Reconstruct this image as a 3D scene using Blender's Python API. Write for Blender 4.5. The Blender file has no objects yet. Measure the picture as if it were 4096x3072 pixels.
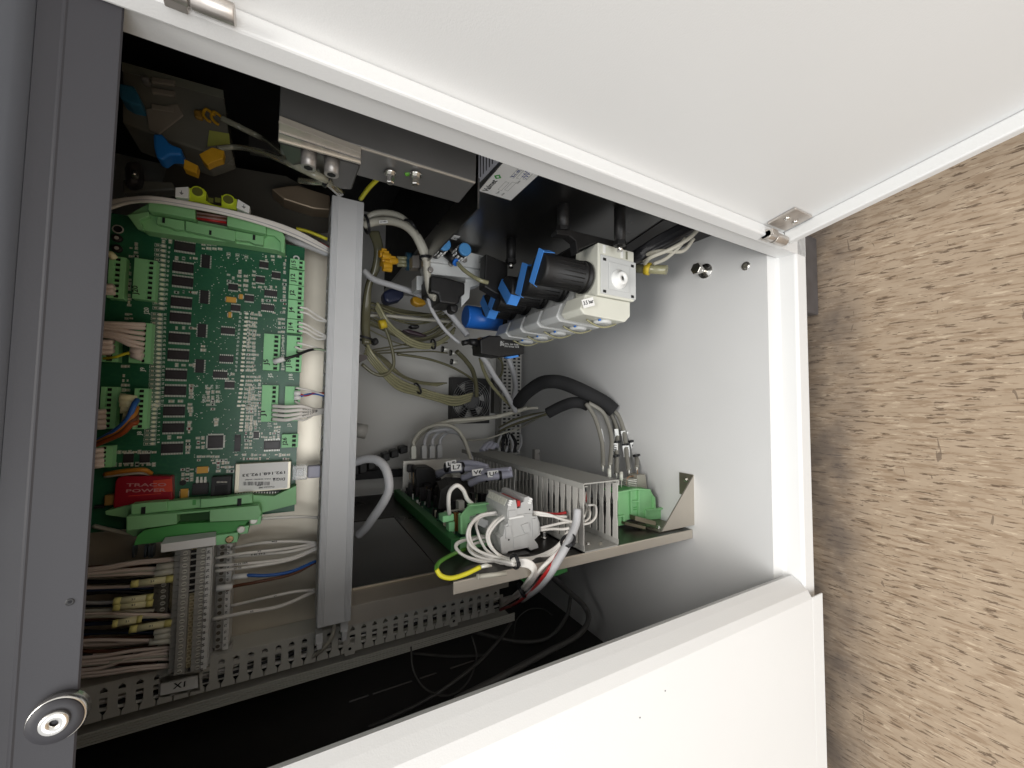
import bpy, math, random
import numpy as np
from mathutils import Vector, Matrix
SC = bpy.context.scene
COL = SC.collection
rnd = random.Random(7)
# ------------------------------------------------------------------ camera, world, lamps
_W = np.array([[0.012036, -0.484986, -0.874439], [-0.998612, 0.038638, -0.035174], [0.050845, 0.873668, -0.483857]])
_F = 1573.0
CAM = np.array([0.0, -0.235, 0.634])
cam = bpy.data.cameras.new('camera'); camo = bpy.data.objects.new('camera', cam); COL.objects.link(camo)
_W = np.linalg.svd(_W)[0] @ np.linalg.svd(_W)[2]
camo.matrix_world = Matrix([[_W[0][i], -_W[1][i], -_W[2][i], CAM[i]] for i in range(3)] + [[0, 0, 0, 1]])
cam.sensor_width = 36.0; cam.lens = _F / 4096 * 36.0; cam.clip_start = 0.01; cam.clip_end = 50
SC.camera = camo
world = bpy.data.worlds.new('World'); SC.world = world; world.use_nodes = True
world.node_tree.nodes['Background'].inputs[0].default_value = (0.97, 0.98, 1.0, 1)
world.node_tree.nodes['Background'].inputs[1].default_value = 0.92
SC.view_settings.view_transform = 'Standard'; SC.view_settings.look = 'None'
SC.view_settings.exposure = 0.08; SC.view_settings.gamma = 1.0
SC.cycles.use_denoising = True
SC.cycles.max_bounces = 6; SC.cycles.diffuse_bounces = 4; SC.cycles.glossy_bounces = 4; SC.cycles.transparent_max_bounces = 8; SC.cycles.transmission_bounces = 4
def area(name, loc, target, sx, sy, power, col):
    l = bpy.data.lights.new(name, 'AREA'); l.shape = 'RECTANGLE'; l.size = sx; l.size_y = sy; l.energy = power; l.color = col
    o = bpy.data.objects.new(name, l); COL.objects.link(o); o.location = loc
    o.rotation_euler = (Vector(target) - Vector(loc)).to_track_quat('-Z', 'Y').to_euler()
    return o
area('ceiling_lamp', (0.02, -0.85, 2.45), (0.0, 0.2, 0.1), 1.2, 0.8, 37, (1.0, 0.97, 0.92))
area('front_fill', (-0.75, -2.15, 0.72), (0.0, 0.2, 0.62), 2.0, 1.25, 29, (0.97, 0.99, 1.0))  # added fill light, set low to brighten the cabinet interior

# ------------------------------------------------------------------ photo rays -> points on real planes
s_ = 1396 / 2212
VW = {'a': (300, 0, 1200/2212), 'b': (300, 800, 1100/2212), 'c': (300, 1500, 1100/2212), 'd': (300, 2050, 1100/2212),
      'e': (1300, 700, 1400/2212), 'f': (1300, 1500, 1600/2212), 'g': (2700, 700, s_), 'h': (2500, 2025, s_), 'i': (0, 2025, s_),
      'j': (0, 0, s_), 'k': (1300, 2025, s_), 'l': (1300, 200, s_), 'm': (1500, 1700, 800/2212), 'n': (1650, 850, 900/2212),
      'o': (1400, 950, 800/2212), 'p': (1400, 1400, 800/2212), 'q': (2150, 1850, 800/2212), 'r': (2000, 1450, 700/2212), 'u': (0, 0, 4096/2212)}
def on(ax, v, x, y, c):
    o = VW[v]; d = _W.T @ np.array([(o[0] + x*o[2] - 2048)/_F, (o[1] + y*o[2] - 1536)/_F, 1.0])
    return CAM + d * (c - CAM[ax]) / d[ax]
def PX(v, x, y, c): return on(0, v, x, y, c)
YMAP = [1.0, 0.0]
def YM(c): return YMAP[0]*c + YMAP[1]
def PY(v, x, y, c): return on(1, v, x, y, YM(c))
def PZ(v, x, y, c): return on(2, v, x, y, c)
A3 = lambda *a: np.array(a, float)

# ------------------------------------------------------------------ materials
MATS = {}
def mat(name, col, rough=0.5, metal=0.0, var=0.06, scale=40.0, bump=0.0, bscale=300.0, coat=0.0, alpha=1.0, trans=0.0, emit=0.0, ior=1.45, spec=0.5, stretch=None):
    if name in MATS: return MATS[name]
    m = bpy.data.materials.new(name); m.use_nodes = True; nt = m.node_tree; b = nt.nodes['Principled BSDF']
    b.inputs['Roughness'].default_value = rough; b.inputs['Metallic'].default_value = metal
    b.inputs['Coat Weight'].default_value = coat; b.inputs['IOR'].default_value = ior
    b.inputs['Alpha'].default_value = alpha; b.inputs['Transmission Weight'].default_value = trans
    b.inputs['Specular IOR Level'].default_value = spec
    if emit: b.inputs['Emission Color'].default_value = (*col, 1); b.inputs['Emission Strength'].default_value = emit
    tc = nt.nodes.new('ShaderNodeTexCoord'); mp = nt.nodes.new('ShaderNodeMapping')
    nt.links.new(tc.outputs['Object'], mp.inputs['Vector'])
    if stretch: mp.inputs['Scale'].default_value = stretch
    n = nt.nodes.new('ShaderNodeTexNoise'); n.inputs['Scale'].default_value = scale; n.inputs['Detail'].default_value = 4
    nt.links.new(mp.outputs[0], n.inputs['Vector'])
    mx = nt.nodes.new('ShaderNodeMix'); mx.data_type = 'RGBA'
    lo = [max(0, c*(1-var*1.6)) for c in col]; hi = [min(1, c*(1+var)) for c in col]
    mx.inputs[6].default_value = (*lo, 1); mx.inputs[7].default_value = (*hi, 1)
    nt.links.new(n.outputs['Fac'], mx.inputs[0]); nt.links.new(mx.outputs[2], b.inputs['Base Color'])
    r = nt.nodes.new('ShaderNodeMapRange'); r.inputs[3].default_value = max(0.02, rough*0.85); r.inputs[4].default_value = min(1, rough*1.2)
    nt.links.new(n.outputs['Fac'], r.inputs[0]); nt.links.new(r.outputs[0], b.inputs['Roughness'])
    if bump:
        n2 = nt.nodes.new('ShaderNodeTexNoise'); n2.inputs['Scale'].default_value = bscale; n2.inputs['Detail'].default_value = 3
        nt.links.new(mp.outputs[0], n2.inputs['Vector'])
        bp = nt.nodes.new('ShaderNodeBump'); bp.inputs['Strength'].default_value = bump; bp.inputs['Distance'].default_value = 0.001
        nt.links.new(n2.outputs['Fac'], bp.inputs['Height']); nt.links.new(bp.outputs[0], b.inputs['Normal'])
    MATS[name] = m; return m
WHITE = mat('white_powder_coat', (0.70, 0.70, 0.69), 0.38, var=0.02, scale=6, bump=0.08, bscale=900)
INNER = mat('pale_grey_paint', (0.64, 0.64, 0.635), 0.42, var=0.03, scale=9, bump=0.1, bscale=700)
BACKP = mat('shaded_back_paint', (0.54, 0.53, 0.50), 0.5, var=0.05, scale=7, bump=0.1, bscale=700)  # white paint, greyed in the colour for the low light at the back
DKRAIL = mat('dark_grey_satin', (0.024, 0.023, 0.027), 0.5, var=0.06, scale=14, bump=0.04, bscale=1200)
STEEL = mat('dark_brushed_steel', (0.27, 0.265, 0.26), 0.28, 1.0, var=0.03, scale=6)
STEEL2 = mat('grey_steel', (0.34, 0.32, 0.30), 0.36, 0.55, var=0.12, scale=20, bump=0.05, bscale=200)
BRIGHT = mat('bright_zinc', (0.72, 0.70, 0.66), 0.22, 1.0, var=0.12, scale=80)
ALU = mat('edge_aluminium', (0.56, 0.51, 0.44), 0.38, 0.5, var=0.12, scale=25, stretch=(1, 1, 0.2))
GALV = mat('galvanised_sheet', (0.72, 0.66, 0.55), 0.40, 0.55, var=0.14, scale=14, bump=0.06, bscale=60)
BLACKP = mat('black_plate', (0.028, 0.026, 0.025), 0.32, var=0.2, scale=30, bump=0.05, bscale=500)
BLACK = mat('black_plastic', (0.011, 0.0105, 0.0105), 0.45, var=0.2, scale=60, bump=0.2, bscale=1500)
DEEP = mat('very_dark', (0.006, 0.006, 0.007), 0.6)
DUCT = mat('grey_duct_plastic', (0.60, 0.605, 0.61), 0.5, var=0.04, scale=30, bump=0.05, bscale=1500)
DUCT2 = mat('warm_grey_duct', (0.55, 0.54, 0.49), 0.5, var=0.05, scale=30, bump=0.05, bscale=1500)
GREENP = mat('green_carrier_plastic', (0.26, 0.56, 0.26), 0.45, var=0.08, scale=40, bump=0.05, bscale=900)
GREEND = mat('green_carrier_slab', (0.08, 0.36, 0.09), 0.45, var=0.1, scale=40)
GREENC = mat('green_connector', (0.30, 0.68, 0.33), 0.42, var=0.06, scale=90)
TGREY = mat('terminal_grey', (0.44, 0.43, 0.40), 0.5, var=0.06, scale=90)
TGREY2 = mat('terminal_light_grey', (0.50, 0.50, 0.49), 0.5, var=0.06, scale=90)
LABEL = mat('white_label', (0.82, 0.82, 0.80), 0.45, var=0.03, scale=60)
CREAM = mat('cream_plastic', (0.66, 0.66, 0.58), 0.42, var=0.04, scale=40)
VALVEG = mat('pale_grey_plastic', (0.56, 0.57, 0.56), 0.4, var=0.04, scale=40)
INK = mat('black_ink', (0.015, 0.015, 0.018), 0.6)
BLUEINK = mat('blue_ink', (0.03, 0.05, 0.22), 0.6)
WIREW = mat('white_wire', (0.82, 0.79, 0.74), 0.42, var=0.05, scale=60)
WIREP = mat('beige_pink_wire', (0.74, 0.63, 0.57), 0.45, var=0.06, scale=60)
WIREG = mat('grey_cable', (0.46, 0.46, 0.47), 0.42, var=0.05, scale=60)
WIREC = mat('cream_cable', (0.47, 0.45, 0.38), 0.42, var=0.06, scale=60)
WIREV = mat('violet_grey_cable', (0.42, 0.42, 0.50), 0.42, var=0.05, scale=60)
WIRER = mat('red_wire', (0.42, 0.02, 0.02), 0.4)
WIREB = mat('blue_wire', (0.03, 0.13, 0.45), 0.4)
WIREBR = mat('brown_wire', (0.13, 0.05, 0.025), 0.42)
WIREK = mat('black_wire', (0.015, 0.015, 0.017), 0.38)
WIREO = mat('orange_wire', (0.55, 0.22, 0.03), 0.4)
WIREY = mat('yellow_sleeve', (0.68, 0.62, 0.03), 0.4, var=0.05)
SLEEVE = mat('pale_yellow_sleeve', (0.84, 0.80, 0.50), 0.45, var=0.12, scale=120)
WIREGR = mat('green_wire', (0.10, 0.30, 0.03), 0.4)
BLUE = mat('blue_tape', (0.07, 0.29, 0.80), 0.5, var=0.05, bump=0.1, bscale=900)
BLUEP = mat('blue_plastic', (0.02, 0.16, 0.62), 0.35)
BLUES = mat('sky_blue_plastic', (0.07, 0.26, 0.55), 0.4)
ORANGE = mat('orange_clip', (0.62, 0.33, 0.02), 0.42, var=0.12, scale=120)
TANT = mat('tantalum_orange', (0.70, 0.38, 0.06), 0.4, var=0.06)
RED = mat('red_plastic', (0.45, 0.02, 0.02), 0.4)
MAROON = mat('maroon_case', (0.32, 0.010, 0.025), 0.3, var=0.08)
REDPATCH = mat('orange_red_print', (0.62, 0.06, 0.03), 0.4)
PINKINK = mat('pink_print', (0.55, 0.25, 0.25), 0.5)
YELLOWINK = mat('yellow_print', (0.75, 0.6, 0.2), 0.5)
CHIP = mat('chip_black', (0.022, 0.019, 0.02), 0.42, var=0.15, scale=200)
PIN = mat('tinned_pin', (0.78, 0.77, 0.70), 0.35, 0.25, var=0.1, scale=200)
SILK = mat('silkscreen', (0.80, 0.83, 0.76), 0.6)
PASSIVE = mat('beige_component', (0.62, 0.55, 0.42), 0.45, var=0.2, scale=300)
LED = mat('led_lens', (0.86, 0.82, 0.64), 0.3)
BRASS = mat('brass', (0.70, 0.48, 0.26), 0.25, 1.0)
YG = mat('yellow_green_plastic', (0.55, 0.66, 0.03), 0.42, var=0.06)
FOAM = mat('black_foam', (0.018, 0.018, 0.019), 0.85, var=0.25, scale=120, bump=0.5, bscale=500)
TUBE = mat('translucent_olive_tube', (0.42, 0.40, 0.24), 0.22, var=0.1, scale=60, trans=0.35, coat=0.3)
TUBED = mat('dark_olive_tube', (0.18, 0.17, 0.10), 0.25, var=0.1, scale=60, trans=0.2, coat=0.3)
CLEAR = mat('clear_plastic', (0.78, 0.79, 0.80), 0.15, var=0.02, trans=0.7, alpha=0.75)
LOGOG = mat('logo_green', (0.05, 0.34, 0.06), 0.5)
# circuit board: traces as a fine maze in a slightly lighter green
def pcb_material():
    m = bpy.data.materials.new('green_solder_mask'); m.use_nodes = True; nt = m.node_tree; b = nt.nodes['Principled BSDF']
    tc = nt.nodes.new('ShaderNodeTexCoord')
    vo = nt.nodes.new('ShaderNodeTexVoronoi'); vo.feature = 'DISTANCE_TO_EDGE'; vo.distance = 'EUCLIDEAN' if hasattr(vo, 'distance') else vo.distance
    vo.inputs['Scale'].default_value = 230
    mp = nt.nodes.new('ShaderNodeMapping'); mp.inputs['Scale'].default_value = (1.0, 1.0, 0.4)
    nt.links.new(tc.outputs['Object'], mp.inputs['Vector']); nt.links.new(mp.outputs[0], vo.inputs['Vector'])
    cr = nt.nodes.new('ShaderNodeValToRGB'); cr.color_ramp.elements[0].position = 0.0; cr.color_ramp.elements[0].color = (0.022, 0.125, 0.055, 1)
    cr.color_ramp.elements[1].position = 0.10; cr.color_ramp.elements[1].color = (0.014, 0.105, 0.052, 1)
    nt.links.new(vo.outputs['Distance'], cr.inputs[0])
    n = nt.nodes.new('ShaderNodeTexNoise'); n.inputs['Scale'].default_value = 16
    nt.links.new(tc.outputs['Object'], n.inputs['Vector'])
    mx = nt.nodes.new('ShaderNodeMix'); mx.data_type = 'RGBA'; mx.inputs[7].default_value = (0.03, 0.15, 0.075, 1)
    r = nt.nodes.new('ShaderNodeMapRange'); r.inputs[1].default_value = 0.45; r.inputs[2].default_value = 0.65; r.inputs[4].default_value = 0.6
    nt.links.new(n.outputs['Fac'], r.inputs[0]); nt.links.new(r.outputs[0], mx.inputs[0]); nt.links.new(cr.outputs[0], mx.inputs[6])
    nt.links.new(mx.outputs[2], b.inputs['Base Color']); b.inputs['Roughness'].default_value = 0.33
    return m
PCB = pcb_material()
def floor_material():
    m = bpy.data.materials.new('marbled_linoleum'); m.use_nodes = True; nt = m.node_tree; b = nt.nodes['Principled BSDF']
    tc = nt.nodes.new('ShaderNodeNewGeometry')
    def noise(sc, stretch, det=6, rough=0.6, off=(0, 0, 0), dist=0.0, rot=0.0):
        mp = nt.nodes.new('ShaderNodeMapping'); mp.inputs['Scale'].default_value = stretch; mp.inputs['Location'].default_value = off
        mp.inputs['Rotation'].default_value = (0, 0, rot)
        n = nt.nodes.new('ShaderNodeTexNoise'); n.inputs['Scale'].default_value = sc; n.inputs['Detail'].default_value = det
        n.inputs['Roughness'].default_value = rough; n.inputs['Distortion'].default_value = dist
        nt.links.new(tc.outputs['Position'], mp.inputs['Vector']); nt.links.new(mp.outputs[0], n.inputs['Vector']); return n.outputs['Fac']
    def ramp(f, a, bb):
        r = nt.nodes.new('ShaderNodeMapRange'); r.inputs[1].default_value = a; r.inputs[2].default_value = bb
        nt.links.new(f, r.inputs[0]); return r.outputs[0]
    def mix(fac, A, B, k=1.0):
        x = nt.nodes.new('ShaderNodeMix'); x.data_type = 'RGBA'
        if k != 1.0:
            q = nt.nodes.new('ShaderNodeMath'); q.operation = 'MULTIPLY'; q.inputs[1].default_value = k; nt.links.new(fac, q.inputs[0]); fac = q.outputs[0]
        nt.links.new(fac, x.inputs[0])
        if isinstance(A, tuple): x.inputs[6].default_value = (*A, 1)
        else: nt.links.new(A, x.inputs[6])
        x.inputs[7].default_value = (*B, 1); return x.outputs[2]
    c = mix(ramp(noise(30, (2.5, 1, 1), rot=0.1), 0.3, 0.7), (0.33, 0.25, 0.172), (0.40, 0.31, 0.22))
    c = mix(ramp(noise(90, (3.0, 0.42, 1), 4, 0.6, dist=0.1), 0.50, 0.58), c, (0.23, 0.155, 0.095), 0.6)
    c = mix(ramp(noise(95, (3.0, 0.42, 1), 5, 0.7, (3.1, 5, 0), 0.2, -0.05), 0.58, 0.62), c, (0.60, 0.49, 0.36), 0.5)
    c = mix(ramp(noise(95, (3.0, 0.45, 1), 4, 0.65, (9.1, 2, 0), 0.2, 0.05), 0.575, 0.61), c, (0.10, 0.065, 0.04), 0.85)
    c = mix(ramp(noise(40, (0.8, 3.4, 1), 3, 0.5, (1, 12, 0), 0.8), 0.70, 0.72), c, (0.12, 0.085, 0.06), 0.7)
    # worn dirt and painted shadow in one dark band along the plinth
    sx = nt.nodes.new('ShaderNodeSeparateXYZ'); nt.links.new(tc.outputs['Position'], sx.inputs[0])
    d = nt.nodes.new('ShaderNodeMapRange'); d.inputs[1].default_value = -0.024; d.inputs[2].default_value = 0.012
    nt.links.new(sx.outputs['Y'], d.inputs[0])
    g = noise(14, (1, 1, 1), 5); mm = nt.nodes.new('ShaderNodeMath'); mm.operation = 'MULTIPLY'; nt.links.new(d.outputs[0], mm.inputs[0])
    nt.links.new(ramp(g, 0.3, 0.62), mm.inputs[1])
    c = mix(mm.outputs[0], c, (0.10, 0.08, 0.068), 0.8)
    nt.links.new(c, b.inputs['Base Color']); b.inputs['Roughness'].default_value = 0.92
    bp = nt.nodes.new('ShaderNodeBump'); bp.inputs['Strength'].default_value = 0.12; bp.inputs['Distance'].default_value = 0.001
    nt.links.new(noise(300, (1, 1, 1)), bp.inputs['Height']); nt.links.new(bp.outputs[0], b.inputs['Normal'])
    return m
LINO = floor_material()

# ------------------------------------------------------------------ mesh builder
def nrm(v): return v / (np.linalg.norm(v) + 1e-12)
def frame_of(d):
    d = nrm(d); a = A3(0, 0, 1) if abs(d[2]) < 0.9 else A3(1, 0, 0)
    u = nrm(np.cross(d, a)); return u, np.cross(d, u)
class MB:
    def __init__(s): s.v = []; s.f = []; s.m = []; s.sm = []
    def add(s, vs, fs, mi=0, smooth=False):
        b = len(s.v); s.v.extend([tuple(float(c) for c in p) for p in vs])
        for f in fs: s.f.append([b+i for i in f]); s.m.append(mi); s.sm.append(smooth)
        return s
    def box(s, x0, y0, z0, x1, y1, z1, mi=0):
        x0, x1 = min(x0, x1), max(x0, x1); y0, y1 = min(y0, y1), max(y0, y1); z0, z1 = min(z0, z1), max(z0, z1)
        return s.add([(x0, y0, z0), (x1, y0, z0), (x1, y1, z0), (x0, y1, z0), (x0, y0, z1), (x1, y0, z1), (x1, y1, z1), (x0, y1, z1)],
                     [(0, 3, 2, 1), (4, 5, 6, 7), (0, 1, 5, 4), (1, 2, 6, 5), (2, 3, 7, 6), (3, 0, 4, 7)], mi)
    def obox(s, o, ex, ey, ez, mi=0):          # corner + three edge vectors
        o, ex, ey, ez = map(np.array, (o, ex, ey, ez))
        P = [o, o+ex, o+ex+ey, o+ey, o+ez, o+ex+ez, o+ex+ey+ez, o+ey+ez]
        return s.add(P, [(0, 3, 2, 1), (4, 5, 6, 7), (0, 1, 5, 4), (1, 2, 6, 5), (2, 3, 7, 6), (3, 0, 4, 7)], mi)
    def prism(s, pts, ext, mi=0, smooth=False):
        n = len(pts); pts = [np.array(p, float) for p in pts]; ext = np.array(ext, float)
        N = sum((np.cross(pts[i]-pts[0], pts[(i+1) % n]-pts[0]) for i in range(n)), np.zeros(3))
        if np.dot(N, ext) > 0: pts = pts[::-1]
        vs = pts + [p+ext for p in pts]
        s.add(vs, [list(range(n)), list(range(2*n-1, n-1, -1))], mi)
        b = len(s.v) - 2*n
        for i in range(n):
            j = (i+1) % n; s.f.append([b+i, b+n+i, b+n+j, b+j]); s.m.append(mi); s.sm.append(smooth)
        return s
    def lathe(s, p, ax, prof, n=20, mi=0, smooth=True, caps=True):   # prof: (distance along axis, radius)
        p = np.array(p, float); d = nrm(np.array(ax, float)); u, w = frame_of(d); k = len(prof); vs = []
        for t, r in prof:
            for i in range(n):
                a = 2*math.pi*i/n; vs.append(p + d*t + (u*math.cos(a) + w*math.sin(a))*r)
        fs = [(j*n+i, j*n+(i+1) % n, (j+1)*n+(i+1) % n, (j+1)*n+i) for j in range(k-1) for i in range(n)]
        s.add(vs, fs, mi, smooth)
        if caps:
            b = len(s.v) - len(vs)
            s.f.append([b+i for i in range(n-1, -1, -1)]); s.m.append(mi); s.sm.append(False)
            s.f.append([b+(k-1)*n+i for i in range(n)]); s.m.append(mi); s.sm.append(False)
        return s
    def cyl(s, p0, p1, r0, r1=None, n=16, mi=0):
        p0, p1 = np.array(p0, float), np.array(p1, float); L = np.linalg.norm(p1-p0)
        return s.lathe(p0, p1-p0, [(0, r0), (L, r0 if r1 is None else r1)], n, mi)
    def tube(s, pts, r, n=8, mi=0, closed=False):
        P = [np.array(p, float) for p in pts]; k = len(P); vs = []; u = None
        for i in range(k):
            d = nrm((P[(i+1) % k] if closed or i < k-1 else P[i]) - (P[i-1] if closed or i > 0 else P[i]))
            if u is None: u, _ = frame_of(d)
            u = nrm(u - d*np.dot(u, d)); w = np.cross(d, u); rr = r[i] if hasattr(r, '__len__') else r
            for j in range(n):
                a = 2*math.pi*j/n; vs.append(P[i] + (u*math.cos(a) + w*math.sin(a))*rr)
        rng = range(k if closed else k-1)
        s.add(vs, [(i*n+j, i*n+(j+1) % n, ((i+1) % k)*n+(j+1) % n, ((i+1) % k)*n+j) for i in rng for j in range(n)], mi, True)
        if not closed:
            b = len(s.v) - len(vs)
            s.f.append([b+j for j in range(n-1, -1, -1)]); s.m.append(mi); s.sm.append(False)
            s.f.append([b+(k-1)*n+j for j in range(n)]); s.m.append(mi); s.sm.append(False)
        return s
    def px(s, v, x0, y0, x1, y1, Yf, Yb, mi=0):     # box whose front face covers a rectangle seen at depth Yf
        xm, ym = (x0+x1)/2, (y0+y1)/2
        za, zb = PY(v, x0, ym, Yf)[2], PY(v, x1, ym, Yf)[2]; xa, xb = PY(v, xm, y0, Yf)[0], PY(v, xm, y1, Yf)[0]
        return s.box(xa, YM(Yf), za, xb, YM(Yb), zb, mi)
    def poly(s, v, pts, Yf, depth, mi=0):
        return s.prism([PY(v, x, y, Yf) for x, y in pts], (0, depth, 0), mi)
    def mesh(s, name, mats, off=(0, 0, 0)):
        me = bpy.data.meshes.new(name); o = np.array(off)
        me.from_pydata([tuple(np.array(p)-o) for p in s.v], [], s.f)
        for m in (mats if isinstance(mats, (list, tuple)) else [mats]): me.materials.append(m)
        me.polygons.foreach_set('material_index', s.m); me.polygons.foreach_set('use_smooth', s.sm); me.update(); return me
def spline(pts, per=7):
    P = [np.array(p, float) for p in pts]
    if len(P) < 3: return P
    P = [2*P[0]-P[1]] + P + [2*P[-1]-P[-2]]; out = []
    for i in range(1, len(P)-2):
        a, b, c, d = P[i-1:i+3]
        for k in range(per):
            t = k/per; out.append(0.5*((2*b) + (c-a)*t + (2*a-5*b+4*c-d)*t*t + (-a+3*b-3*c+d)*t**3))
    out.append(P[-2]); return out
def tag(o, label, cat, group=None, kind=None):
    if label: o['label'] = label
    if cat: o['category'] = cat
    if group: o['group'] = group
    if kind: o['kind'] = kind
    return o
def thing(name, label, cat, loc=(0, 0, 0), group=None):
    o = bpy.data.objects.new(name, None); COL.objects.link(o); o.location = [float(c) for c in loc]; o.empty_display_size = 0.02
    return tag(o, label, cat, group)
def part(name, mb, mats, parent, bev=0, label=None, kind=None):
    off = np.zeros(3)
    V = np.array(mb.v); c = (V.min(0)+V.max(0))/2
    o = bpy.data.objects.new(name, mb.mesh(name, mats, c)); COL.objects.link(o)
    o.parent = parent; base = wloc(parent); o.location = [float(q) for q in (c-base)]
    o['_w'] = [float(q) for q in c]
    if bev: bevel(o, bev)
    if label: o['label'] = label
    if kind: o['kind'] = kind
    return o
def wloc(o):
    if o is None: return np.zeros(3)
    w = np.array(o.location)
    while o.parent is not None: o = o.parent; w = w + np.array(o.location)
    return w
def place(name, me, pos, parent, label=None):                 # shared mesh piece
    o = bpy.data.objects.new(name, me); COL.objects.link(o); o.parent = parent
    o.location = [float(q) for q in (np.array(pos) - wloc(parent))]
    if label: o['label'] = label
    return o
def single(name, mb, mats, label, cat, group=None, bev=0, kind=None):
    o = part(name, mb, mats, None, bev); return tag(o, label, cat, group, kind)
def bevel(o, w, seg=2):
    m = o.modifiers.new('bevel', 'BEVEL'); m.width = w; m.segments = seg; m.limit_method = 'ANGLE'; m.angle_limit = 0.6
    return o
TXT = {}
def text(s, p0, p1, n, size, m, parent, fit=True, name='lettering'):   # baseline from p0 to p1, facing n
    p0, p1 = np.array(p0, float), np.array(p1, float); x = nrm(p1-p0); n = np.array(n, float); n = nrm(n - x*np.dot(n, x)); y = np.cross(n, x)
    c = bpy.data.curves.new(name, 'FONT'); c.body = s; c.size = size; c.offset = size*0.022; c.resolution_u = 2; c.materials.append(m)
    key = (s, round(size, 5), m.name)
    if key not in TXT:
        t = bpy.data.objects.new('t', c); me = bpy.data.meshes.new_from_object(t); bpy.data.objects.remove(t)
        me.materials.clear(); me.materials.append(m); TXT[key] = (me, max((q.co.x for q in me.vertices), default=1)-min((q.co.x for q in me.vertices), default=0))
    me, w = TXT[key]; bpy.data.curves.remove(c)
    o = bpy.data.objects.new(name, me); COL.objects.link(o)
    sx = np.linalg.norm(p1-p0)/w if (fit and w > 0) else 1.0
    R = Matrix([[x[i]*sx, y[i], n[i], p0[i] + n[i]*0.0002] for i in range(3)] + [[0, 0, 0, 1]])
    o.parent = parent; M = R.copy(); b = wloc(parent)
    for i in range(3): M[i][3] -= b[i]
    o.matrix_local = M
    return o
def tpx(s, v, a, b, Y, h, m, parent, n=(0, -1, 0)):   # text between two seen points on plane Y; h = letter height in view px
    p0, p1 = PY(v, a[0], a[1], Y), PY(v, b[0], b[1], Y)
    k = np.linalg.norm(p1-p0)/max(1e-6, math.hypot(b[0]-a[0], b[1]-a[1]))
    return text(s, p0, p1, n, h*k*1.35, m, parent)
def cable(name, v, pts, r, m, label, cat='cable', group=None, n=8, per=7):
    # pts: (x, y, Y) seen positions with their depth, or ready 3-D arrays
    P = [np.array(p) if v is None else PY(v, p[0], p[1], p[2]) for p in pts]
    mb = MB(); mb.tube(spline(P, per), r, n)
    return single(name, mb, m, label, cat, group)

ORD = ['topmost', 'second from the top', 'third from the top', 'fourth from the top', 'fifth from the top', 'sixth from the top', 'seventh from the top', 'eighth from the top', 'ninth from the top', 'tenth from the top', 'eleventh from the top', 'twelfth from the top', 'thirteenth from the top', 'fourteenth from the top', 'fifteenth from the top', 'sixteenth from the top']
def nth(k, n, label):
    return (('bottom one' if k == n-1 and n > 1 else ORD[k] if k < 16 else 'one low down') + ': ' + label)
# ================================================================== SETTING AND CABINET
mb = MB(); mb.box(-3, -3, -0.05, 3, 2.5, 0.0)
single('room_floor', mb, LINO, 'tan marbled linoleum floor with brown flecks', None, kind='structure')
cab = thing('cabinet', 'open white metal control cabinet standing on the linoleum floor', 'cabinet', (0, 0.3, 0.1))
mb = MB(); mb.box(-0.62, 0.023, 0.138, 0.24, 0.64, 0.144); part('floor_panel', mb, INNER, cab)
mb = MB(); mb.prism([(-0.62, y, z) for y, z in ((0.023, 0.144), (0.020, 0.1305), (0.017, 0.128), (0.002, 0.1255), (0.0, 0.123), (0.0, 0.104), (0.004, 0.100), (0.04, 0.100), (0.04, 0.137), (0.0235, 0.137))], (0.86, 0, 0))
part('front_sill', mb, WHITE, cab, 0.0008)
mb = MB(); mb.box(-0.62, 0.04, 0.098, 0.24, 0.66, 0.137); part('base_frame', mb, DKRAIL, cab)
sl = (PY('p', 510, 1580, 0.62), PY('p', 85, 1615, 0.62)); xs_ = -0.1925
mb = MB(); mb.box(-0.62, 0.622, 0.144, xs_-0.0012, 0.645, 1.15); mb.box(xs_+0.0012, 0.622, 0.144, 0.41, 0.645, 1.15)
mb.box(xs_-0.0012, 0.622, 0.144, xs_+0.0012, 0.645, sl[0][2]); mb.box(xs_-0.0012, 0.622, 0.56, xs_+0.0012, 0.645, 1.15); part('back_panel', mb, BACKP, cab)
mb = MB(); mb.box(0.234, 0.02, 0.144, 0.24, 0.632, 0.474); part('side_panel', mb, STEEL, cab, label='dark polished steel side panel')
mb = MB(); mb.prism([PX('l', x, y, 0.2325) for x, y in ((974, 600), (1152, 652), (1130, 680), (972, 850))], (0.0012, 0, 0)); part('printed_plate', mb, mat('engraved_grey', (0.34, 0.35, 0.39), 0.4), cab)
mb = MB()
for k in range(7): a = PX('l', 985+k*19, 640+k*5, 0.2322); b = PX('l', 985+k*19, 640+k*5+max(12, 165-k*26), 0.2322); mb.tube([a, b], 0.0005, 4)
part('printed_line', mb, BLACK, cab)
mb = MB(); mb.box(0.40, 0.02, 0.474, 0.41, 0.632, 1.15); mb.box(0.2405, 0.02, 0.468, 0.40, 0.632, 0.474); part('side_panel', mb, DEEP, cab, label='black upper side panel')
mb = MB(); mb.box(0.18, 0.0, 0.104, 0.41, 0.019, 1.15); part('door_post', mb, WHITE, cab)
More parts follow.
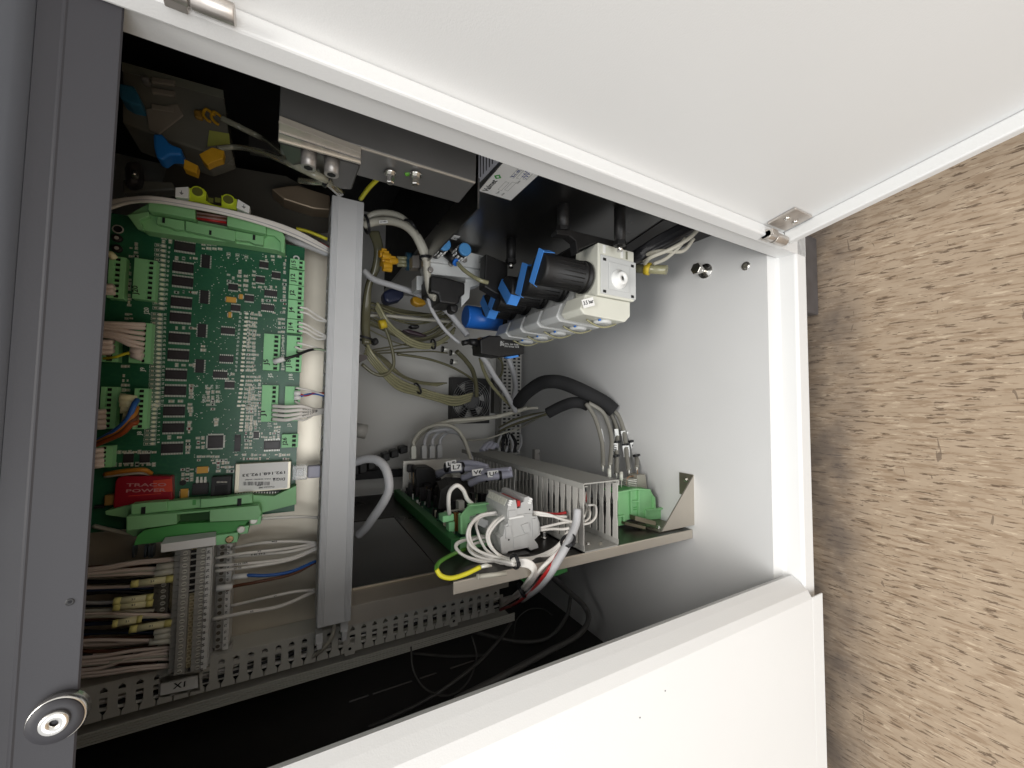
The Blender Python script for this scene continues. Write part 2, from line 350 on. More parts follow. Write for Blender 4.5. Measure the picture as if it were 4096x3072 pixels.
# left side wall split by a seam that lets the room light in
ls = []
XL = -0.415
zs = [0.10]; 
seam = [PX('k', x, y, XL) for x, y in ((945, 975), (795, 1028), (705, 1055), (600, 1092), (550, 1106), (302, 1190), (277, 1197), (152, 1240))]
ys = float(np.mean([p[1] for p in seam])); 
segs = [(seam[i][2], seam[i+1][2]) for i in range(0, 8, 2)]
mb = MB(); w = 0.0016
mb.box(XL-0.004, 0.0, 0.1, XL, ys-w, 1.15); mb.box(XL-0.004, ys+w, 0.1, XL, 0.632, 1.15)
cur = 0.1
for a, b in segs:
    a, b = min(a, b), max(a, b)
    mb.box(XL-0.004, ys-w, cur, XL, ys+w, a); cur = b
mb.box(XL-0.004, ys-w, cur, XL, ys+w, 1.15)
part('side_panel', mb, BLACKP, cab, label='left side panel coloured black for the unlit bay, with a light seam')  # black colour stands in for the darkness of the unlit left bay
mb = MB(); mb.box(-0.62, 0.0, 1.13, 0.41, 0.64, 1.15); part('top_panel', mb, DKRAIL, cab)
# upper cross rail: stepped dark front
z0 = 0.7077; z1 = PY('u', 122, 300, 0)[2]; z2 = PY('u', 48, 300, -0.004)[2]
mb = MB(); mb.prism([(-0.62, y, z) for y, z in ((0.0006, z0), (0.0, z0+0.0006), (0.0, z1-0.0006), (-0.0003, z1), (-0.0003, z1+0.0005), (-0.0001, z1+0.0012), (-0.0012, z2), (0.05, z2), (0.05, z0+0.06), (0.004, z0+0.012))], (0.80, 0, 0))
part('top_rail', mb, DKRAIL, cab)
GLOW = mat('blue_grey_paint', (0.10, 0.105, 0.12), 0.45, var=0.05, scale=10)
mb = MB(); mb.prism([(-0.62, y, z) for y, z in ((-0.0013, z2+0.0003), (-0.005, z2+0.004), (-0.008, z2+0.012), (-0.008, z2+0.4), (0.04, z2+0.4), (0.04, z2+0.0003))], (0.80, 0, 0), 0, True)
part('upper_front', mb, GLOW, cab)
FOOT = mat('worn_black_rubber', (0.085, 0.078, 0.078), 0.35, var=0.3, scale=50)
mb = MB(); q0 = PY('g', 812, 410, 0.03); q1 = PY('g', 905, 885, 0.03)
mb.box(q1[0], 0.03, 0.004, q0[0]+0.01, 0.10, 0.099); part('foot', mb, FOOT, cab, 0.002)
mb = MB(); mb.box(-0.60, 0.05, 0.0, -0.50, 0.12, 0.099); part('foot', mb, FOOT, cab, 0.002)
# round bumper with a screw on the rail
kc = PY('u', 120, 1557, -0.0045)
mb = MB()
mb.lathe(kc+A3(0, 0.0045, 0), (0, -1, 0), [(0, 0.0090), (0.0030, 0.0090), (0.0042, 0.0088), (0.0046, 0.0083)], 40, 0)
mb.lathe(kc+A3(0, -0.0001, 0), (0, -1, 0), [(0, 0.0084), (0.0006, 0.0082), (0.0003, 0.0045)], 40, 1)
mb.lathe(kc+A3(0, -0.0005, 0), (0, -1, 0), [(0, 0.0045), (0.0013, 0.0045), (0.0018, 0.0040), (0.0018, 0.0017), (0.0006, 0.0012)], 28, 2, caps=False)
mb.lathe(kc+A3(0, 0.0005, 0), (0, -1, 0), [(0, 0.0017), (0.0008, 0.0016)], 12, 3)
b = part('round_bumper', mb, [BRIGHT, DKRAIL, BRIGHT, DEEP], cab)
mb = MB(); c = PY('i', 443, 607, 0); mb.lathe(c+A3(0, 0.001, 0), (0, -1, 0), [(0, 0.0016), (0.0013, 0.0014), (0.0010, 0.0007)], 14); part('screw', mb, BLACK, cab)
# bolts on the cabinet floor
def bolt(name, p, ax, r, h, label, group=None, washer=True, parent=None, m=None):
    p = np.array(p, float); ax = nrm(np.array(ax, float)); mb = MB()
    if washer: mb.lathe(p, ax, [(0, r*1.55), (h*0.18, r*1.55)], 24)
    mb.lathe(p+ax*h*0.18, ax, [(0, r), (h*0.74, r), (h*0.82, r*0.86)], 6, smooth=False)
    if parent is not None: return part(name, mb, m or BRIGHT, parent)
    return single(name, mb, m or BRIGHT, label, 'bolt', group)
p = PZ('g', 195, 610, 0.144)
mb = MB(); mb.lathe(p, (0, 0, 1), [(0, 0.0100), (0.002, 0.0100), (0.0021, 0.0062), (0.0035, 0.0062)], 26); mb.cyl(p, p+A3(0, 0, 0.016), 0.004)
mb.lathe(p+A3(0, 0, 0.016), (0, 0, 1), [(0, 0.0078), (0.0055, 0.0078), (0.0062, 0.0068)], 6, smooth=False)
single('hex_bolt', mb, BRIGHT, 'tall zinc hex bolt on a washer, beside the dark side panel', 'bolt')
p = PZ('g', 448, 577, 0.144)
mb = MB(); mb.lathe(p, (0, 0, 1), [(0, 0.0056), (0.0008, 0.0054), (0.0016, 0.0036), (0.0012, 0.0018)], 20)
single('flat_rivet', mb, BRIGHT, 'small flat screw head near the front sill of the floor panel', 'screw')
p = PZ('u', 1683, 1045, 0.128)

# ------------------------------------------------------------------ right door, open about a hundred degrees
dd = ray_dir = -nrm(A3(-0.179, 0.984, 0)); nn = nrm(A3(-dd[1], dd[0], 0))
if nn[0] > 0: nn = -nn                                    # towards the opening
H0 = PY('u', 1683, 540, 0.0); H0[2] = 0.162
def sub_empty(name, parent, loc, label=None):
    o = bpy.data.objects.new(name, None); COL.objects.link(o); o.empty_display_size = 0.02; o.parent = parent
    o.location = [float(q) for q in (np.array(loc) - wloc(parent))]
    if label: o['label'] = label
    return o
door = sub_empty('door', cab, (H0[0], H0[1], 0.15), 'door swung wide open on its hinges')
def dpt(t, n, z): return A3(H0[0], H0[1], 0) + dd*t + nn*n + A3(0, 0, z)
zb = H0[2]; zt = 1.3; Ld = 0.62; rw = 0.012; rh = 0.013
mb = MB(); mb.obox(dpt(0, -rh-0.003, zb), dd*Ld, nn*0.003, A3(0, 0, zt-zb)); part('inner_panel', mb, WHITE, door)
def rim(a, b, c, d): 
    mb = MB(); mb.obox(dpt(a, -rh, b), dd*c, nn*rh, A3(0, 0, d)); return part('rim', mb, WHITE, door, 0.0015)
rim(0, zb, rw, zt-zb); rim(rw+0.0002, zb, Ld-2*rw, 0.010); rim(Ld-rw, zb, rw, zt-zb)
# hinge on the door near its lower corner, and one high up
def hinge(zc, label, s=1.0, o=0.0):
    mb = MB(); mb.obox(dpt(0.016+o, -rh+0.0005, zc-0.014*s), dd*0.024*s, nn*0.0025, A3(0, 0, 0.030*s))
    mb.cyl(dpt(0.012+o, -0.0005, zc-0.015*s), dpt(0.012+o, -0.0005, zc+0.004*s), 0.0052*s, n=18); mb.cyl(dpt(0.012+o, -0.0005, zc+0.005*s), dpt(0.012+o, -0.0005, zc+0.016*s), 0.0048*s, n=18)
    mb.obox(dpt(0.006+o, -0.004, zc+0.006*s), dd*0.012*s, nn*0.007, A3(0, 0, 0.010*s))
    for k in (-0.006, 0.008): mb.lathe(dpt(0.030+o, -rh+0.003, zc+k*s), nn, [(0, 0.0032), (0.0012, 0.0030), (0.002, 0.0018)], 12, 1)
    part('hinge', mb, [HINGE, BRIGHT], door, 0.0005, label)
HINGE = mat('worn_nickel', (0.55, 0.51, 0.47), 0.34, 0.75, var=0.25, scale=120)
hinge(0.193, 'hinge at the lower corner of the open door', 1.1)
hc = PY('u', 455, 12, -0.02)
hinge(float(hc[2])+0.004, 'hinge at the upper end of the open door', 0.85, 0.006)

# ------------------------------------------------------------------ left door, closed
ld = sub_empty('door', cab, (-0.4, -0.005, 0.11), 'door left closed over one side of the opening')
zb2 = 0.1275; Ap = PZ('u', 1711, 1242, zb2); Bp = PZ('u', 1752, 1284, zb2)
prof = [(Ap[0]-0.004, 0.020), (Ap[0], Ap[1]), (Ap[0]*0.72+Bp[0]*0.28-0.0002, Ap[1]*0.72+Bp[1]*0.28-0.0010), (Ap[0]*0.25+Bp[0]*0.75-0.0003, Ap[1]*0.25+Bp[1]*0.75-0.0013), (Bp[0]-0.004, Bp[1]-0.0012), (-0.62, Bp[1]-0.0016), (-0.62, 0.0)]
mb = MB(); mb.prism([(x, y, zb2) for x, y in prof] , (0, 0, 1.1)); o = part('door_leaf', mb, WHITE, ld, 0.0)
mb = MB(); mb.box(-0.62, Bp[1]-0.0012, 0.1045, Bp[0]-0.003, Bp[1]+0.0004, 0.1272); part('door_skin', mb, WHITE, ld, 0.0006)
for x, y in ((255, 1170), (95, 1340)):
    c = PY('h', x, y, Bp[1]-0.0014); mb = MB(); mb.lathe(c, (0, -1, 0), [(0, 0.0006), (0.0002, 0.0004)], 8); part('dirt_speck', mb, DKRAIL, ld)
# ================================================================== MAIN ELECTRONICS PANEL (board, carriers, terminals, ducts)
YB = 0.333                                                # face of the circuit board
mp_ = thing('mounting_plate', 'bright galvanised mounting plate behind the large circuit board and the terminal strips', 'mounting plate', (0, 0.376, 0.57))
mb = MB(); mb.box(-0.325, 0.376, 0.572, 0.214, 0.378, 1.02); part('plate', mb, GALV, mp_)
mb = MB(); mb.box(-0.331, 0.381, 0.572, -0.325, 0.383, 1.02); part('folded_edge', mb, ALU, mp_)
# the board
brd = thing('circuit_board', 'large green circuit board crowded with chips and green connectors', 'circuit board', (0.03, YB, 0.6))
def R4(v, x0, y0, x1, y1, Y):
    xm, ym = (x0+x1)/2, (y0+y1)/2
    return sorted((PY(v, xm, y0, Y)[0], PY(v, xm, y1, Y)[0])), sorted((PY(v, x0, ym, Y)[2], PY(v, x1, ym, Y)[2]))
bx1 = PY('u', 650, 560, YB); bx0 = PY('u', 618, 1085, YB)
zr = float(PY('u', 652, 700, YB)[2]); 
mb = MB(); mb.box(bx0[0]-0.012, YB, zr, bx1[0]+0.016, YB+0.0018, 0.90); part('board', mb, PCB, brd)
# chips: one mesh per size, shared
def chip_mesh(w, l, h, np_, both=True, ends=False, dark=CHIP, lead=0.0020):     # w along X, l along Z; leads on the X sides
    mb = MB(); mb.box(-w/2, -h, -l/2, w/2, -0.0003, l/2, 0)
    mb.box(-w*0.33, -h-0.00015, -l*0.42, w*0.33, -h+0.0001, l*0.42, 2)
    for k in range(np_):
        z = (k+0.5)/np_*l - l/2; t = l/np_*0.30
        for s in (-1, 1):
            a, b = s*w/2, s*(w/2+lead); mb.box(min(a, b), -0.0008, z-t, max(a, b), -0.0001, z+t, 1)
            if ends:
                mb.box(z-t if abs(z) < w/2 else z-t, -0.0008, min(s*l/2, s*(l/2+lead)), z+t, -0.0001, max(s*l/2, s*(l/2+lead)), 1)
    return mb.mesh('chip', [dark, PIN, CHIPTOP])
CHIPTOP = mat('chip_top', (0.034, 0.028, 0.030), 0.36, var=0.25, scale=260)
def put_chips(lst, name='chip', lead=0.0021, ends=False, h=0.0022, dark=CHIP):
    (v, a, b, c, d, n) = lst[0][:6]; xr, z_ = R4(v, a, b, c, d, YB-h)
    me = chip_mesh(xr[1]-xr[0], z_[1]-z_[0], h, n, True, ends, dark, lead)
    for it in lst:
        v, a, b, c, d, n = it[:6]; p = PY(v, (a+c)/2, (b+d)/2, YB-h); place(name, me, (p[0], YB-0.00002, p[2]), brd)
big = [('b', 797, 340, 968, 410, 14)] + [('b', xc-88, yc-37, xc+88, yc+37, 14) for xc, yc in ((868, 542), (864, 655), (855, 822), (847, 945), (838, 1110), (830, 1246), (812, 1405), (806, 1533))] + \
      [('c', xc-88, yc-37, xc+88, yc+37, 14) for xc, yc in ((796, 290), (790, 425), (780, 590))]
put_chips(big)
so = [('b', 1018, 440, 1085, 545)] + [('b', xc-30, yc-55, xc+30, yc+55) for xc, yc in ((1040, 780), (1020, 1050), (1003, 1335))]
mbs = []
for v, a, b, c, d in so:                       # upright small chips: leads on the Z sides
    xr, z_ = R4(v, a, b, c, d, YB-0.0017); L = xr[1]-xr[0]; w = z_[1]-z_[0]
    if not mbs:
        m = MB(); m.box(-L/2, -0.0017, -w/2, L/2, -0.0003, w/2, 0)
        for k in range(8):
            t = (k+0.5)/8*L - L/2
            for s in (-1, 1): m.box(t-L/34, -0.0007, min(s*w/2, s*(w/2+0.0012)), t+L/34, -0.0001, max(s*w/2, s*(w/2+0.0012)), 1)
        mbs.append(m.mesh('chip', [CHIP, PIN]))
    place('chip', mbs[0], ((xr[0]+xr[1])/2, YB-0.00002, (z_[0]+z_[1])/2), brd)
put_chips([('b', xc-52, yc-24, xc+52, yc+24, 7) for xc, yc in ((1575, 750), (1550, 865), (1230, 1052), (1217, 1278), (1168, 1405))], lead=0.0016, h=0.0016)
put_chips([('b', xc-38, yc-24, xc+38, yc+24, 7) for xc, yc in ((1402, 790), (1490, 640), (1618, 605), (1292, 868), (1520, 520), (1243, 1487), (1272, 700))], lead=0.0015, h=0.0014)
put_chips([('c', 1520, 528, 1650, 600, 10)], h=0.002); put_chips([('c', 1068, 485, 1192, 588, 14)], ends=True, h=0.0016, lead=0.0016)
put_chips([('c', 1283, 482, 1332, 615, 1)], lead=0.0002, h=0.0018); put_chips([('c', 1435, 455, 1480, 510, 5)], lead=0.001, h=0.0015, ends=True)
put_chips([('c', 385, 635, 470, 705, 7), ('c', 520, 635, 600, 705, 7)], lead=0.0016, h=0.0018)
# the lamps (indicator rows) and their resistors
m = MB(); m.box(-0.00125, -0.0010, -0.0009, 0.00125, -0.0001, 0.0009, 0); m.box(-0.0011, -0.0011, -0.0018, 0.0011, -0.0001, -0.0009, 1); m.box(-0.0011, -0.0011, 0.0009, 0.0011, -0.0001, 0.0018, 1)
LEDM = m.mesh('indicator', [LED, PIN])
rows = [('b', 706, 370, 690, 872, 14), ('b', 678, 922, 655, 1655, 22), ('c', 636, 240, 618, 552, 10)]
PAS = MB(); SK = MB()
def sk_line(x0, z0, x1, z1, w=0.00024):
    if abs(x1-x0) > abs(z1-z0): SK.box(min(x0, x1), YB-0.00012, z0-w/2, max(x0, x1), YB+0.0001, z0+w/2)
    else: SK.box(x0-w/2, YB-0.00012, min(z0, z1), x0+w/2, YB+0.0001, max(z0, z1))
def sk_rect(x, z, w, l):
    sk_line(x-w/2, z-l/2, x+w/2, z-l/2); sk_line(x-w/2, z+l/2, x+w/2, z+l/2); sk_line(x-w/2, z-l/2, x-w/2, z+l/2); sk_line(x+w/2, z-l/2, x+w/2, z+l/2)
def passive(x, z, along='z', s=1.0, outline=True, mi=0):
    a, b = (0.0008*s, 0.0014*s) if along == 'z' else (0.0014*s, 0.0008*s)
    PAS.box(x-a, YB-0.0007, z-b, x+a, YB-0.0001, z+b, mi)
    if along == 'z':
        for q in (-1, 1): PAS.box(x-a*1.05, YB-0.0008, min(z+q*b, z+q*b*0.6), x+a*1.05, YB-0.0001, max(z+q*b, z+q*b*0.6), 1)
    else:
        for q in (-1, 1): PAS.box(min(x+q*a, x+q*a*0.6), YB-0.0008, z-b*1.05, max(x+q*a, x+q*a*0.6), YB-0.0001, z+b*1.05, 1)
    if outline: sk_rect(x, z, 2*a+0.0009, 2*b+0.0009)
for v, x0, y0, x1, y1, n in rows:
    for k in range(n):
        t = k/(n-1); p = PY(v, x0+(x1-x0)*t, y0+(y1-y0)*t, YB); place('indicator', LEDM, (p[0], YB-0.00002, p[2]-0.0008), brd)
        passive(p[0], p[2]+0.0042, 'z', 0.9, False); sk_rect(p[0], p[2]+0.0018, 0.0034, 0.0098)
        PAS.box(p[0]-0.0005, YB-0.0006, p[2]+0.0011, p[0]+0.0005, YB-0.0001, p[2]+0.002, 1)
for v, x0, y0, x1, y1, n in [('b', 1382, 915, 1345, 1370, 15), ('b', 1350, 1420, 1318, 1655, 8), ('c', 1352, 245, 1335, 445, 8)]:
    for k in range(n):
        t = k/(n-1); p = PY(v, x0+(x1-x0)*t, y0+(y1-y0)*t, YB); place('indicator', LEDM, (p[0], YB-0.00002, p[2]), brd)
        for j in range(1, 3 if k % 5 else 4): passive(p[0], p[2]-0.0042*j-0.001, 'z', 0.95)
# regions full of small parts, kept to their grids as on the board
def field(v, x0, y0, x1, y1, nx, ny, p=0.85, seed=1, s=1.0):
    r = random.Random(seed)
    for i in range(nx):
        for j in range(ny):
            if r.random() > p: continue
            q = PY(v, x0+(x1-x0)*(i+0.5)/nx + r.uniform(-3, 3), y0+(y1-y0)*(j+0.5)/ny + r.uniform(-2, 2), YB)
            passive(q[0], q[2], r.choice('zzx'), s*r.uniform(0.75, 1.15), r.random() < 0.75, 2 if r.random() < 0.08 else (3 if r.random() < 0.12 else 0))
field('b', 1460, 440, 1720, 500, 5, 2, 0.8, 2); field('b', 1655, 500, 1715, 920, 1, 13, 0.95, 3, 1.15)
field('b', 1220, 590, 1290, 690, 2, 4, 0.8, 4); field('b', 1300, 560, 1400, 740, 2, 5, 0.8, 5, 1.3); field('b', 1420, 560, 1460, 720, 1, 5, 0.9, 6)
field('b', 1470, 680, 1640, 720, 4, 1, 0.9, 7); field('b', 1480, 790, 1690, 830, 4, 1, 1, 8, 1.3); field('b', 1340, 890, 1690, 925, 6, 1, 0.8, 9)
field('b', 1630, 940, 1690, 1080, 2, 4, 0.9, 10); field('b', 1655, 1080, 1690, 1370, 1, 14, 1, 11, 0.8); field('b', 1000, 1160, 1060, 1225, 1, 2, 1, 12, 1.5)
field('b', 690, 290, 790, 350, 2, 2, 1, 13, 1.3); field('b', 1010, 340, 1190, 410, 4, 2, 0.9, 14, 1.2); field('b', 430, 340, 515, 470, 2, 4, 0.9, 15)
field('b', 420, 500, 455, 860, 1, 14, 0.9, 16); field('b', 400, 900, 470, 970, 2, 2, 1, 17); field('b', 375, 1320, 440, 1660, 2, 9, 0.7, 18)
for yy in (470, 742, 1030, 1328): field('b', 790, yy-12, 960, yy+12, 3, 1, 1, yy, 1.1); field('b', 940, yy-20, 990, yy+25, 1, 1, 1, yy+1, 1.4)
field('b', 905, 1480, 970, 1600, 1, 4, 1, 20, 1.3); field('c', 900, 70, 970, 190, 1, 5, 1, 21, 1.3); field('c', 895, 225, 960, 330, 1, 4, 1, 22, 1.3); field('c', 885, 365, 955, 470, 1, 4, 1, 23, 1.3); field('c', 870, 520, 945, 635, 1, 5, 1, 24, 1.3)
field('c', 735, 195, 890, 225, 2, 1, 1, 25, 1.3); field('c', 720, 490, 880, 515, 2, 1, 1, 26, 1.3)
field('c', 1285, 0, 1390, 440, 1, 1, 0, 27); field('c', 1370, 250, 1500, 440, 4, 7, 0.85, 28); field('c', 1390, 0, 1500, 240, 4, 8, 0.85, 29)
field('c', 1360, 455, 1430, 600, 2, 5, 0.9, 30); field('c', 1490, 455, 1650, 515, 5, 2, 0.9, 31); field('c', 1600, 380, 1655, 460, 2, 3, 0.9, 32)
field('c', 1280, 625, 1730, 690, 14, 2, 0.75, 33); field('c', 980, 640, 1270, 700, 8, 2, 0.6, 34); field('c', 1100, 690, 1280, 790, 5, 3, 0.6, 35, 1.3)
field('c', 300, 600, 660, 640, 9, 1, 0.9, 36, 1.2); field('c', 300, 700, 660, 740, 8, 1, 0.9, 37, 1.2); field('c', 850, 740, 960, 860, 3, 3, 0.8, 38, 1.2); field('c', 970, 490, 1050, 600, 2, 3, 0.8, 39)
field('b', 1050, 1500, 1170, 1640, 3, 4, 0.5, 40); field('c', 1050, 120, 1170, 290, 3, 5, 0.7, 41, 1.1); field('b', 1205, 1380, 1290, 1460, 2, 2, 0.8, 42); field('c', 1100, 345, 1170, 405, 1, 2, 1, 43, 1.6)
field('b', 1370, 960, 1462, 1380, 2, 14, 0.85, 44)
# scattered vias and test points
r = random.Random(5)
for k in range(520):
    v = r.choice('bbc'); x, y = r.uniform(960, 1640), (r.uniform(430, 1640) if v == 'b' else r.uniform(0, 680))
    p = PY(v, x, y, YB); q = r.uniform(0.00025, 0.00045); SK.box(p[0]-q, YB-0.00015, p[2]-q, p[0]+q, YB+0.0001, p[2]+q)
for v, x, y in (('b', 1235, 437), ('b', 1307, 445), ('b', 1378, 458)):
    p = PY(v, x, y, YB); sk_rect(p[0], p[2], 0.0042, 0.0034); passive(p[0], p[2], 'z', 0.9, False)
    PAS.box(p[0]-0.0052, YB-0.0004, p[2]-0.0007, p[0]-0.0036, YB-0.0001, p[2]+0.0007, 1)
part('small_components', PAS, [PASSIVE, PIN, mat('dark_diode', (0.16, 0.02, 0.02), 0.3), CHIP], brd, kind='stuff')
part('silkscreen_outline', SK, SILK, brd, kind='stuff')
# numbers beside the indicator row
def rot_text(s, v, x, y, h, m, Y=YB-0.0001, L=None, parent=None):  # reads upwards in the picture
    L = L or len(s)*h*0.62
    return tpx(s, v, (x, y+L/2), (x-0.02*L, y-L/2), Y, h, m, parent or brd)
n = 46
for v, x0, y0, x1, y1, k0, cnt in (('b', 768, 384, 738, 872, 46, 14), ('b', 735, 922, 712, 1655, 32, 22), ('c', 690, 240, 680, 552, 10, 10)):
    for k in range(cnt):
        t = k/(cnt-1)
        if (k0-k) > 0: rot_text(str(k0-k), v, x0+(x1-x0)*t, y0+(y1-y0)*t, 15, SILK)
for k in range(15): rot_text(str(80-k), 'b', 1340-37*k/14, 915+455*k/14, 15, SILK)
for s, v, x, y, h in (('J20', 'b', 593, 890, 30), ('J9', 'b', 560, 1360, 28), ('J5', 'b', 1585, 1408, 28), ('J18', 'b', 1750, 1420, 28), ('J8', 'c', 535, 465, 28), ('J1', 'c', 1575, 400, 24), ('J3', 'c', 1735, 400, 24),
                      ('SPLD1', 'c', 1050, 190, 20), ('SPLD5', 'c', 1160, 190, 20), ('TP5', 'c', 1070, 95, 18), ('TP6', 'c', 1112, 95, 18), ('TP7', 'c', 1155, 95, 18)):
    rot_text(s, v, x, y, h, SILK)
# green plug-in connectors: a slab with a row of square wire openings
def connector(v, x0, y0, x1, y1, n, sx0, sx1, name=None, h=0.0115, tx=None, th=26, body=GREENC, skip=0.0):
    Y = YB-h; mb = MB(); g = 0.0032
    (xa, xb), (za, zb_) = R4(v, x0, y0, x1, y1, Y)
    sa, sb = PY(v, sx0, (y0+y1)/2, Y)[2], PY(v, sx1, (y0+y1)/2, Y)[2]; sa, sb = min(sa, sb), max(sa, sb)
    mb.box(xa, Y+g, za, xb, YB-0.0001, zb_)
    mb.box(xa, Y, sb, xb, Y+g+0.0002, zb_); mb.box(xa, Y+0.0006, za, xb, Y+g+0.0002, sa)
    pit = (xb-xa)/n
    for k in range(n+1):
        c = xa + k*pit; w = pit*0.17
        mb.box(max(xa, c-w), Y+0.0004, sa, min(xb, c+w), Y+g+0.0002, sb)
    for k in range(n): mb.box(xa+k*pit+pit*0.22, Y+g-0.0003, sa+0.0003, xa+(k+1)*pit-pit*0.22, Y+g+0.0001, sb-0.0003, 1)
    for k in range(n): mb.box(xa+k*pit+pit*0.42, Y-0.00001, sb, xa+k*pit+pit*0.46, Y+0.0004, sb+(zb_-sb)*0.25, 1)
    o = part('connector', mb, [body, DEEP], brd, 0.00025)
    if name: 
        o['label'] = 'connector marked ' + name
        rot_text(name, v, tx, (y0+y1)/2 if n < 5 else y1-(y1-y0)*0.24, th, INK, Y-0.0003, L=len(name)*th*0.72, parent=o)
    return (xa, xb, sa, sb, Y)
CN = {}
CN['J20'] = connector('b', 468, 475, 648, 800, 8, 580, 622, 'J20', tx=505, th=34)
CN['LA'] = connector('b', 265, 452, 400, 792, 8, 308, 355)
CN['J9'] = connector('b', 440, 985, 612, 1312, 8, 535, 565)
CN['LB'] = connector('b', 205, 1130, 350, 1300, 5, 240, 300)
CN['J8'] = connector('c', 470, 108, 582, 435, 8, 500, 545)
CN['LC'] = connector('c', 200, 95, 330, 432, 8, 240, 285)
CN['LD'] = connector('c', 165, 572, 300, 745, 5, 200, 245)
CN['J15'] = connector('b', 1730, 478, 1848, 553, 2, 1803, 1832, 'J15', tx=1775, th=30)
CN['J12'] = connector('b', 1724, 565, 1845, 683, 3, 1798, 1828, 'J12', tx=1770, th=32)
CN['J2'] = connector('b', 1718, 688, 1842, 800, 3, 1793, 1824, 'J2', tx=1762, th=32)
CN['J4'] = connector('b', 1712, 806, 1838, 955, 4, 1788, 1820, 'J4', tx=1755, th=32)
CN['J14'] = connector('b', 1705, 960, 1832, 1070, 3, 1785, 1818, 'J14', tx=1750, th=32)
CN['J5'] = connector('b', 1515, 1078, 1648, 1370, 8, 1597, 1632, 'J5', tx=1555, th=34)
CN['J18'] = connector('b', 1700, 1092, 1825, 1382, 8, 1778, 1808, 'J18', tx=1735, th=32)
CN['J1'] = connector('c', 1500, 82, 1632, 375, 8, 1582, 1612, 'J1', tx=1530, th=32)
CN['J3'] = connector('c', 1686, 92, 1808, 370, 8, 1762, 1792)
CN['J26'] = connector('c', 1662, 477, 1795, 583, 3, 1745, 1778, 'J26', tx=1703, th=30)
for v, a, b, c, d in (('c', 975, 738, 1070, 790), ('c', 842, 918, 908, 1000), ('b', 1210, 780, 1296, 822), ('b', 1316, 757, 1350, 795), ('b', 1228, 900, 1258, 945)):
    mb = MB(); mb.px(v, a, b, c, d, YB-0.0028, YB-0.0001); (xa, xb), (za, zz) = R4(v, a, b, c, d, YB-0.0028)
    mb.box((xa*0.8+xb*0.2), YB-0.0018, za-0.0006, xa*0.2+xb*0.8, YB-0.0001, zz+0.0006, 1); mb.box(xa, YB-0.00285, zz-0.0009, xb, YB-0.0027, zz, 2)
    part('tantalum_capacitor', mb, [TANT, PIN, BRASS], brd, 0.0002)
mb = MB(); mb.px('c', 942, 872, 1070, 962, YB-0.0045, YB-0.0001)
for x in (983, 1015, 1047): mb.px('c', x-9, 820, x+9, 872, YB-0.0018, YB-0.0008, 1); mb.px('c', x-12, 845, x+12, 868, YB-0.0022, YB-0.0001, 1)
part('voltage_regulator', mb, [CHIP, PIN], brd, 0.0003)
mb = MB(); mb.px('c', 1095, 818, 1255, 968, YB-0.012, YB-0.0001); mb.px('c', 1125, 890, 1225, 960, YB-0.0125, YB-0.0119, 1)
for k in range(8): mb.px('c', 1140+k*11, 855, 1146+k*11, 868, YB-0.0125, YB-0.0118, 2)
part('network_jack', mb, [BLACK, DEEP, PIN], brd, 0.0004)
mb = MB(); p = PY('c', 870, 865, YB); mb.lathe((p[0], YB, p[2]), (0, -1, 0), [(0, 0.0032), (0.002, 0.0032)], 6, smooth=False); part('board_screw', mb, BLACK, brd)
mb = MB(); p = PY('c', 1700, 925, YB); mb.lathe((p[0], YB-0.0001, p[2]), (0, -1, 0), [(0, 0.0040), (0.0012, 0.0038), (0.0006, 0.0022)], 20, 0, caps=False); mb.lathe((p[0], YB-0.0001, p[2]), (0, -1, 0), [(0, 0.0022), (0.0004, 0.0021)], 16, 1); part('mounting_hole', mb, [PIN, DEEP], brd)
mb = MB(); p = PY('b', 1780, 470, YB); mb.lathe((p[0], YB-0.0001, p[2]), (0, -1, 0), [(0, 0.0038), (0.0006, 0.0036), (0.0003, 0.002)], 20, 0, caps=False); part('mounting_hole', mb, [LABEL], brd)
mb = MB(); p = PY('b', 345, 235, YB); mb.lathe((p[0], YB-0.0001, p[2]), (0, -1, 0), [(0, 0.0048), (0.0006, 0.0046), (0.0003, 0.0036)], 20, 0, caps=False); mb.lathe((p[0], YB-0.0001, p[2]), (0, -1, 0), [(0, 0.0036), (0.0003, 0.0035)], 16, 1); part('mounting_hole', mb, [TGREY, DEEP], brd)
for x, y in ((345, 313), (345, 395)):
    mb = MB(); p = PY('b', x, y, YB); mb.lathe((p[0], YB, p[2]), (0, -1, 0), [(0, 0.0042), (0.003, 0.0042), (0.0035, 0.003)], 18, 0); mb.lathe((p[0], YB-0.0034, p[2]), (0, -1, 0), [(0, 0.0019), (0.0005, 0.0018)], 12, 1); part('round_inductor', mb, [CHIP, TGREY], brd)
# plug module with white sticker
HM = 0.014
mod = sub_empty('network_module', brd, PY('c', 1500, 820, YB-HM), 'metal cased module with a white barcode sticker')
mb = MB(); mb.px('c', 1285, 705, 1735, 935, YB-HM, YB-0.003); part('module_case', mb, mat('module_case', (0.50, 0.46, 0.36), 0.35, 0.6), mod, 0.0006)
mb = MB(); mb.px('c', 1322, 708, 1712, 925, YB-HM-0.0004, YB-HM-0.0001); part('sticker', mb, LABEL, mod)
YS = YB-HM-0.0005
tpx('192.168.192.33', 'c', (1700, 772), (1357, 797), YS, 26, INK, mod)
tpx('DIGI', 'c', (1692, 826), (1618, 828), YS, 26, INK, mod)
tpx('Connect ME', 'c', (1605, 893), (1478, 900), YS, 15, INK, mod); tpx('4MB', 'c', (1500, 880), (1460, 882), YS, 13, INK, mod)
tpx('MAC 00409D 5098F', 'c', (1575, 830), (1368, 838), YS, 11, INK, mod)
mb = MB(); mb.poly('c', [(1612, 828), (1590, 829), (1600, 858)], YS, 0.0002)
x = 1352.0; rb = random.Random(3)
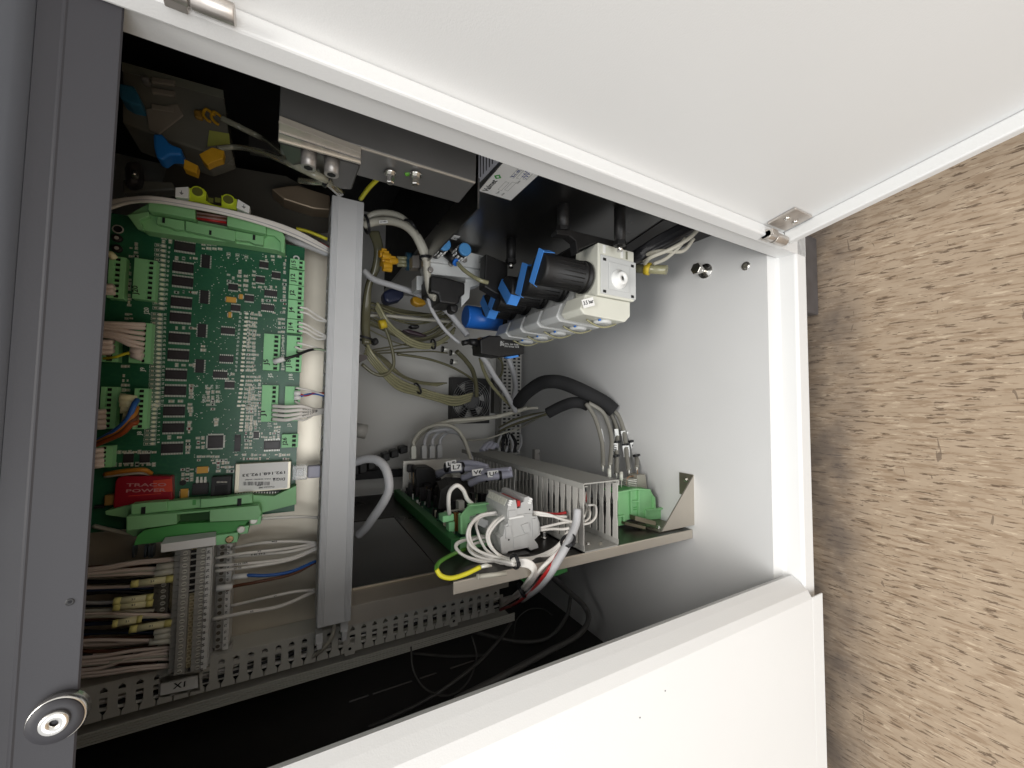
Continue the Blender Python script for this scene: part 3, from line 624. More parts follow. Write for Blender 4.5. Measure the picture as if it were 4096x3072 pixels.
while x < 1568:
    w = rb.choice((3, 4, 6)); mb.px('c', x, 858, x+w, 888, YS, YS+0.0002); x += w + rb.choice((3, 4, 7))
part('barcode', mb, INK, mod)
mb = MB(); mb.px('c', 1285, 938, 1650, 965, YB-0.006, YB-0.0001)
for k in range(16): mb.px('c', 1300+k*22, 940, 1308+k*22, 960, YB-0.0065, YB-0.0059, 1)
part('pin_header', mb, [CHIP, PIN], brd)
# maroon power converter
HT = 0.012
mb = MB(); pts = [(322, 862), (345, 825), (400, 812), (780, 815), (783, 1012), (700, 1020), (330, 1085), (305, 1060)]
mb.poly('c', pts, YB-HT, HT-0.0002)
o = part('power_converter', mb, MAROON, brd, 0.0012, 'maroon power converter block'); 
mb = MB(); mb.poly('c', [(628, 850), (780, 832), (786, 938), (634, 945)], YB-HT-0.0003, 0.0003); part('print_patch', mb, REDPATCH, o)
tpx('TRACO', 'c', (412, 897), (735, 893), YB-HT-0.0005, 34, PINKINK, o); tpx('POWER', 'c', (405, 945), (727, 936), YB-HT-0.0005, 34, PINKINK, o)
mb = MB(); mb.px('c', 430, 962, 690, 967, YB-HT-0.0004, YB-HT+0.0001); part('print_line', mb, REDPATCH, o)
mb = MB(); mb.px('c', 235, 965, 318, 1048, YB-0.009, YB-0.0001); part('film_capacitor', mb, mat('brown_film', (0.30, 0.17, 0.05), 0.4), brd, 0.0006)
mb = MB(); mb.px('c', 150, 1050, 235, 1075, YB-0.006, YB-0.0001); part('relay', mb, CHIP, brd, 0.0006)
# green carrier at the upper side of the board (right side of the cabinet)
def carrier_part(v, pts, Yf, d, m, parent, name='rail_section', bev=0.0006, label=None):
    mb = MB(); mb.poly(v, pts, Yf, d); return part(name, mb, m, parent, bev, label)
ca = thing('board_carrier', 'green plastic carrier along the circuit board edge, under white wires and a yellow green terminal', 'carrier', PY('b', 1000, 200, 0.31))
carrier_part('b', [(425, 120), (600, 20), (1535, 210), (1600, 235), (1690, 290), (1690, 430), (1620, 400), (1210, 335), (1000, 312), (560, 244), (500, 205)], 0.315, 0.017, GREENP, ca, 'carrier_base')
carrier_part('b', [(590, -8), (966, 68), (966, 152), (660, 95), (590, 85)], 0.3, 0.0148, GREENP, ca, 'rail_block')
carrier_part('b', [(1225, 128), (1536, 185), (1536, 272), (1222, 205)], 0.3, 0.0148, GREENP, ca, 'rail_block')
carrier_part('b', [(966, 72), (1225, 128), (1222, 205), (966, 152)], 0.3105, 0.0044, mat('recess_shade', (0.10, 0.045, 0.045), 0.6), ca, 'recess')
carrier_part('b', [(660, 130), (880, 168), (880, 240), (800, 232), (760, 215), (655, 188)], 0.307, 0.0078, GREENP, ca, 'clip_section')
carrier_part('b', [(890, 168), (1292, 248), (1288, 332), (886, 242)], 0.306, 0.0088, GREENP, ca, 'clip_section')
carrier_part('b', [(1292, 248), (1520, 292), (1515, 362), (1440, 350), (1400, 330), (1290, 318)], 0.307, 0.0078, GREENP, ca, 'clip_section')
carrier_part('b', [(1540, 190), (1660, 240), (1690, 300), (1680, 425), (1655, 418), (1650, 330), (1600, 285), (1540, 275)], 0.309, 0.0058, GREENP, ca, 'end_hook')
carrier_part('b', [(420, 120), (595, 90), (595, 130), (520, 160), (555, 245), (500, 230)], 0.309, 0.0058, GREENP, ca, 'end_hook')
for x, y, w, h in ((712, 162, 22, 42), (1088, 262, 20, 36), (1440, 300, 20, 40)): mb = MB(); mb.px('b', x-w/2, y-h/2, x+w/2, y+h/2, 0.3055, 0.3062); part('slot', mb, DEEP, ca)
# lower carrier
cb = thing('board_carrier', 'green plastic carrier with a blank white marker strip, next to the numbered terminals', 'carrier', PY('c', 900, 1150, 0.31))
carrier_part('c', [(240, 1095), (450, 1045), (1420, 965), (1600, 975), (1780, 890), (1780, 1040), (1510, 1108), (1400, 1180), (470, 1300), (410, 1270), (410, 1150), (245, 1125)], 0.315, 0.017, GREENP, cb, 'carrier_base')
carrier_part('c', [(450, 1042), (600, 1025), (735, 1018), (745, 1095), (450, 1128)], 0.303, 0.0118, GREENP, cb, 'rail_block')
carrier_part('c', [(745, 1018), (940, 1000), (1010, 1000), (1010, 1068), (745, 1098)], 0.306, 0.0088, GREENP, cb, 'clip_section')
carrier_part('c', [(1010, 1000), (1200, 985), (1422, 958), (1428, 1030), (1010, 1070)], 0.303, 0.0118, GREENP, cb, 'rail_block')
carrier_part('c', [(412, 1140), (818, 1110), (818, 1200), (415, 1255)], 0.296, 0.0188, GREENP, cb, 'rail_block')
carrier_part('c', [(1082, 1085), (1480, 1050), (1500, 1110), (1470, 1165), (1082, 1182)], 0.296, 0.0188, GREENP, cb, 'rail_block')
carrier_part('c', [(818, 1108), (1082, 1086), (1082, 1100), (818, 1124)], 0.296, 0.0188, GREENP, cb, 'rail_bridge')
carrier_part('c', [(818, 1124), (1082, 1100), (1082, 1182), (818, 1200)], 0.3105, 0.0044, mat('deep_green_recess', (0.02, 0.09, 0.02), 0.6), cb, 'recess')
carrier_part('c', [(500, 1292), (560, 1245), (818, 1202), (1082, 1184), (1400, 1168), (1310, 1285), (1130, 1312), (690, 1345), (470, 1372)], 0.302, 0.020, GREEND, cb, 'lower_slab')
carrier_part('c', [(1130, 1292), (1312, 1268), (1306, 1345), (1134, 1372)], 0.295, 0.027, GREENC, cb, 'terminal_tab')
carrier_part('c', [(1320, 1225), (1398, 1210), (1390, 1275), (1318, 1282)], 0.2985, 0.0235, GREENC, cb, 'terminal_tab')
carrier_part('c', [(1410, 1150), (1500, 1130), (1492, 1200), (1408, 1212)], 0.2985, 0.0235, GREENC, cb, 'terminal_tab')
for x, y in ((1437, 1172), (1336, 1243)): mb = MB(); c = PY('c', x, y, 0.2982); mb.lathe(c, (0, -1, 0), [(0, 0.0040), (0.001, 0.0038), (0.0014, 0.003)], 16); part('screw', mb, PIN, cb)
mb = MB(); c = PY('c', 1243, 1322, 0.2948); mb.lathe(c, (0, -1, 0), [(0, 0.004), (0.001, 0.0038), (0.0014, 0.003)], 16); part('screw', mb, BRASS, cb)
for x, y in ((548, 1090), (1322, 1022)): mb = MB(); mb.px('c', x-17, y-28, x+17, y+28, 0.3023, 0.3031); part('slot', mb, DEEP, cb)
mb = MB(); mb.px('c', 945, 1005, 972, 1045, 0.3053, 0.3061); part('slot', mb, GREEND, cb)
mb = MB(); mb.poly('c', [(690, 1362), (1132, 1300), (1130, 1312), (1132, 1370), (690, 1430)], 0.286, 0.004); part('marker_strip', mb, LABEL, cb, 0.0004)
mb = MB(); mb.prism([PY('c', 690, 1362, 0.286), PY('c', 1132, 1300, 0.286), PY('c', 1136, 1262, 0.297), PY('c', 725, 1308, 0.297)], (0, 0.0012, 0)); part('marker_cover', mb, mat('frosted_cover', (0.55, 0.57, 0.56), 0.3), cb)
# yellow green earth terminal above the upper carrier
et = thing('earth_terminal', 'yellow green earth terminal with round screw openings', 'terminal', PY('a', 1000, 1450, 0.29))
def eb(pts, Yf, d, m, name='terminal_body'): mb = MB(); mb.poly('a', pts, Yf, d); return part(name, mb, m, et, 0.0004)
eb([(835, 1385), (945, 1390), (968, 1415), (965, 1480), (1025, 1510), (1080, 1520), (1078, 1440), (1110, 1440), (1195, 1470), (1190, 1545), (1060, 1530), (880, 1495), (835, 1480)], 0.295, 0.02, YG)
eb([(740, 1382), (835, 1376), (836, 1458), (738, 1452)], 0.290, 0.012, LABEL, 'end_marker'); eb([(1200, 1466), (1290, 1522), (1283, 1572), (1190, 1530)], 0.290, 0.012, LABEL, 'end_marker')
for x, y in ((903, 1414), (1130, 1472)): mb = MB(); c = PY('a', x, y, 0.2949); mb.lathe(c, (0, -1, 0), [(0, 0.0062), (0.0006, 0.0060), (0.0004, 0.0048)], 20, 0, caps=False); mb.lathe(c, (0, -1, 0), [(0, 0.0049), (0.0002, 0.0048)], 20, 1); part('screw_opening', mb, [YG, mat('olive_shadow', (0.12, 0.13, 0.02), 0.6)], et)
for x0 in (978, 1032): mb = MB(); mb.px('a', x0, 1458, x0+42, 1492, 0.2945, 0.2951); part('wire_opening', mb, MATS['olive_shadow'], et)
for x, y in ((785, 1418), (1245, 1520)):
    mb = MB(); mb.px('a', x-1.5, y-14, x+1.5, y+2, 0.2896, 0.29); mb.px('a', x-14, y+2, x+14, y+5, 0.2896, 0.29); mb.px('a', x-9, y+8, x+9, y+11, 0.2896, 0.29); mb.px('a', x-4, y+14, x+4, y+16, 0.2896, 0.29); part('earth_symbol', mb, INK, et)

# ------------------------------------------------------------------ numbered terminal strips
BK = mat('jumper_black', (0.02, 0.02, 0.02), 0.4); SAND = mat('sand_jumper', (0.50, 0.40, 0.24), 0.45); SAND2 = mat('sand_ring', (0.78, 0.68, 0.45), 0.45)
def strip(name, label, n, v, top, bot, segs, Yf, Yb, extra=None):
    """n slices from top to bottom; segs = list of (x0,x1,mat,Y) bands across a slice, in view px at the top edge."""
    root = thing(name, label, 'terminal strip', PY(v, (top[0]+bot[0])/2, (top[1]+bot[1])/2, Yb))
    Xt, Xb = PY(v, top[0], top[1], Yf)[0], PY(v, bot[0], bot[1], Yf)[0]; pit = (Xt-Xb)/n
    ms = [b[2] for b in segs] + [PIN, INK, mat('slot_shadow', (0.10, 0.09, 0.07), 0.6), SAND2]
    me = MB(); zc = None
    ym = (top[1]+bot[1])/2; xs = (bot[0]-top[0])/2
    for i, (x0, x1, m, Y) in enumerate(segs):
        za, zz = PY(v, x0+xs, ym, Y)[2], PY(v, x1+xs, ym, Y)[2]; me.box(-pit*0.47, Y, za, pit*0.47, Yb-0.0003*i, zz, i)
    for kind, x, Y in (extra or []):
        c = PY(v, x+xs, ym, Y); 
        if kind == 's':
            me.lathe((0, Y+0.0002, c[2]), (0, -1, 0), [(0, pit*0.36), (0.0009, pit*0.34)], 12, len(segs)); me.box(-pit*0.05, Y-0.0009, c[2]-pit*0.25, pit*0.05, Y-0.0006, c[2]+pit*0.25, len(segs)+2)
        elif kind == 'h': me.lathe((0, Y+0.0001, c[2]), (0, -1, 0), [(0, pit*0.3), (0.0003, pit*0.28)], 10, len(segs)+2)
        elif kind == 'r': me.lathe((0, Y+0.0003, c[2]), (0, -1, 0), [(0, pit*0.44), (0.0014, pit*0.44), (0.0006, pit*0.24)], 10, len(segs)+3, caps=False)
    m_ = me.mesh('terminal', ms)
    for k in range(n): place('terminal', m_, (Xt-pit*(k+0.5), 0, 0), root)
    return root, Xt, pit

stA, XtA, pA = strip('terminal_strip', 'tall grey terminal strip with two columns of screws and printed numbers', 20, 'i', (1240, 268), (1190, 1055),
    [(1113, 1150, TGREY, 0.325), (1150, 1212, TGREY, 0.318), (1212, 1252, SAND, 0.327), (1252, 1315, TGREY, 0.318), (1315, 1350, LABEL, 0.316), (1350, 1362, TGREY2, 0.322)], 0.318, 0.370,
    [('s', 1182, 0.318), ('s', 1295, 0.318), ('r', 1236, 0.327)])
stB, XtB, pB = strip('terminal_strip', 'narrower grey terminal strip between the numbered strip and the wide grey duct', 16, 'i', (1430, 235), (1400, 905),
    [(1362, 1395, TGREY, 0.348), (1395, 1440, TGREY, 0.342), (1440, 1475, LABEL, 0.338)], 0.342, 0.372, [('h', 1410, 0.342)])
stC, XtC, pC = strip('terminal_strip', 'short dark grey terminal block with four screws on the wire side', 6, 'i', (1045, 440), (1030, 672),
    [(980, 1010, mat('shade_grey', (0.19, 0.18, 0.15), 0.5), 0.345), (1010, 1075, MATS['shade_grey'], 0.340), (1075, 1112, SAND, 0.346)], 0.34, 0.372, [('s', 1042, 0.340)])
for k in range(7):   # black jumper bars in the middle column, above the sand coloured ones
    p = PY('i', 1236, 290+k*38.5, 0.3255); mb = MB(); mb.box(p[0]-pA*0.42, 0.3215, p[2]-0.0062, p[0]+pA*0.42, 0.327, p[2]+0.0062); mb.box(p[0]-pA*0.1, 0.3205, p[2]-0.0045, p[0]+pA*0.12, 0.3216, p[2]+0.0045, 1)
    part('jumper', mb, [BK, TGREY], stA)
for k in range(20): rot_text(str(79-k), 'i', 1333-2.5*k+ (0), 288+k*39.3, 15, INK, 0.3157, parent=stA)
for k in range(16): rot_text(str(60+k), 'i', 1456-1.6*k, 256+k*41.5, 13, INK, 0.3377, parent=stB)
# end brackets and the X1 marker
eb_ = thing('end_bracket', 'grey end bracket with the white X1 marker plate', 'marker', PY('i', 1130, 1130, 0.33))
mb = MB(); mb.poly('i', [(1005, 1085), (1095, 1062), (1268, 1050), (1272, 1170), (1040, 1215), (1000, 1215)], 0.338, 0.02); part('bracket_body', mb, TGREY, eb_, 0.0008)
mb = MB(); mb.poly('i', [(1018, 1130), (1250, 1078), (1254, 1152), (1014, 1203)], 0.3352, 0.0025); o = part('marker_plate', mb, LABEL, eb_, 0.0005)
tpx('X1', 'i', (1098, 1158), (1176, 1141), 0.3350, 46, INK, o)
mb = MB(); mb.poly('i', [(1290, 1030), (1350, 985), (1400, 940), (1440, 900), (1470, 870), (1472, 925), (1430, 945), (1425, 985), (1380, 1000), (1370, 1040), (1300, 1055)], 0.345, 0.012)
single('end_clamp', mb, TGREY, 'grey stepped end clamp closing the two terminal strips', 'clamp', bev=0.0006)
mb = MB(); 
for k, x in enumerate((845, 920, 945, 962)): mb.px('i', x-6, 250, x+8, 325, 0.352, 0.362)
single('link_rod', mb, mat('blue_grey_metal', (0.20, 0.24, 0.28), 0.35, 0.7), 'bluish metal rods peeking out under the lower carrier', 'rod')

# ------------------------------------------------------------------ wide grey wiring duct (runs across the cabinet)
dw = thing('wiring_duct', 'wide light grey wiring duct with a smooth ribbed cover in front of the mounting plate', 'wiring duct', (0, 0.345, 0.58))
Xa, Xb_ = -0.279, 0.266; Za, Zb = 0.5615, 0.5995
mb = MB(); mb.box(Xa+0.003, 0.310, Za, Xb_, 0.312, Zb)
for k in range(5):
    for zz in (Zb-0.0012-k*0.0015, Za+0.0012+k*0.0015): mb.box(Xa+0.003, 0.3093, zz-0.00035, Xb_, 0.3101, zz+0.00035)
mb.box(Xa+0.003, 0.312, Zb-0.0015, Xb_, 0.3185, Zb+0.0006); mb.box(Xa+0.003, 0.312, Za-0.0006, Xb_, 0.3185, Za+0.0015)
part('cover', mb, DUCT, dw, 0.0004)
mb = MB(); mb.box(Xa, 0.3700, Za+0.0005, Xb_, 0.3720, Zb-0.0005); mb.box(Xa, 0.3630, Za, Xb_, 0.3720, Za+0.0012); mb.box(Xa, 0.3630, Zb-0.0012, Xb_, 0.3720, Zb); part('base', mb, DUCT, dw)
mb = MB(); mb.box(-0.0060, 0.0, -0.0006, 0.0060, 0.046, 0.0006); FING = mb.mesh('finger', DUCT)
nf = int((Xb_-Xa)/0.0163)
for k in range(nf):
    for zz in (Za+0.0006, Zb-0.0006): place('finger', FING, (Xa+0.007+k*(Xb_-Xa-0.012)/(nf-1), 0.3168, zz), dw)
for v, x, y in (('i', 2025, 880), ('k', 125, 800)):
    mb = MB(); mb.px(v, x-26, y-70, x+22, y-5, 0.3205, 0.335); mb.px(v, x-18, y-5, x+16, y+30 if v == 'i' else y+55, 0.3185, 0.330); part('end_tongue', mb, DUCT, dw, 0.0008)
# ------------------------------------------------------------------ slotted duct (runs down along the left side)
YD = 0.338
sd = thing('wiring_duct', 'long slotted grey wiring duct full of white wires, below the wide duct', 'wiring duct', (-0.25, YD, 0.37))
pr = PY('k', 1105, 540, YD); pl = PY('k', 1105, 665, YD); pc0 = PY('k', 1200, 680, YD-0.0015); pc1 = PY('k', 1200, 712, YD-0.0015)
xt_, xf_ = pr[0]+0.006, pl[0]           # web top, finger tips
zend = pr[2]; zst = 0.93
N = int((zst-zend)/0.01415); pz = (zst-zend)/N
H = xt_-xf_
def fpoly(pts, Y=YD, d=0.0014): mb = MB(); mb.prism([(x, Y, z) for x, z in pts], (0, d, 0)); return mb
# one finger: bar with a wide tip near the cover; web piece with a house shaped hole
me1 = fpoly([(-H*0.40, -pz*0.27), (-H*0.40, pz*0.27), (-H*0.78, pz*0.29), (-H*0.86, pz*0.44), (-H, pz*0.46), (-H, -pz*0.46), (-H*0.86, -pz*0.44), (-H*0.78, -pz*0.29)], 0).mesh('finger', DUCT2)
me2 = MB()
hw = pz*0.21
for s in (-1, 1): me2.prism([(0, 0, 0), (0, 0, s*pz*0.5), (-H*0.40, 0, s*pz*0.5), (-H*0.40, 0, 0), (-H*0.27, 0, 0), (-H*0.27, 0, s*hw), (-H*0.19, 0, s*hw), (-H*0.12, 0, 0)], (0, 0.0014, 0))
me2 = me2.mesh('web_segment', DUCT2)
for k in range(N):
    z = zend + (k+0.5)*pz
    place('web_segment', me2, (xt_, YD, z), sd); place('finger', me1, (xt_, YD, z+pz*0.5), sd)
mb = MB(); mb.box(xt_-0.002, YD+0.0015, zend, xt_, YD+0.0375, zst); part('base', mb, DUCT2, sd)
zc = float(pc0[2]); mb = MB()
mb.box(pc1[0]-0.0025, YD-0.0022, zc, pc1[0]-0.001, YD+0.042, zst)
hh = (pc0[0]-pc1[0])
for k in range(5): mb.box(pc1[0]-0.0025+k*0.0026, YD-0.0030+0.0003*(k % 2), zc, pc1[0]-0.0025+k*0.0026+0.0019, YD-0.0012, zst)
part('cover', mb, DUCT2, sd)
mb = MB(); mb.box(xf_-0.003, YD+0.0385, zc, xf_+0.004, YD+0.041, zst); part('cover_lip', mb, DUCT2, sd)
for v, x, y in (('k', 157, 900), ('k', 815, 725)):
    c = PY(v, x, y, YD-0.0005); mb = MB(); mb.prism([(c[0]-0.008, YD-0.0016, c[2]-0.0065), (c[0]-0.008, YD-0.0016, c[2]+0.0065), (c[0]+0.004, YD-0.0016, c[2]+0.0055), (c[0]+0.006, YD-0.0016, c[2]), (c[0]+0.004, YD-0.0016, c[2]-0.0055)], (0, 0.0015, 0))
    mb.lathe(c+A3(0, -0.0012, 0), (0, -1, 0), [(0, 0.0032), (0.0008, 0.0032), (0.0003, 0.002)], 16, 0, caps=False); mb.lathe(c+A3(0, -0.0012, 0), (0, -1, 0), [(0, 0.002), (0.0002, 0.002)], 12, 1)
    part('wire_keeper', mb, [DUCT2, DEEP], sd, 0.0003)
# wires packed inside the slotted duct
r = random.Random(11)
cols = [WIREW, WIREW, WIREW, WIREC, WIREG, WIREK, WIREW, WIREK]
for k in range(22):
    x = xf_+H*(0.10+0.5*r.random()); y = YD+0.006+0.020*r.random(); P = []
    for j in range(9): P.append((x+r.uniform(-.0035, .0035), y+r.uniform(-.002, .002), zend-0.004+(zst-zend)*j/8))
    mb = MB(); mb.tube(spline(P, 4), 0.0016, 6); single('duct_wire', mb, cols[k % 8], 'thin wire running inside the slotted grey duct', 'wire', 'wires inside the slotted duct')
# folded aluminium bar the slotted duct is fixed to
bar = thing('support_bar', 'bare aluminium angle bar above the slotted duct', 'bar', (-0.21, 0.23, 0.4))
xa1 = PY('k', 165, 640, YD-0.001)[0]; xa0 = PY('k', 165, 530, YD+0.03)[0]; ze = PY('k', 1160, 430, YD-0.001)[2]; YR2 = float(PX('k', 165, 532, xa1+0.002)[1])
mb = MB(); mb.box(xt_-0.0005, YD-0.0035, ze, xa1+0.002, YD-0.0015, 0.5705); part('front_flange', mb, mat('light_bar_metal', (0.62, 0.57, 0.50), 0.4, 0.3, var=0.1, scale=20), bar, 0.0003)
mb = MB(); mb.box(xa1+0.0005, YD-0.0015, ze+0.01, xa1+0.002, YR2, 0.5705); part('ledge', mb, mat('warm_bar_metal', (0.86, 0.76, 0.62), 0.38, 0.3, var=0.08, scale=16), bar)
zl = PX('k', 870, 400, xa1+0.002)[2]
mb = MB(); mb.box(xa1+0.0022, YR2-0.0016, zl, xa1+0.0045, YR2, 0.5705); part('rear_flange', mb, MATS['warm_bar_metal'], bar)
# ================================================================== VERTICAL ELECTRONICS SHELF
XS = -0.171
YMAP[:] = [0.93, -0.0165]      # depths below are quoted for a shelf face at x = -0.184
YN = 0.377
YR = float((PX('p', 85, 1615, XS)[1]+PX('p', 510, 1580, XS)[1])/2)
sh = thing('equipment_shelf', 'upright dark metal plate with a folded bare edge standing on the cabinet floor', 'shelf', (XS, 0.16, 0.144))
mb = MB(); mb.prism([(XS, y, z) for y, z in ((0.130, 0.1445), (YR, 0.1445), (YR, 0.62), (YN, 0.62), (YN, 0.496), (0.130, 0.496))], (-0.002, 0, 0)); part('plate', mb, mat('dark_oiled_steel', (0.045, 0.04, 0.036), 0.28, 0.6, var=0.2, scale=18), sh)
mb = MB(); mb.box(XS-0.002, YR+0.0002, PX('p', 520, 1580, XS)[2], XS+0.0002, YR+0.0030, 0.60); part('painted_rear_glint', mb, LABEL, sh)  # white strip standing in for light caught on the plate's rear edge
mb = MB(); mb.box(-0.1827, 0.1272, 0.1445, XS+0.0005, 0.1297, 0.4945); part('front_flange', mb, ALU, sh, 0.0009)
mb = MB(); mb.prism([PY('q', 1730, 140, 0.152), PY('q', 1735, 692, 0.152), PY('q', 1375, 765, 0.152)], (0, 0.0018, 0)); part('gusset', mb, mat('gusset_steel', (0.50, 0.46, 0.40), 0.38, 0.8, var=0.08, scale=30), sh)
za = 0.1446; mb = MB(); a, b, c, d = [PZ('q', x, y, za) for x, y in ((1575, 115), (1722, 135), (1722, 380), (1575, 385))]
mb.box(min(a[0], c[0]), min(a[1], b[1]), za-0.0004, max(a[0], b[0]), max(a[1], c[1]), za+0.0016); part('floor_tab', mb, mat('tab_steel', (0.20, 0.18, 0.14), 0.4, 0.7, var=0.15), sh)
bolt('bolt', PZ('q', 1642, 190, za+0.0016), (0, 0, 1), 0.0022, 0.003, None, parent=sh)
mb = MB(); p0, p1, p2 = [PX('q', x, y, XS+0.0006) for x, y in ((1210, 725), (1360, 772), (1420, 680))]
mb.box(XS+0.0002, min(p0[1], p1[1]), 0.150, XS+0.0016, p2[1]+0.03, p0[2]); part('plate_tab', mb, MATS['tab_steel'], sh)
bolt('bolt', PX('q', 1338, 725, XS+0.0016), (1, 0, 0), 0.0022, 0.003, None, parent=sh)
bolt('bolt', PX('m', 1870, 1250, XS), (1, 0, 0), 0.0028, 0.008, None, parent=sh)
mb = MB(); mb.cyl(PX('k', 975, 445, XS+0.003), PX('k', 1150, 425, XS+0.003), 0.0022, n=12); mb.lathe(PX('k', 975, 445, XS+0.003), (0, 0, 1), [(0, 0.0026), (0.0016, 0.0026)], 12, 0)
part('standoff', mb, WIREC, sh)

# duct standing on the shelf, open end to the viewer
YE = 0.155
c4 = [PY('q', x, y, YE) for x, y in ((520, 232), (893, 190), (900, 865), (510, 945))]
ZT = (c4[0][2]+c4[3][2])/2; ZL = (c4[1][2]+c4[2][2])/2; XT = (c4[0][0]+c4[1][0])/2; X0 = XS+0.0004
d2 = thing('wiring_duct', 'open ended grey wiring duct with wavy slotted sides standing on the shelf plate', 'wiring duct', (X0, YM(YE), (ZT+ZL)/2))
mb = MB(); YE = YM(YE); mb.box(XT-0.0015, YE, ZL-0.001, XT, 0.453, ZT+0.001)
for zz, s in ((ZT, 1), (ZL, -1)): mb.box(XT-0.007, YE, zz+s*0.0001, XT, 0.505, zz+s*0.0013)
mb.box(XT-0.0045, YE, ZT-0.0055, XT-0.0035, 0.505, ZT-0.001); mb.box(XT-0.0045, YE, ZL+0.001, XT-0.0035, 0.505, ZL+0.0055)
SHD = mat('shelf_duct_grey', (0.36, 0.355, 0.33), 0.5)
part('cover', mb, SHD, d2, 0.0002)
mb = MB(); mb.box(X0, YE, ZL, X0+0.0015, 0.505, ZT)
for zz, s in ((ZT, -1), (ZL, 1)): mb.box(X0, YE, zz, X0+0.008, 0.505, zz+s*0.0012)
part('base', mb, SHD, d2)
L = XT-X0-0.008; sh_ = []
def fing(th):
    o = [(0, -0.0040), (L*0.28, -0.0040), (L*0.36, -0.0030), (L*0.62, -0.0030), (L*0.70, -0.0042), (L*0.9, -0.0042), (L*0.97, -0.0026)]
    pts = [(x, y, 0) for x, y in o] + [(x, -y, 0) for x, y in o[::-1]]
    m = MB(); m.prism(pts, (0, 0, th)); return m.mesh('finger', mat('duct_edge_grey', (0.46, 0.45, 0.42), 0.5))
fm = fing(0.0013); nfin = 26
for k in range(nfin):
    y = YE+0.005+k*0.0125
    if 9 <= k <= 12: continue
    place('finger', fm, (X0+0.008, y, ZT-0.0013), d2); place('finger', fm, (X0+0.008, y, ZL), d2)
bolt('rivet', (X0+0.0015, 0.146, ZT*0.6+ZL*0.4), (1, 0, 0), 0.0022, 0.0025, None, parent=d2)
mb = MB(); c = PY('q', 700, 900, 0.1545); mb.box(c[0]-0.0015, YE-0.0008, c[2]-0.002, c[0]+0.002, YE+0.001, c[2]+0.002); part('notch', mb, MATS['shade_grey'], d2)
# white cables in the shelf duct
for k, pts in enumerate((((560, 470, .19), (640, 480, .18), (645, 590, .17), (590, 660, .165), (510, 685, .16)), ((545, 500, .20), (580, 540, .18), (570, 610, .172), (515, 660, .165)), ((530, 330, .24), (520, 420, .22), (545, 500, .20), (515, 600, .175)))):
    cable('duct_wire', 'q', pts, 0.0014, WIREW, 'white wire curling inside the open end of the shelf duct', 'wire', 'wires in the open duct end')
cable('duct_wire', 'q', ((560, 330, .26), (530, 400, .24), (515, 440, .235)), 0.0030, WIRER, 'short red wires inside the open end of the shelf duct', 'wire')

# board on the shelf with its green edge
b2 = thing('circuit_board', 'dark populated circuit board in a green carrier on the shelf plate', 'circuit board', (XS, 0.25, 0.45))
mb = MB(); mb.box(XS+0.006, 0.2253, ZT+0.003, XS+0.0078, 0.4876, 0.4648); part('board', mb, PCB, b2)
mb = MB(); mb.box(XS+0.0003, 0.1993, 0.4596, XS+0.015, 0.4931, 0.4708); part('carrier_edge', mb, mat('dark_green_edge', (0.025, 0.13, 0.035), 0.45), b2, 0.001)
mb = MB(); mb.box(XS+0.0003, 0.1993, 0.421, XS+0.014, 0.2048, 0.4594); part('carrier_end', mb, GREENP, b2, 0.001)
mb = MB(); mb.poly('m', [(948, 1212), (945, 1000), (1040, 888), (1285, 860), (1285, 965), (1120, 985), (1090, 1060), (1030, 1090), (1002, 1212)], 0.250, 0.0025)
mb.poly('m', [(948, 1212), (945, 1000), (965, 985), (975, 1205)], 0.242, 0.008); mb.poly('m', [(1040, 888), (1285, 860), (1285, 875), (1045, 905)], 0.242, 0.008); part('carrier_wall', mb, GREENP, b2, 0.0005)
mb = MB(); mb.poly('m', [(750, 1012), (872, 985), (876, 1058), (752, 1082)], 0.262, 0.016); mb.poly('m', [(815, 1082), (882, 1068), (882, 1180), (822, 1192)], 0.262, 0.012); part('connector', mb, GREENC, b2, 0.0006)
for x in (875, 910): mb = MB(); mb.poly('m', [(x, 968), (x+30, 975), (x+28, 1172), (x+2, 1180)], 0.266, 0.005); part('relay', mb, mat('brown_coil', (0.20, 0.09, 0.02), 0.4), b2, 0.0004)
mb = MB(); mb.box(-0.1705, 0.495, 0.3439, -0.1070, 0.498, 0.455); part('heat_shield', mb, mat('satin_aluminium', (0.62, 0.60, 0.55), 0.42, 0.5), b2, 0.0004)
mb = MB(); mb.poly('m', [(445, 490), (480, 468), (620, 462), (680, 510), (695, 600), (640, 760), (470, 775)], 0.50, 0.035); part('filter_block', mb, BLACK, b2, 0.003)
for k in range(7):
    mb = MB(); o = k*14; mb.poly('m', [(700+o*0.3, 640+o), (790+o*0.2, 580+o), (960, 590+o), (1030, 625+o*1.2), (1090, 780+o*0.9), (1085, 900), (700, 935)], 0.40-k*0.009, 0.006); part('coil_layer', mb, mat('coil_black', (0.02, 0.019, 0.018), 0.5, var=0.3, scale=200), b2, 0.0008)
r = random.Random(4)
PB = MB()
for k in range(170):
    y = r.uniform(0.235, 0.485); z = r.uniform(0.351, 0.461); h = r.uniform(0.002, 0.012); q = r.uniform(0.0012, 0.0030)
    PB.box(XS+0.0078, y, z, XS+0.0078+h, y+q*1.3, z+q, r.choice((0, 0, 0, 1, 2)))
for k in range(60):
    y = r.uniform(0.24, 0.475); z = r.uniform(0.351, 0.45); PB.box(XS+0.0078, y, z, XS+0.0078+r.uniform(.012, .032), y+r.uniform(.005, .014), z+r.uniform(.004, .010), 0 if k % 6 else 1)
for k in range(26): y = 0.2253+k*0.0098; PB.box(XS+0.0078, y, 0.4587, XS+0.0125, y+0.0052, 0.462, 3)
part('small_components', PB, [CHIP, PIN, PASSIVE, TGREY], b2, kind='stuff')
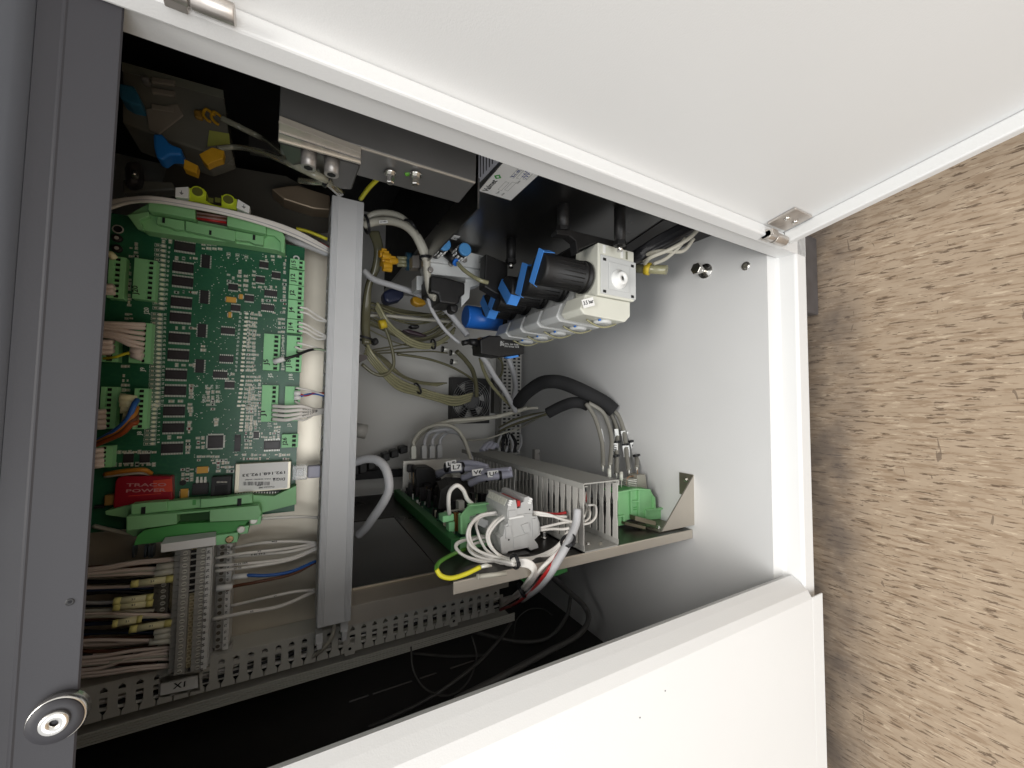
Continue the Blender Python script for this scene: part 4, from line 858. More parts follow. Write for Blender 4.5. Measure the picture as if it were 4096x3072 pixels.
for x0, y0, y1, Y in ((382, 530, 600, .5), (420, 530, 660, .5), (570, 680, 780, .44), (616, 700, 800, .44), (665, 730, 830, .44)):
    mb = MB(); mb.px('m', x0, y0, x0+7, y1, Y, Y+0.001); part('metal_pin', mb, BRASS, b2)
mb = MB(); mb.px('m', 368, 440, 408, 525, 0.53, 0.54); mb.px('m', 412, 440, 445, 500, 0.53, 0.54); part('transistor', mb, CHIP, b2, 0.001)
mb = MB(); mb.tube([PY('m', 765, 960, .285), PY('m', 1010, 930, .285)], 0.0012, 6); part('link_wire', mb, WIREC, b2)
cable('cable', 'm', ((822, 985, .262), (812, 850, .25), (830, 730, .245), (905, 668, .24), (975, 720, .245), (1020, 820, .25), (1085, 882, .255)), 0.0026, WIREW, 'short white wire arching over the green connector and black coil', 'wire')
# lilac grey power cables with L markers
def marker(v, a, b, Y, w, s=None, label='white cable marker', parent=None, h=None, m=LABEL, off=0.0, flip=False):
    """a flat printed tag lying along a cable from a to b"""
    p0, p1 = PY(v, a[0], a[1], Y), PY(v, b[0], b[1], Y); d = nrm(p1-p0); n = nrm(CAM-(p0+p1)/2); n = nrm(n-d*np.dot(n, d)); u = np.cross(n, d)
    mb = MB(); mb.obox(p0-u*w/2-n*0.0004+n*off, p1-p0, u*w, n*0.0008); o = part('marker_tag', mb, m, parent) if parent else tag(part('marker_tag', mb, m, None), label, 'tag')
    if s:
        q0 = p0+d*np.linalg.norm(p1-p0)*0.12 - u*w*0.28*(1 if not flip else -1) + n*(off+0.0006); q1 = q0+d*np.linalg.norm(p1-p0)*0.76
        if flip: q0, q1 = q1, q0
        text(s, q0, q1, n, h or w*0.85, INK, o)
    return o
def pcable(name, v, pts, r, m, label, cat='cable', group=None):   # cable as a thing with parts
    root = thing(name, label, cat, PY(v, *pts[0]), group); mb = MB(); mb.tube(spline([PY(v, *p) for p in pts]), r, 10); part('sheath', mb, m, root); return root
def tie(v, x, y, Y, r, ax, parent=None, label=None, m=WIREK):
    c = PY(v, x, y, Y) if v else np.array(x); ax = nrm(np.array(ax, float)); u, w = frame_of(ax); mb = MB()
    for q in (-0.0010, 0.0, 0.0010): mb.tube([c+ax*q+(u*math.cos(t)+w*math.sin(t))*r for t in [2*math.pi*k/16 for k in range(16)]], 0.0010, 6, closed=True)
    mb.obox(c+u*r-w*0.002-ax*0.0015, u*0.0022, w*0.004, ax*0.003)
    return part('cable_tie', mb, m, parent) if parent else single('cable_tie', mb, m, label, 'cable tie')
k1 = pcable('cable', 'm', ((700, 560, .46), (830, 470, .42), (960, 425, .40), (1100, 430, .38), (1240, 470, .36)), 0.0052, WIREV, 'upper lilac grey cable with a white marker, over the black block')
k2 = pcable('cable', 'm', ((690, 530, .46), (820, 500, .42), (960, 485, .39), (1120, 485, .37), (1250, 500, .35)), 0.0052, WIREV, 'lilac grey cable carrying the marker L7')
k3 = pcable('cable', 'm', ((970, 590, .38), (1100, 540, .36), (1250, 525, .34), (1380, 510, .33), (1500, 500, .315)), 0.0052, WIREV, 'lilac grey cable behind the front one, marker half hidden')
k4 = pcable('cable', 'm', ((1050, 650, .36), (1150, 600, .345), (1260, 578, .33), (1400, 560, .32), (1520, 535, .31)), 0.0054, WIREV, 'front lilac grey cable entering the shelf duct, tied twice')
marker('m', (840, 470), (955, 462), 0.382, 0.011, 'L7', parent=k2, off=0.0); marker('m', (785, 440), (900, 415), 0.40, 0.009, 'L5', parent=k1)
marker('m', (1075, 530), (1200, 512), 0.345, 0.009, 'V6', parent=k3); marker('m', (1245, 545), (1365, 535), 0.323, 0.009, 'U5', parent=k4)
tie('m', 962, 475, .39, 0.0085, (0, 0, 1), k2); tie('m', 790, 470, .41, 0.0075, (0, 0, 1), k1); tie('m', 1232, 580, .335, 0.0062, (0, 0.2, 1), k4); tie('m', 1380, 560, .322, 0.0062, (0, 0.2, 1), k4)

# rail mounted terminals on the shelf
tb = thing('terminal_block', 'pale grey rail terminals with a red jumper, wired with white loops', 'terminal block', (XS, 0.2, 0.37))
outl = [(1468, 912), (1500, 838), (1555, 828), (1565, 872), (1572, 925), (1612, 915), (1615, 862), (1648, 850), (1655, 802), (1700, 790), (1735, 812), (1745, 900), (1740, 1010), (1792, 1010), (1818, 1080), (1825, 1210), (1762, 1268), (1800, 1320), (1806, 1358), (1722, 1386), (1700, 1352), (1472, 1398), (1448, 1440), (1402, 1420), (1385, 1250), (1420, 1222), (1440, 1112), (1475, 1080), (1462, 1000)]
YT = 0.19; YTn = YM(YT); O = [PY('m', x, y, YT) for x, y in outl]; O = [A3(p[0], 0, p[2]) for p in O]
m = MB(); m.prism(O, (0, 0.0049, 0)); TM = m.mesh('terminal', TGREY2)
for k in range(11): place('terminal', TM, (0, YTn+k*0.0052, 0), tb)
# relief on the visible outer slice
for pts, d in (([(1480, 950), (1560, 940), (1570, 1000), (1610, 990), (1655, 985), (1735, 975), (1735, 990), (1480, 1030)], .0008), ([(1450, 1130), (1500, 1110), (1520, 1240), (1450, 1260)], .001), ([(1530, 1250), (1690, 1200), (1700, 1330), (1540, 1370)], .0006),
               ([(1620, 1110), (1700, 1080), (1720, 1180), (1660, 1200)], .001), ([(1740, 1040), (1790, 1030), (1810, 1110), (1810, 1200), (1750, 1240)], .0008), ([(1470, 1050), (1500, 1040), (1520, 1110), (1480, 1120)], .0008)):
    mb = MB(); mb.poly('m', pts, YT-2*d, 2*d-0.0001); part('moulded_rib', mb, TGREY2, tb, 0.0003)
for pts in ([(1480, 1028), (1640, 1000), (1650, 1018), (1490, 1048)],):
    mb = MB(); mb.poly('m', pts, YT-0.0030, 0.0028); part('label_holder', mb, LABEL, tb, 0.0002)
for x, y in ((1495, 968), (1710, 935), (1480, 1270), (1305, 1330)): mb = MB(); mb.lathe(PY('m', x, y, YT), (0, -1, 0), [(0, 0.0011), (0.0002, 0.0010)], 10); part('moulded_hole', mb, DEEP, tb)
for x, y in ((1490, 870), (1712, 848)):
    for k in range(3): mb = MB(); a = PY('m', x-16+k*8, y+24-k*22, YT-0.0008); mb.obox(a, (0.0022, 0, 0.001), (0, 0.0007, 0), (-0.0006, 0, -0.004)); part('clamp_spring', mb, LABEL, tb)
mb = MB(); a = PY('m', 1590, 862, YT); mb.box(a[0]-0.004, YTn-0.0003, a[2]-0.002, a[0]+0.0026, YTn+0.042, a[2]+0.002); part('red_jumper', mb, RED, tb, 0.0003)
lt = nrm(A3(0.55, 0, 0.8)); 
for k in range(9):
    a = A3(O[0][0], YTn+0.006+k*0.0052, O[0][2]); mb = MB(); mb.obox(a+A3(0.0006, 0, 0.0007), O[1]-O[0], (0, 0.0043, 0), (0.0006, 0, 0.0006)); part('marker_face', mb, CREAM, tb)
mb = MB(); mb.box(XS+0.0004, YTn-0.012, O[20][2]+0.006, XS+0.004, YTn+0.075, O[20][2]+0.034); part('mounting_rail', mb, BLACKP, tb)
tb2 = thing('terminal_block', 'lower pale grey terminals behind the front ones, half covered by wire loops', 'terminal block', (XS, 0.26, 0.4))
O2 = [A3(p[0], 0, p[2]) for p in (PY('m', x, y, .235) for x, y in ((1170, 1030), (1290, 1070), (1300, 1110), (1400, 1090), (1390, 1420), (1300, 1380), (1265, 1300), (1255, 1160), (1090, 1080), (1100, 1040)))]
m = MB(); m.prism(O2, (0, 0.0049, 0)); TM2 = m.mesh('terminal', TGREY2)
for k in range(7): place('terminal', TM2, (0, .2021+k*0.0052, 0), tb2)

# looping white wires, gathered by ties
loops = [
 ((1340, 965, .215), (1160, 1000, .21), (1050, 1110, .20), (1020, 1230, .195), (1060, 1330, .19), (1180, 1410, .185), (1380, 1470, .18), (1540, 1500, .152)),
 ((1350, 985, .22), (1200, 1005, .215), (1080, 1080, .205), (1045, 1200, .198), (1090, 1340, .192), (1230, 1440, .186), (1400, 1490, .181), (1540, 1512, .152)),
 ((1425, 1000, .205), (1310, 1080, .20), (1240, 1200, .195), (1260, 1320, .19), (1340, 1410, .185), (1440, 1470, .18), (1545, 1485, .152)),
 ((1435, 1015, .20), (1340, 1090, .198), (1262, 1210, .193), (1280, 1330, .188), (1360, 1430, .183), (1450, 1480, .179), (1545, 1495, .151)),
 ((1220, 1250, .225), (1120, 1255, .215), (1040, 1300, .205), (1040, 1380, .198), (1130, 1450, .19), (1320, 1500, .182), (1540, 1525, .152)),
 ((1210, 1230, .23), (1060, 1260, .22), (930, 1290, .21), (890, 1350, .205), (960, 1430, .198), (1120, 1490, .19), (1330, 1525, .182), (1540, 1535, .151)),
 ((1200, 1220, .235), (1030, 1265, .22), (920, 1310, .212), (905, 1370, .205), (1010, 1460, .196), (1180, 1515, .188), (1380, 1540, .181), (1540, 1545, .150)),
 ((1160, 1010, .225), (1120, 1100, .215), (1140, 1200, .205), (1190, 1320, .198), (1250, 1400, .19), (1360, 1460, .184), (1540, 1508, .152)),
 ((1215, 1290, .22), (1110, 1310, .21), (1060, 1360, .205), (1100, 1420, .197), (1260, 1480, .188), (1540, 1530, .151))]
for k, pts in enumerate(loops):
    cable('loop_wire', 'm', pts, 0.00165, WIREW, ('inner loop' if 1 < k < 5 else 'outer loop') + ' of white wire from the rail terminals to the black tie', 'wire', 'white loops at the rail terminals')
outs = [
 ((1540, 1490, .151), (1760, 1480, .172), (1960, 1400, .168), (2080, 1290, .165), (2150, 1180, .16)),
 ((1540, 1500, .151), (1760, 1495, .17), (1970, 1420, .167), (2090, 1305, .163), (2165, 1190, .158)),
 ((1545, 1480, .152), (1750, 1465, .174), (1940, 1390, .17), (2060, 1290, .166), (2140, 1170, .162))]
for pts in outs: cable('branch_wire', 'm', pts, 0.00165, WIREW, 'white wire rising from the black tie to the mouth of the shelf duct', 'wire', 'white wires rising to the shelf duct')
dn = []
for k in range(6):
    o = k*9
    dn.append(((1210, 340+k*6, .150), (1290, 345+o*0.9, .143), (1335-o*0.4, 395+o*0.6, .143), (1320-o*0.9, 470+o*0.1, .17), (1250-o*0.5, 545-o*0.2, .27), (1110, 590+o*0.9, .381)))
for pts in dn: cable('bundle_wire', 'k', pts, 0.00165, WIREW, 'white wire bending from the tie down into the slotted duct', 'wire', 'white bundle into the slotted duct')
for k in range(4):
    o = k*12; cable('bundle_wire', 'k', ((1525+k*4, 225, .150), (1450-o*0.3, 320, .143), (1370-o*0.3, 400+o*0.2, .143), (1300-o*0.2, 500, .20), (1230, 560+o*0.2, .29), (1110, 620+o*0.6, .381)), 0.0016, WIREW, 'white wire running straight from the shelf duct to the slotted duct', 'wire', 'straight white wires between the two ducts')
cable('red_wire', 'k', ((1590, 120, .16), (1530, 225, .148), (1460, 330, .141), (1380, 450, .150), (1290, 555, .22), (1200, 620, .29), (1110, 658, .381)), 0.0019, WIRER, 'red wire beside the white bundle into the slotted duct', 'wire')
cable('grey_cable', 'k', ((1600, 20, .155), (1590, 110, .150), (1545, 220, .141), (1490, 320, .138), (1420, 430, .145), (1340, 520, .19), (1250, 590, .27)), 0.0046, WIREG, 'thick grey cable hanging from the shelf duct over the folded edge')
tie('k', 1203, 348, .150, 0.0072, (0.1, 0, -1), label='black tie around the white wire loops'); tie('k', 1540, 218, .141, 0.0085, (0.8, 0, 0.6), label='black tie on the grey cable at the shelf duct'); tie('k', 1245, 532, .235, 0.0085, (-0.4, 0.3, 0.6), label='black tie on the bundle above the slotted duct')
for k, pts in enumerate((((1745, 960, .20), (1900, 985, .19), (2060, 1040, .18), (2190, 1075, .17)), ((1745, 985, .20), (1880, 1000, .19), (2000, 1012, .185), (2120, 1015, .18)), ((1825, 1140, .195), (1950, 1110, .19), (2080, 1080, .18), (2150, 1072, .175)), ((1825, 1165, .195), (1960, 1150, .19), (2080, 1152, .18), (2150, 1140, .175)))):
    cable('terminal_wire', 'm', pts, 0.0017, WIREW, nth(k, 4, 'white wire from the rail terminals to the shelf duct side'), 'wire', 'white wires from terminals to duct')
cable('terminal_wire', 'm', ((1760, 960, .205), (1900, 980, .195), (2020, 985, .19), (2115, 968, .185)), 0.0018, WIRER, 'red wire between the rail terminals and the side of the shelf duct', 'wire')
gy = pcable('earth_wire', 'm', ((1000, 1370, .22), (860, 1430, .195), (720, 1510, .165), (680, 1590, .150), (720, 1660, .144)), 0.0021, WIREGR, 'green and yellow earth wire curving to a lug on the folded edge', 'wire')
mb = MB(); mb.tube(spline([PY('k', *p) for p in ((707, 400, .146), (735, 440, .144), (800, 455, .143), (890, 430, .143), (985, 385, .143))]), 0.0022, 8); part('yellow_section', mb, WIREY, gy)
mb = MB(); mb.tube([PY('k', 985, 385, .143), PY('k', 1020, 375, .145), PY('k', 1055, 378, .147)], [0.0016, 0.0022, 0.001], 8); part('wire_lug', mb, PIN, gy)
# green carrier, right of the shelf duct, with the LI6 cables
gc = thing('board_carrier', 'green plastic carrier at the lower end of the shelf plate', 'carrier', PY('q', 1100, 650, .21))
YG_ = 0.213
mb = MB(); mb.poly('q', [(893, 330), (1090, 290), (1250, 300), (1270, 345), (1300, 385), (1310, 512), (1392, 500), (1392, 620), (1200, 640), (1130, 602), (985, 640), (960, 690), (893, 705)], YG_, 0.003); part('side_wall', mb, GREENP, gc, 0.0005)
for pts in ([(893, 325), (1090, 288), (1250, 298), (1252, 312), (1095, 304), (893, 345)], [(1030, 320), (1045, 316), (1050, 600), (1035, 604)], [(1118, 310), (1133, 305), (1138, 600), (1120, 600)], [(1200, 522), (1392, 500), (1392, 520), (1202, 542)], [(893, 592), (950, 582), (950, 600), (893, 610)], [(950, 582), (965, 580), (965, 690), (950, 690)], [(1040, 425), (1120, 420), (1120, 435), (1042, 440)], [(1290, 380), (1304, 384), (1312, 512), (1298, 514)], [(1198, 525), (1212, 525), (1212, 640), (1198, 640)]):
    mb = MB(); mb.poly('q', pts, YG_-0.004, 0.004); part('rib', mb, GREENP, gc, 0.0003)
mb = MB(); mb.poly('q', [(893, 330), (1090, 290), (1250, 300), (1255, 320), (893, 350)], YG_+0.0031, 0.03); part('carrier_floor', mb, GREEND, gc)
for x in (1065, 1085): mb = MB(); mb.px('q', 1062, 492+(x-1065)*1.2, 1098, 500+(x-1065)*1.2, YG_-0.0006, YG_-0.0001); part('snap_slot', mb, GREEND, gc)
mb = MB(); mb.obox(PY('q', 970, 690, .205), PY('q', 1195, 740, .185)-PY('q', 970, 690, .205), (0.004, 0, 0), (0, 0.012, 0.0)); mb.obox(PY('q', 1080, 640, .20), PY('q', 1310, 700, .185)-PY('q', 1080, 640, .20), (0.006, 0, 0), (0, 0.010, 0)); single('mounting_rail', mb, mat('olive_steel', (0.14, 0.12, 0.08), 0.4, 0.6), 'dark olive mounting rail end beside the green carrier', 'rail')
mb = MB(); mb.poly('q', [(1100, 140), (1195, 130), (1215, 285), (1105, 285)], .235, .02); single('relay_block', mb, mat('putty', (0.34, 0.32, 0.27), 0.5), 'small putty coloured block above the green carrier', 'relay', bev=0.0006)
for k in range(5): mb = MB(); mb.px('q', 1005, 190+k*20, 1100, 200+k*20, .232, .25); single('contact_bar', mb, PIN, nth(k, 5, 'thin metal bar stacked above the green carrier'), 'contact bar', 'contact bars above the green carrier')
OLIVEC = mat('dull_cable', (0.24, 0.23, 0.20), 0.4)
names = [((1090, 520), (1180, 660), (1245, 830), (1290, 1020), (1300, 1180), (1300, 1310)), ((1120, 510), (1290, 620), (1370, 780), (1410, 950), (1405, 1120), (1390, 1300)), ((1400, 640), (1460, 780), (1485, 930), (1470, 1080), (1475, 1250), (1470, 1400)), ((1400, 570), (1500, 680), (1560, 850), (1590, 1020), (1605, 1200), (1630, 1360)), ((1560, 800), (1620, 890), (1680, 1010), (1715, 1130), (1730, 1220), (1730, 1330))]
labs = ['grey cable with a blue scribbled tag, leftmost of the fan', 'grey cable with a long clear printed tag', 'grey cable marked U35', 'grey cable marked U36 with two tags', 'grey cable marked LI6, rightmost of the fan']
kk = []
for i, pts in enumerate(names):
    Y0 = .33; rt = pcable('cable', 'r', tuple((x, y, Y0-0.013*j-0.004*i) for j, (x, y) in enumerate(pts)), 0.0036, OLIVEC, labs[i]); kk.append(rt)
    e = pts[-1]; Ye = Y0-0.013*5-0.004*i
    mb = MB(); mb.cyl(PY('r', e[0], e[1]-10, Ye), PY('r', e[0]+2, e[1]+70, Ye), 0.0016, 0.0010, 10); part('bare_braid', mb, PIN, rt)
def mk(i, a, b, s=None, w=0.0075, m=LABEL): 
    Y = .33-.013*((a[1]-550)/160)-.004*i-0.004
    return marker('r', a, b, Y, w, s, parent=kk[i], flip=False, m=m)
mk(0, (1262, 845), (1300, 1005), 'N2', 0.0068); mk(1, (1355, 745), (1405, 915), 'SK11', 0.0060, mat('greyed_tag', (0.55, 0.56, 0.54), 0.4)); mk(2, (1470, 840), (1485, 1000), None, 0.0062); mk(2, (1455, 1020), (1452, 1155), 'U35', 0.0085)
mk(3, (1555, 865), (1590, 1040), 'CA-2G', 0.0075); mk(3, (1590, 1050), (1605, 1195), 'U36', 0.0105); mk(4, (1620, 870), (1660, 990), None, 0.0055); mk(4, (1680, 1010), (1720, 1160), 'LI6', 0.0095)
for i, x, y in ((2, 1480, 1005), (2, 1462, 1180), (3, 1582, 1040), (4, 1662, 995), (4, 1722, 1175)): tie('r', x, y, .33-.013*((y-550)/160)-.004*i, 0.0046, (0.9, 0.2, 0.1), kk[i])
mb = MB(); mb.tube(spline([PY('r', *p) for p in ((1735, 1320, .25), (1735, 1400, .245), (1700, 1430, .243), (1610, 1460, .24), (1600, 1590, .238))]), 0.0007, 6); single('copper_strand', mb, mat('copper', (0.72, 0.42, 0.25), 0.3, 1.0), 'thin copper strand hanging from the rightmost marked cable', 'wire')
for x, y in ((1530, 1380), (1380, 1340)): mb = MB(); mb.cyl(PY('r', x, y, .24), PY('r', x+3, y+110, .238), 0.0028, n=12); mb.cyl(PY('r', x+3, y+110, .238), PY('r', x+5, y+230, .236), 0.0008, n=8); single('ferrule', mb, CREAM, 'pale crimp ferrule hanging by the fanned cables', 'ferrule', 'ferrules by the fanned cables')
# foam sleeves
cable('foam_sleeve', 'r', ((230, 510, .50), (330, 390, .46), (500, 270, .42), (650, 240, .39), (800, 260, .37), (1000, 340, .345), (1200, 440, .33), (1320, 510, .32), (1440, 610, .31)), 0.0125, FOAM, 'thick black foam sleeve arching over the cabinet floor', 'sleeve', n=16)
cable('foam_sleeve', 'r', ((605, 640, .40), (760, 560, .38), (900, 510, .36), (1020, 510, .35), (1110, 545, .345)), 0.0098, FOAM, 'shorter black foam sleeve below the thick one', 'sleeve', n=16)
# little things behind
for x, y in ((480, 1150),): mb = MB(); mb.px('r', 440, 1100, 500, 1240, .48, .49); single('floor_clip', mb, STEEL2, 'small metal clip with a bright rivet on the floor behind the duct', 'clip'); mb = MB(); mb.lathe(PY('r', 485, 1155, .479), (0, -1, 0), [(0, 0.002), (0.001, 0.0015)], 12); single('rivet', mb, BRIGHT, 'bright rivet on the small metal clip', 'rivet')
mb = MB(); mb.poly('k', [(1420, 405), (1535, 380), (1540, 415), (1480, 440), (1400, 455)], .17, .02); single('connector', mb, mat('shaded_green', (0.05, 0.22, 0.06), 0.45), 'green connector showing under the folded edge of the shelf', 'connector', bev=0.001)
mb = MB(); mb.poly('k', [(1255, 465), (1330, 440), (1335, 455), (1262, 485)], .19, .01); single('connector', mb, MATS['shaded_green'], 'small green connector tip behind the white bundle under the shelf', 'connector', bev=0.0006)
# black cables in the left bay
lb = [((190, 1440, .36), (480, 1310, .34), (720, 1180, .33), (960, 1000, .34), (1100, 850, .36), (1180, 740, .38)), ((830, 1230, .22), (1100, 1090, .24), (1400, 930, .27), (1600, 820, .29), (1668, 720, .31), (1640, 630, .33), (1520, 520, .33), (1430, 440, .31)),
      ((545, 890, .36), (560, 1040, .34), (640, 1160, .33), (780, 1200, .33), (900, 1120, .34), (960, 960, .36), (930, 820, .38)), ((1195, 830, .40), (1215, 720, .40), (1290, 655, .40), (1380, 650, .40), (1440, 690, .40)),
      ((900, 780, .42), (1080, 830, .40), (1250, 860, .38), (1420, 830, .37), (1530, 700, .36), (1560, 560, .36)), ((560, 930, .42), (800, 950, .42), (1100, 940, .42), (1400, 930, .42))]
ll = ['thin black cable running diagonally through the dark left bay', 'thick black cable swinging below the shelf into the left bay', 'thin black wire hanging in an open loop under the slotted duct', 'small arc of black wire beside the cable loop in the left bay', 'black cable curving behind the thick one in the left bay', 'faint black cable crossing the bottom of the left bay']
for i, pts in enumerate(lb): cable('black_cable', 'k', pts, (0.0024, 0.0042, 0.0012, 0.0010, 0.0032, 0.002)[i], mat('dark_grey_cable', (0.085, 0.083, 0.08), 0.4), ll[i])
mb = MB(); mb.poly('k', [(1180, 860), (1560, 720), (1690, 900), (1300, 1060)], .44, .05); single('black_box', mb, BLACK, 'black box at the bottom of the dark left bay', 'box', bev=0.004)
YMAP[:] = [1.0, 0.0]
# ================================================================== PNEUMATICS ON THE RIGHT WALL
XW = 0.234
sb = thing('steel_enclosure', 'long dark steel enclosure hanging behind the open door with a bright lower edge', 'enclosure', (0.22, 0.1, 0.5))
Zb0 = 0.4965; Xe = 0.2
ZH = float(PY('a', 1508, 760, 0.085)[2])
mb = MB(); mb.box(Xe, 0.085, Zb0, 0.289, 0.128, ZH); part('housing', mb, mat('enclosure_steel', (0.24, 0.235, 0.23), 0.4, 0.6, var=0.12, scale=20), sb, 0.0012)
mb = MB(); mb.box(Xe-0.0012, 0.0842, Zb0+0.001, Xe+0.0004, 0.0862, ZH); part('bright_edge', mb, ALU, sb, 0.0003)
mb = MB(); mb.box(0.2, 0.128, 0.474, 0.2339, 0.33, 0.476); part('wall_ledge', mb, STEEL, sb)
# fasteners on the enclosure side
for x, y in ((415, 815), (575, 825)):
    p = PX('l', x, y-40, Xe-0.001); bolt('bolt', p, (-1, 0, 0), 0.0034, 0.010, None, parent=sb)
ew = pcable('earth_wire', 'l', ((225, 945, .24), (290, 860, .20), (400, 765, .16), (500, 715, .12), (560, 700, .105)), 0.0024, WIREY, 'yellow and green earth wire bolted to the steel enclosure', 'wire')
mb = MB(); mb.tube(spline([PY('l', *p) for p in ((560, 700, .105), (590, 715, .100), (595, 745, .098), (560, 775, .100), (510, 785, .104))]), 0.0022, 8); part('green_section', mb, WIREGR, ew)
# aluminium profile and cap screws left of it
pf = thing('aluminium_profile', 'ribbed aluminium profile on a steel bracket above the wide grey duct', 'profile', PY('a', 1800, 1050, .14))
def xpoly(v, pts, X, d): m = MB(); m.prism([PX(v, x, y, X) for x, y in pts], (d, 0, 0)); return m
mb = xpoly('a', [(1505, 900), (2108, 1126), (2106, 1215), (1496, 1045)], 0.1945, .005); part('profile', mb, ALU, pf, 0.0005)
for k, (y0, y1) in enumerate(((900, 1128), (975, 1172), (1036, 1204))): mb = xpoly('a', [(1503, y0), (2107, y1), (2107, y1+9), (1503, y0+9)], .1935, .0012); part('rib', mb, STEEL2 if k == 1 else ALU, pf)
mb = xpoly('a', [(1500, 1050), (2105, 1220), (2040, 1400), (1960, 1395), (1640, 1250), (1560, 1180)], .1965, .002); part('bracket', mb, mat('bracket_steel', (0.13, 0.125, 0.12), 0.3, 0.8), pf, 0.001)
for x, y in ((1725, 1140), (1895, 1195)):
    c = PX('a', x, y-20, .196); mb = MB(); mb.cyl(c, c+A3(-0.013, 0, 0), 0.0058, 0.0054, 20); q = c+A3(-0.013, 0, 0); mb.lathe(q+A3(0.0004, 0, 0), (-1, 0, 0), [(0, 0.0040), (0.0007, 0.0032)], 6, 1, smooth=False); part('cap_screw', mb, [STEEL2, DEEP], pf)
# rating sticker
st = thing('rating_sticker', 'white rating sticker with a green diamond on the dark steel side panel', 'sticker', (XW, 0.12, 0.44))
mb = MB(); a = PX('l', 975, 890, XW); c = PX('l', 1400, 745, XW)
y0, y1, z0_, z1_ = 0.081, 0.152, 0.4240, 0.4645
mb.box(XW-0.0006, y0, z0_, XW-0.0001, y1, z1_); part('paper', mb, LABEL, st)
NX = (-1, 0, 0); XQ = XW-0.0007
# text runs away from the wall's far edge towards the viewer
def wl(y, z): return A3(XQ, y, z)
text('Valmet', wl(0.1485, 0.4555), wl(0.1235, 0.4555), NX, 0.0088, INK, st)
def wbox(ya, za, yb, zb2_, m=INK, nm='field', w=0.0003):
    mb = MB()
    for q in ((ya, za, yb, za+w), (ya, zb2_-w, yb, zb2_), (ya, za, ya+w, zb2_), (yb-w, za, yb, zb2_)): mb.box(XQ, q[0], q[1], XQ+0.0003, q[2], q[3])
    return part(nm, mb, m, st)
mb = MB(); cy, cz = 0.1175, 0.4585
mb.prism([(XQ, cy-0.0045, cz), (XQ, cy, cz-0.0042), (XQ, cy+0.0045, cz), (XQ, cy, cz+0.0042)], (0.0004, 0, 0)); mb.prism([(XQ-0.0001, cy-0.0018, cz), (XQ-0.0001, cy, cz-0.0017), (XQ-0.0001, cy+0.0018, cz), (XQ-0.0001, cy, cz+0.0017)], (0.0002, 0, 0), 1); part('diamond_logo', mb, [LOGOG, LABEL], st)
GR = mat('grey_print', (0.25, 0.26, 0.25), 0.5)
wbox(0.121, 0.4430, 0.139, 0.4475, GR); wbox(0.118, 0.4365, 0.136, 0.4410, GR); wbox(0.094, 0.4430, 0.112, 0.4475, GR); wbox(0.091, 0.4365, 0.110, 0.4410, GR); wbox(0.089, 0.430, 0.108, 0.4345, GR)
for s, ya, z in (('Type', 0.147, 0.4440), ('Number', 0.147, 0.4375), ('Date', 0.118, 0.4345), ('Serial', 0.092, 0.4600), ('No', 0.092, 0.4565)): text(s, wl(ya, z), wl(ya-0.006, z), NX, 0.0032, GR, st)
text('R-1. xx', wl(0.110, 0.4440), wl(0.096, 0.4440), NX, 0.0045, BLUEINK, st)
mb = MB(); mb.tube(spline([wl(0.106+0.0-0.0022*k, 0.4322+(0.0050 if k % 2 else -0.0015)+0.0004*k) for k in range(7)]), 0.00025, 5); part('signature', mb, BLUEINK, st)

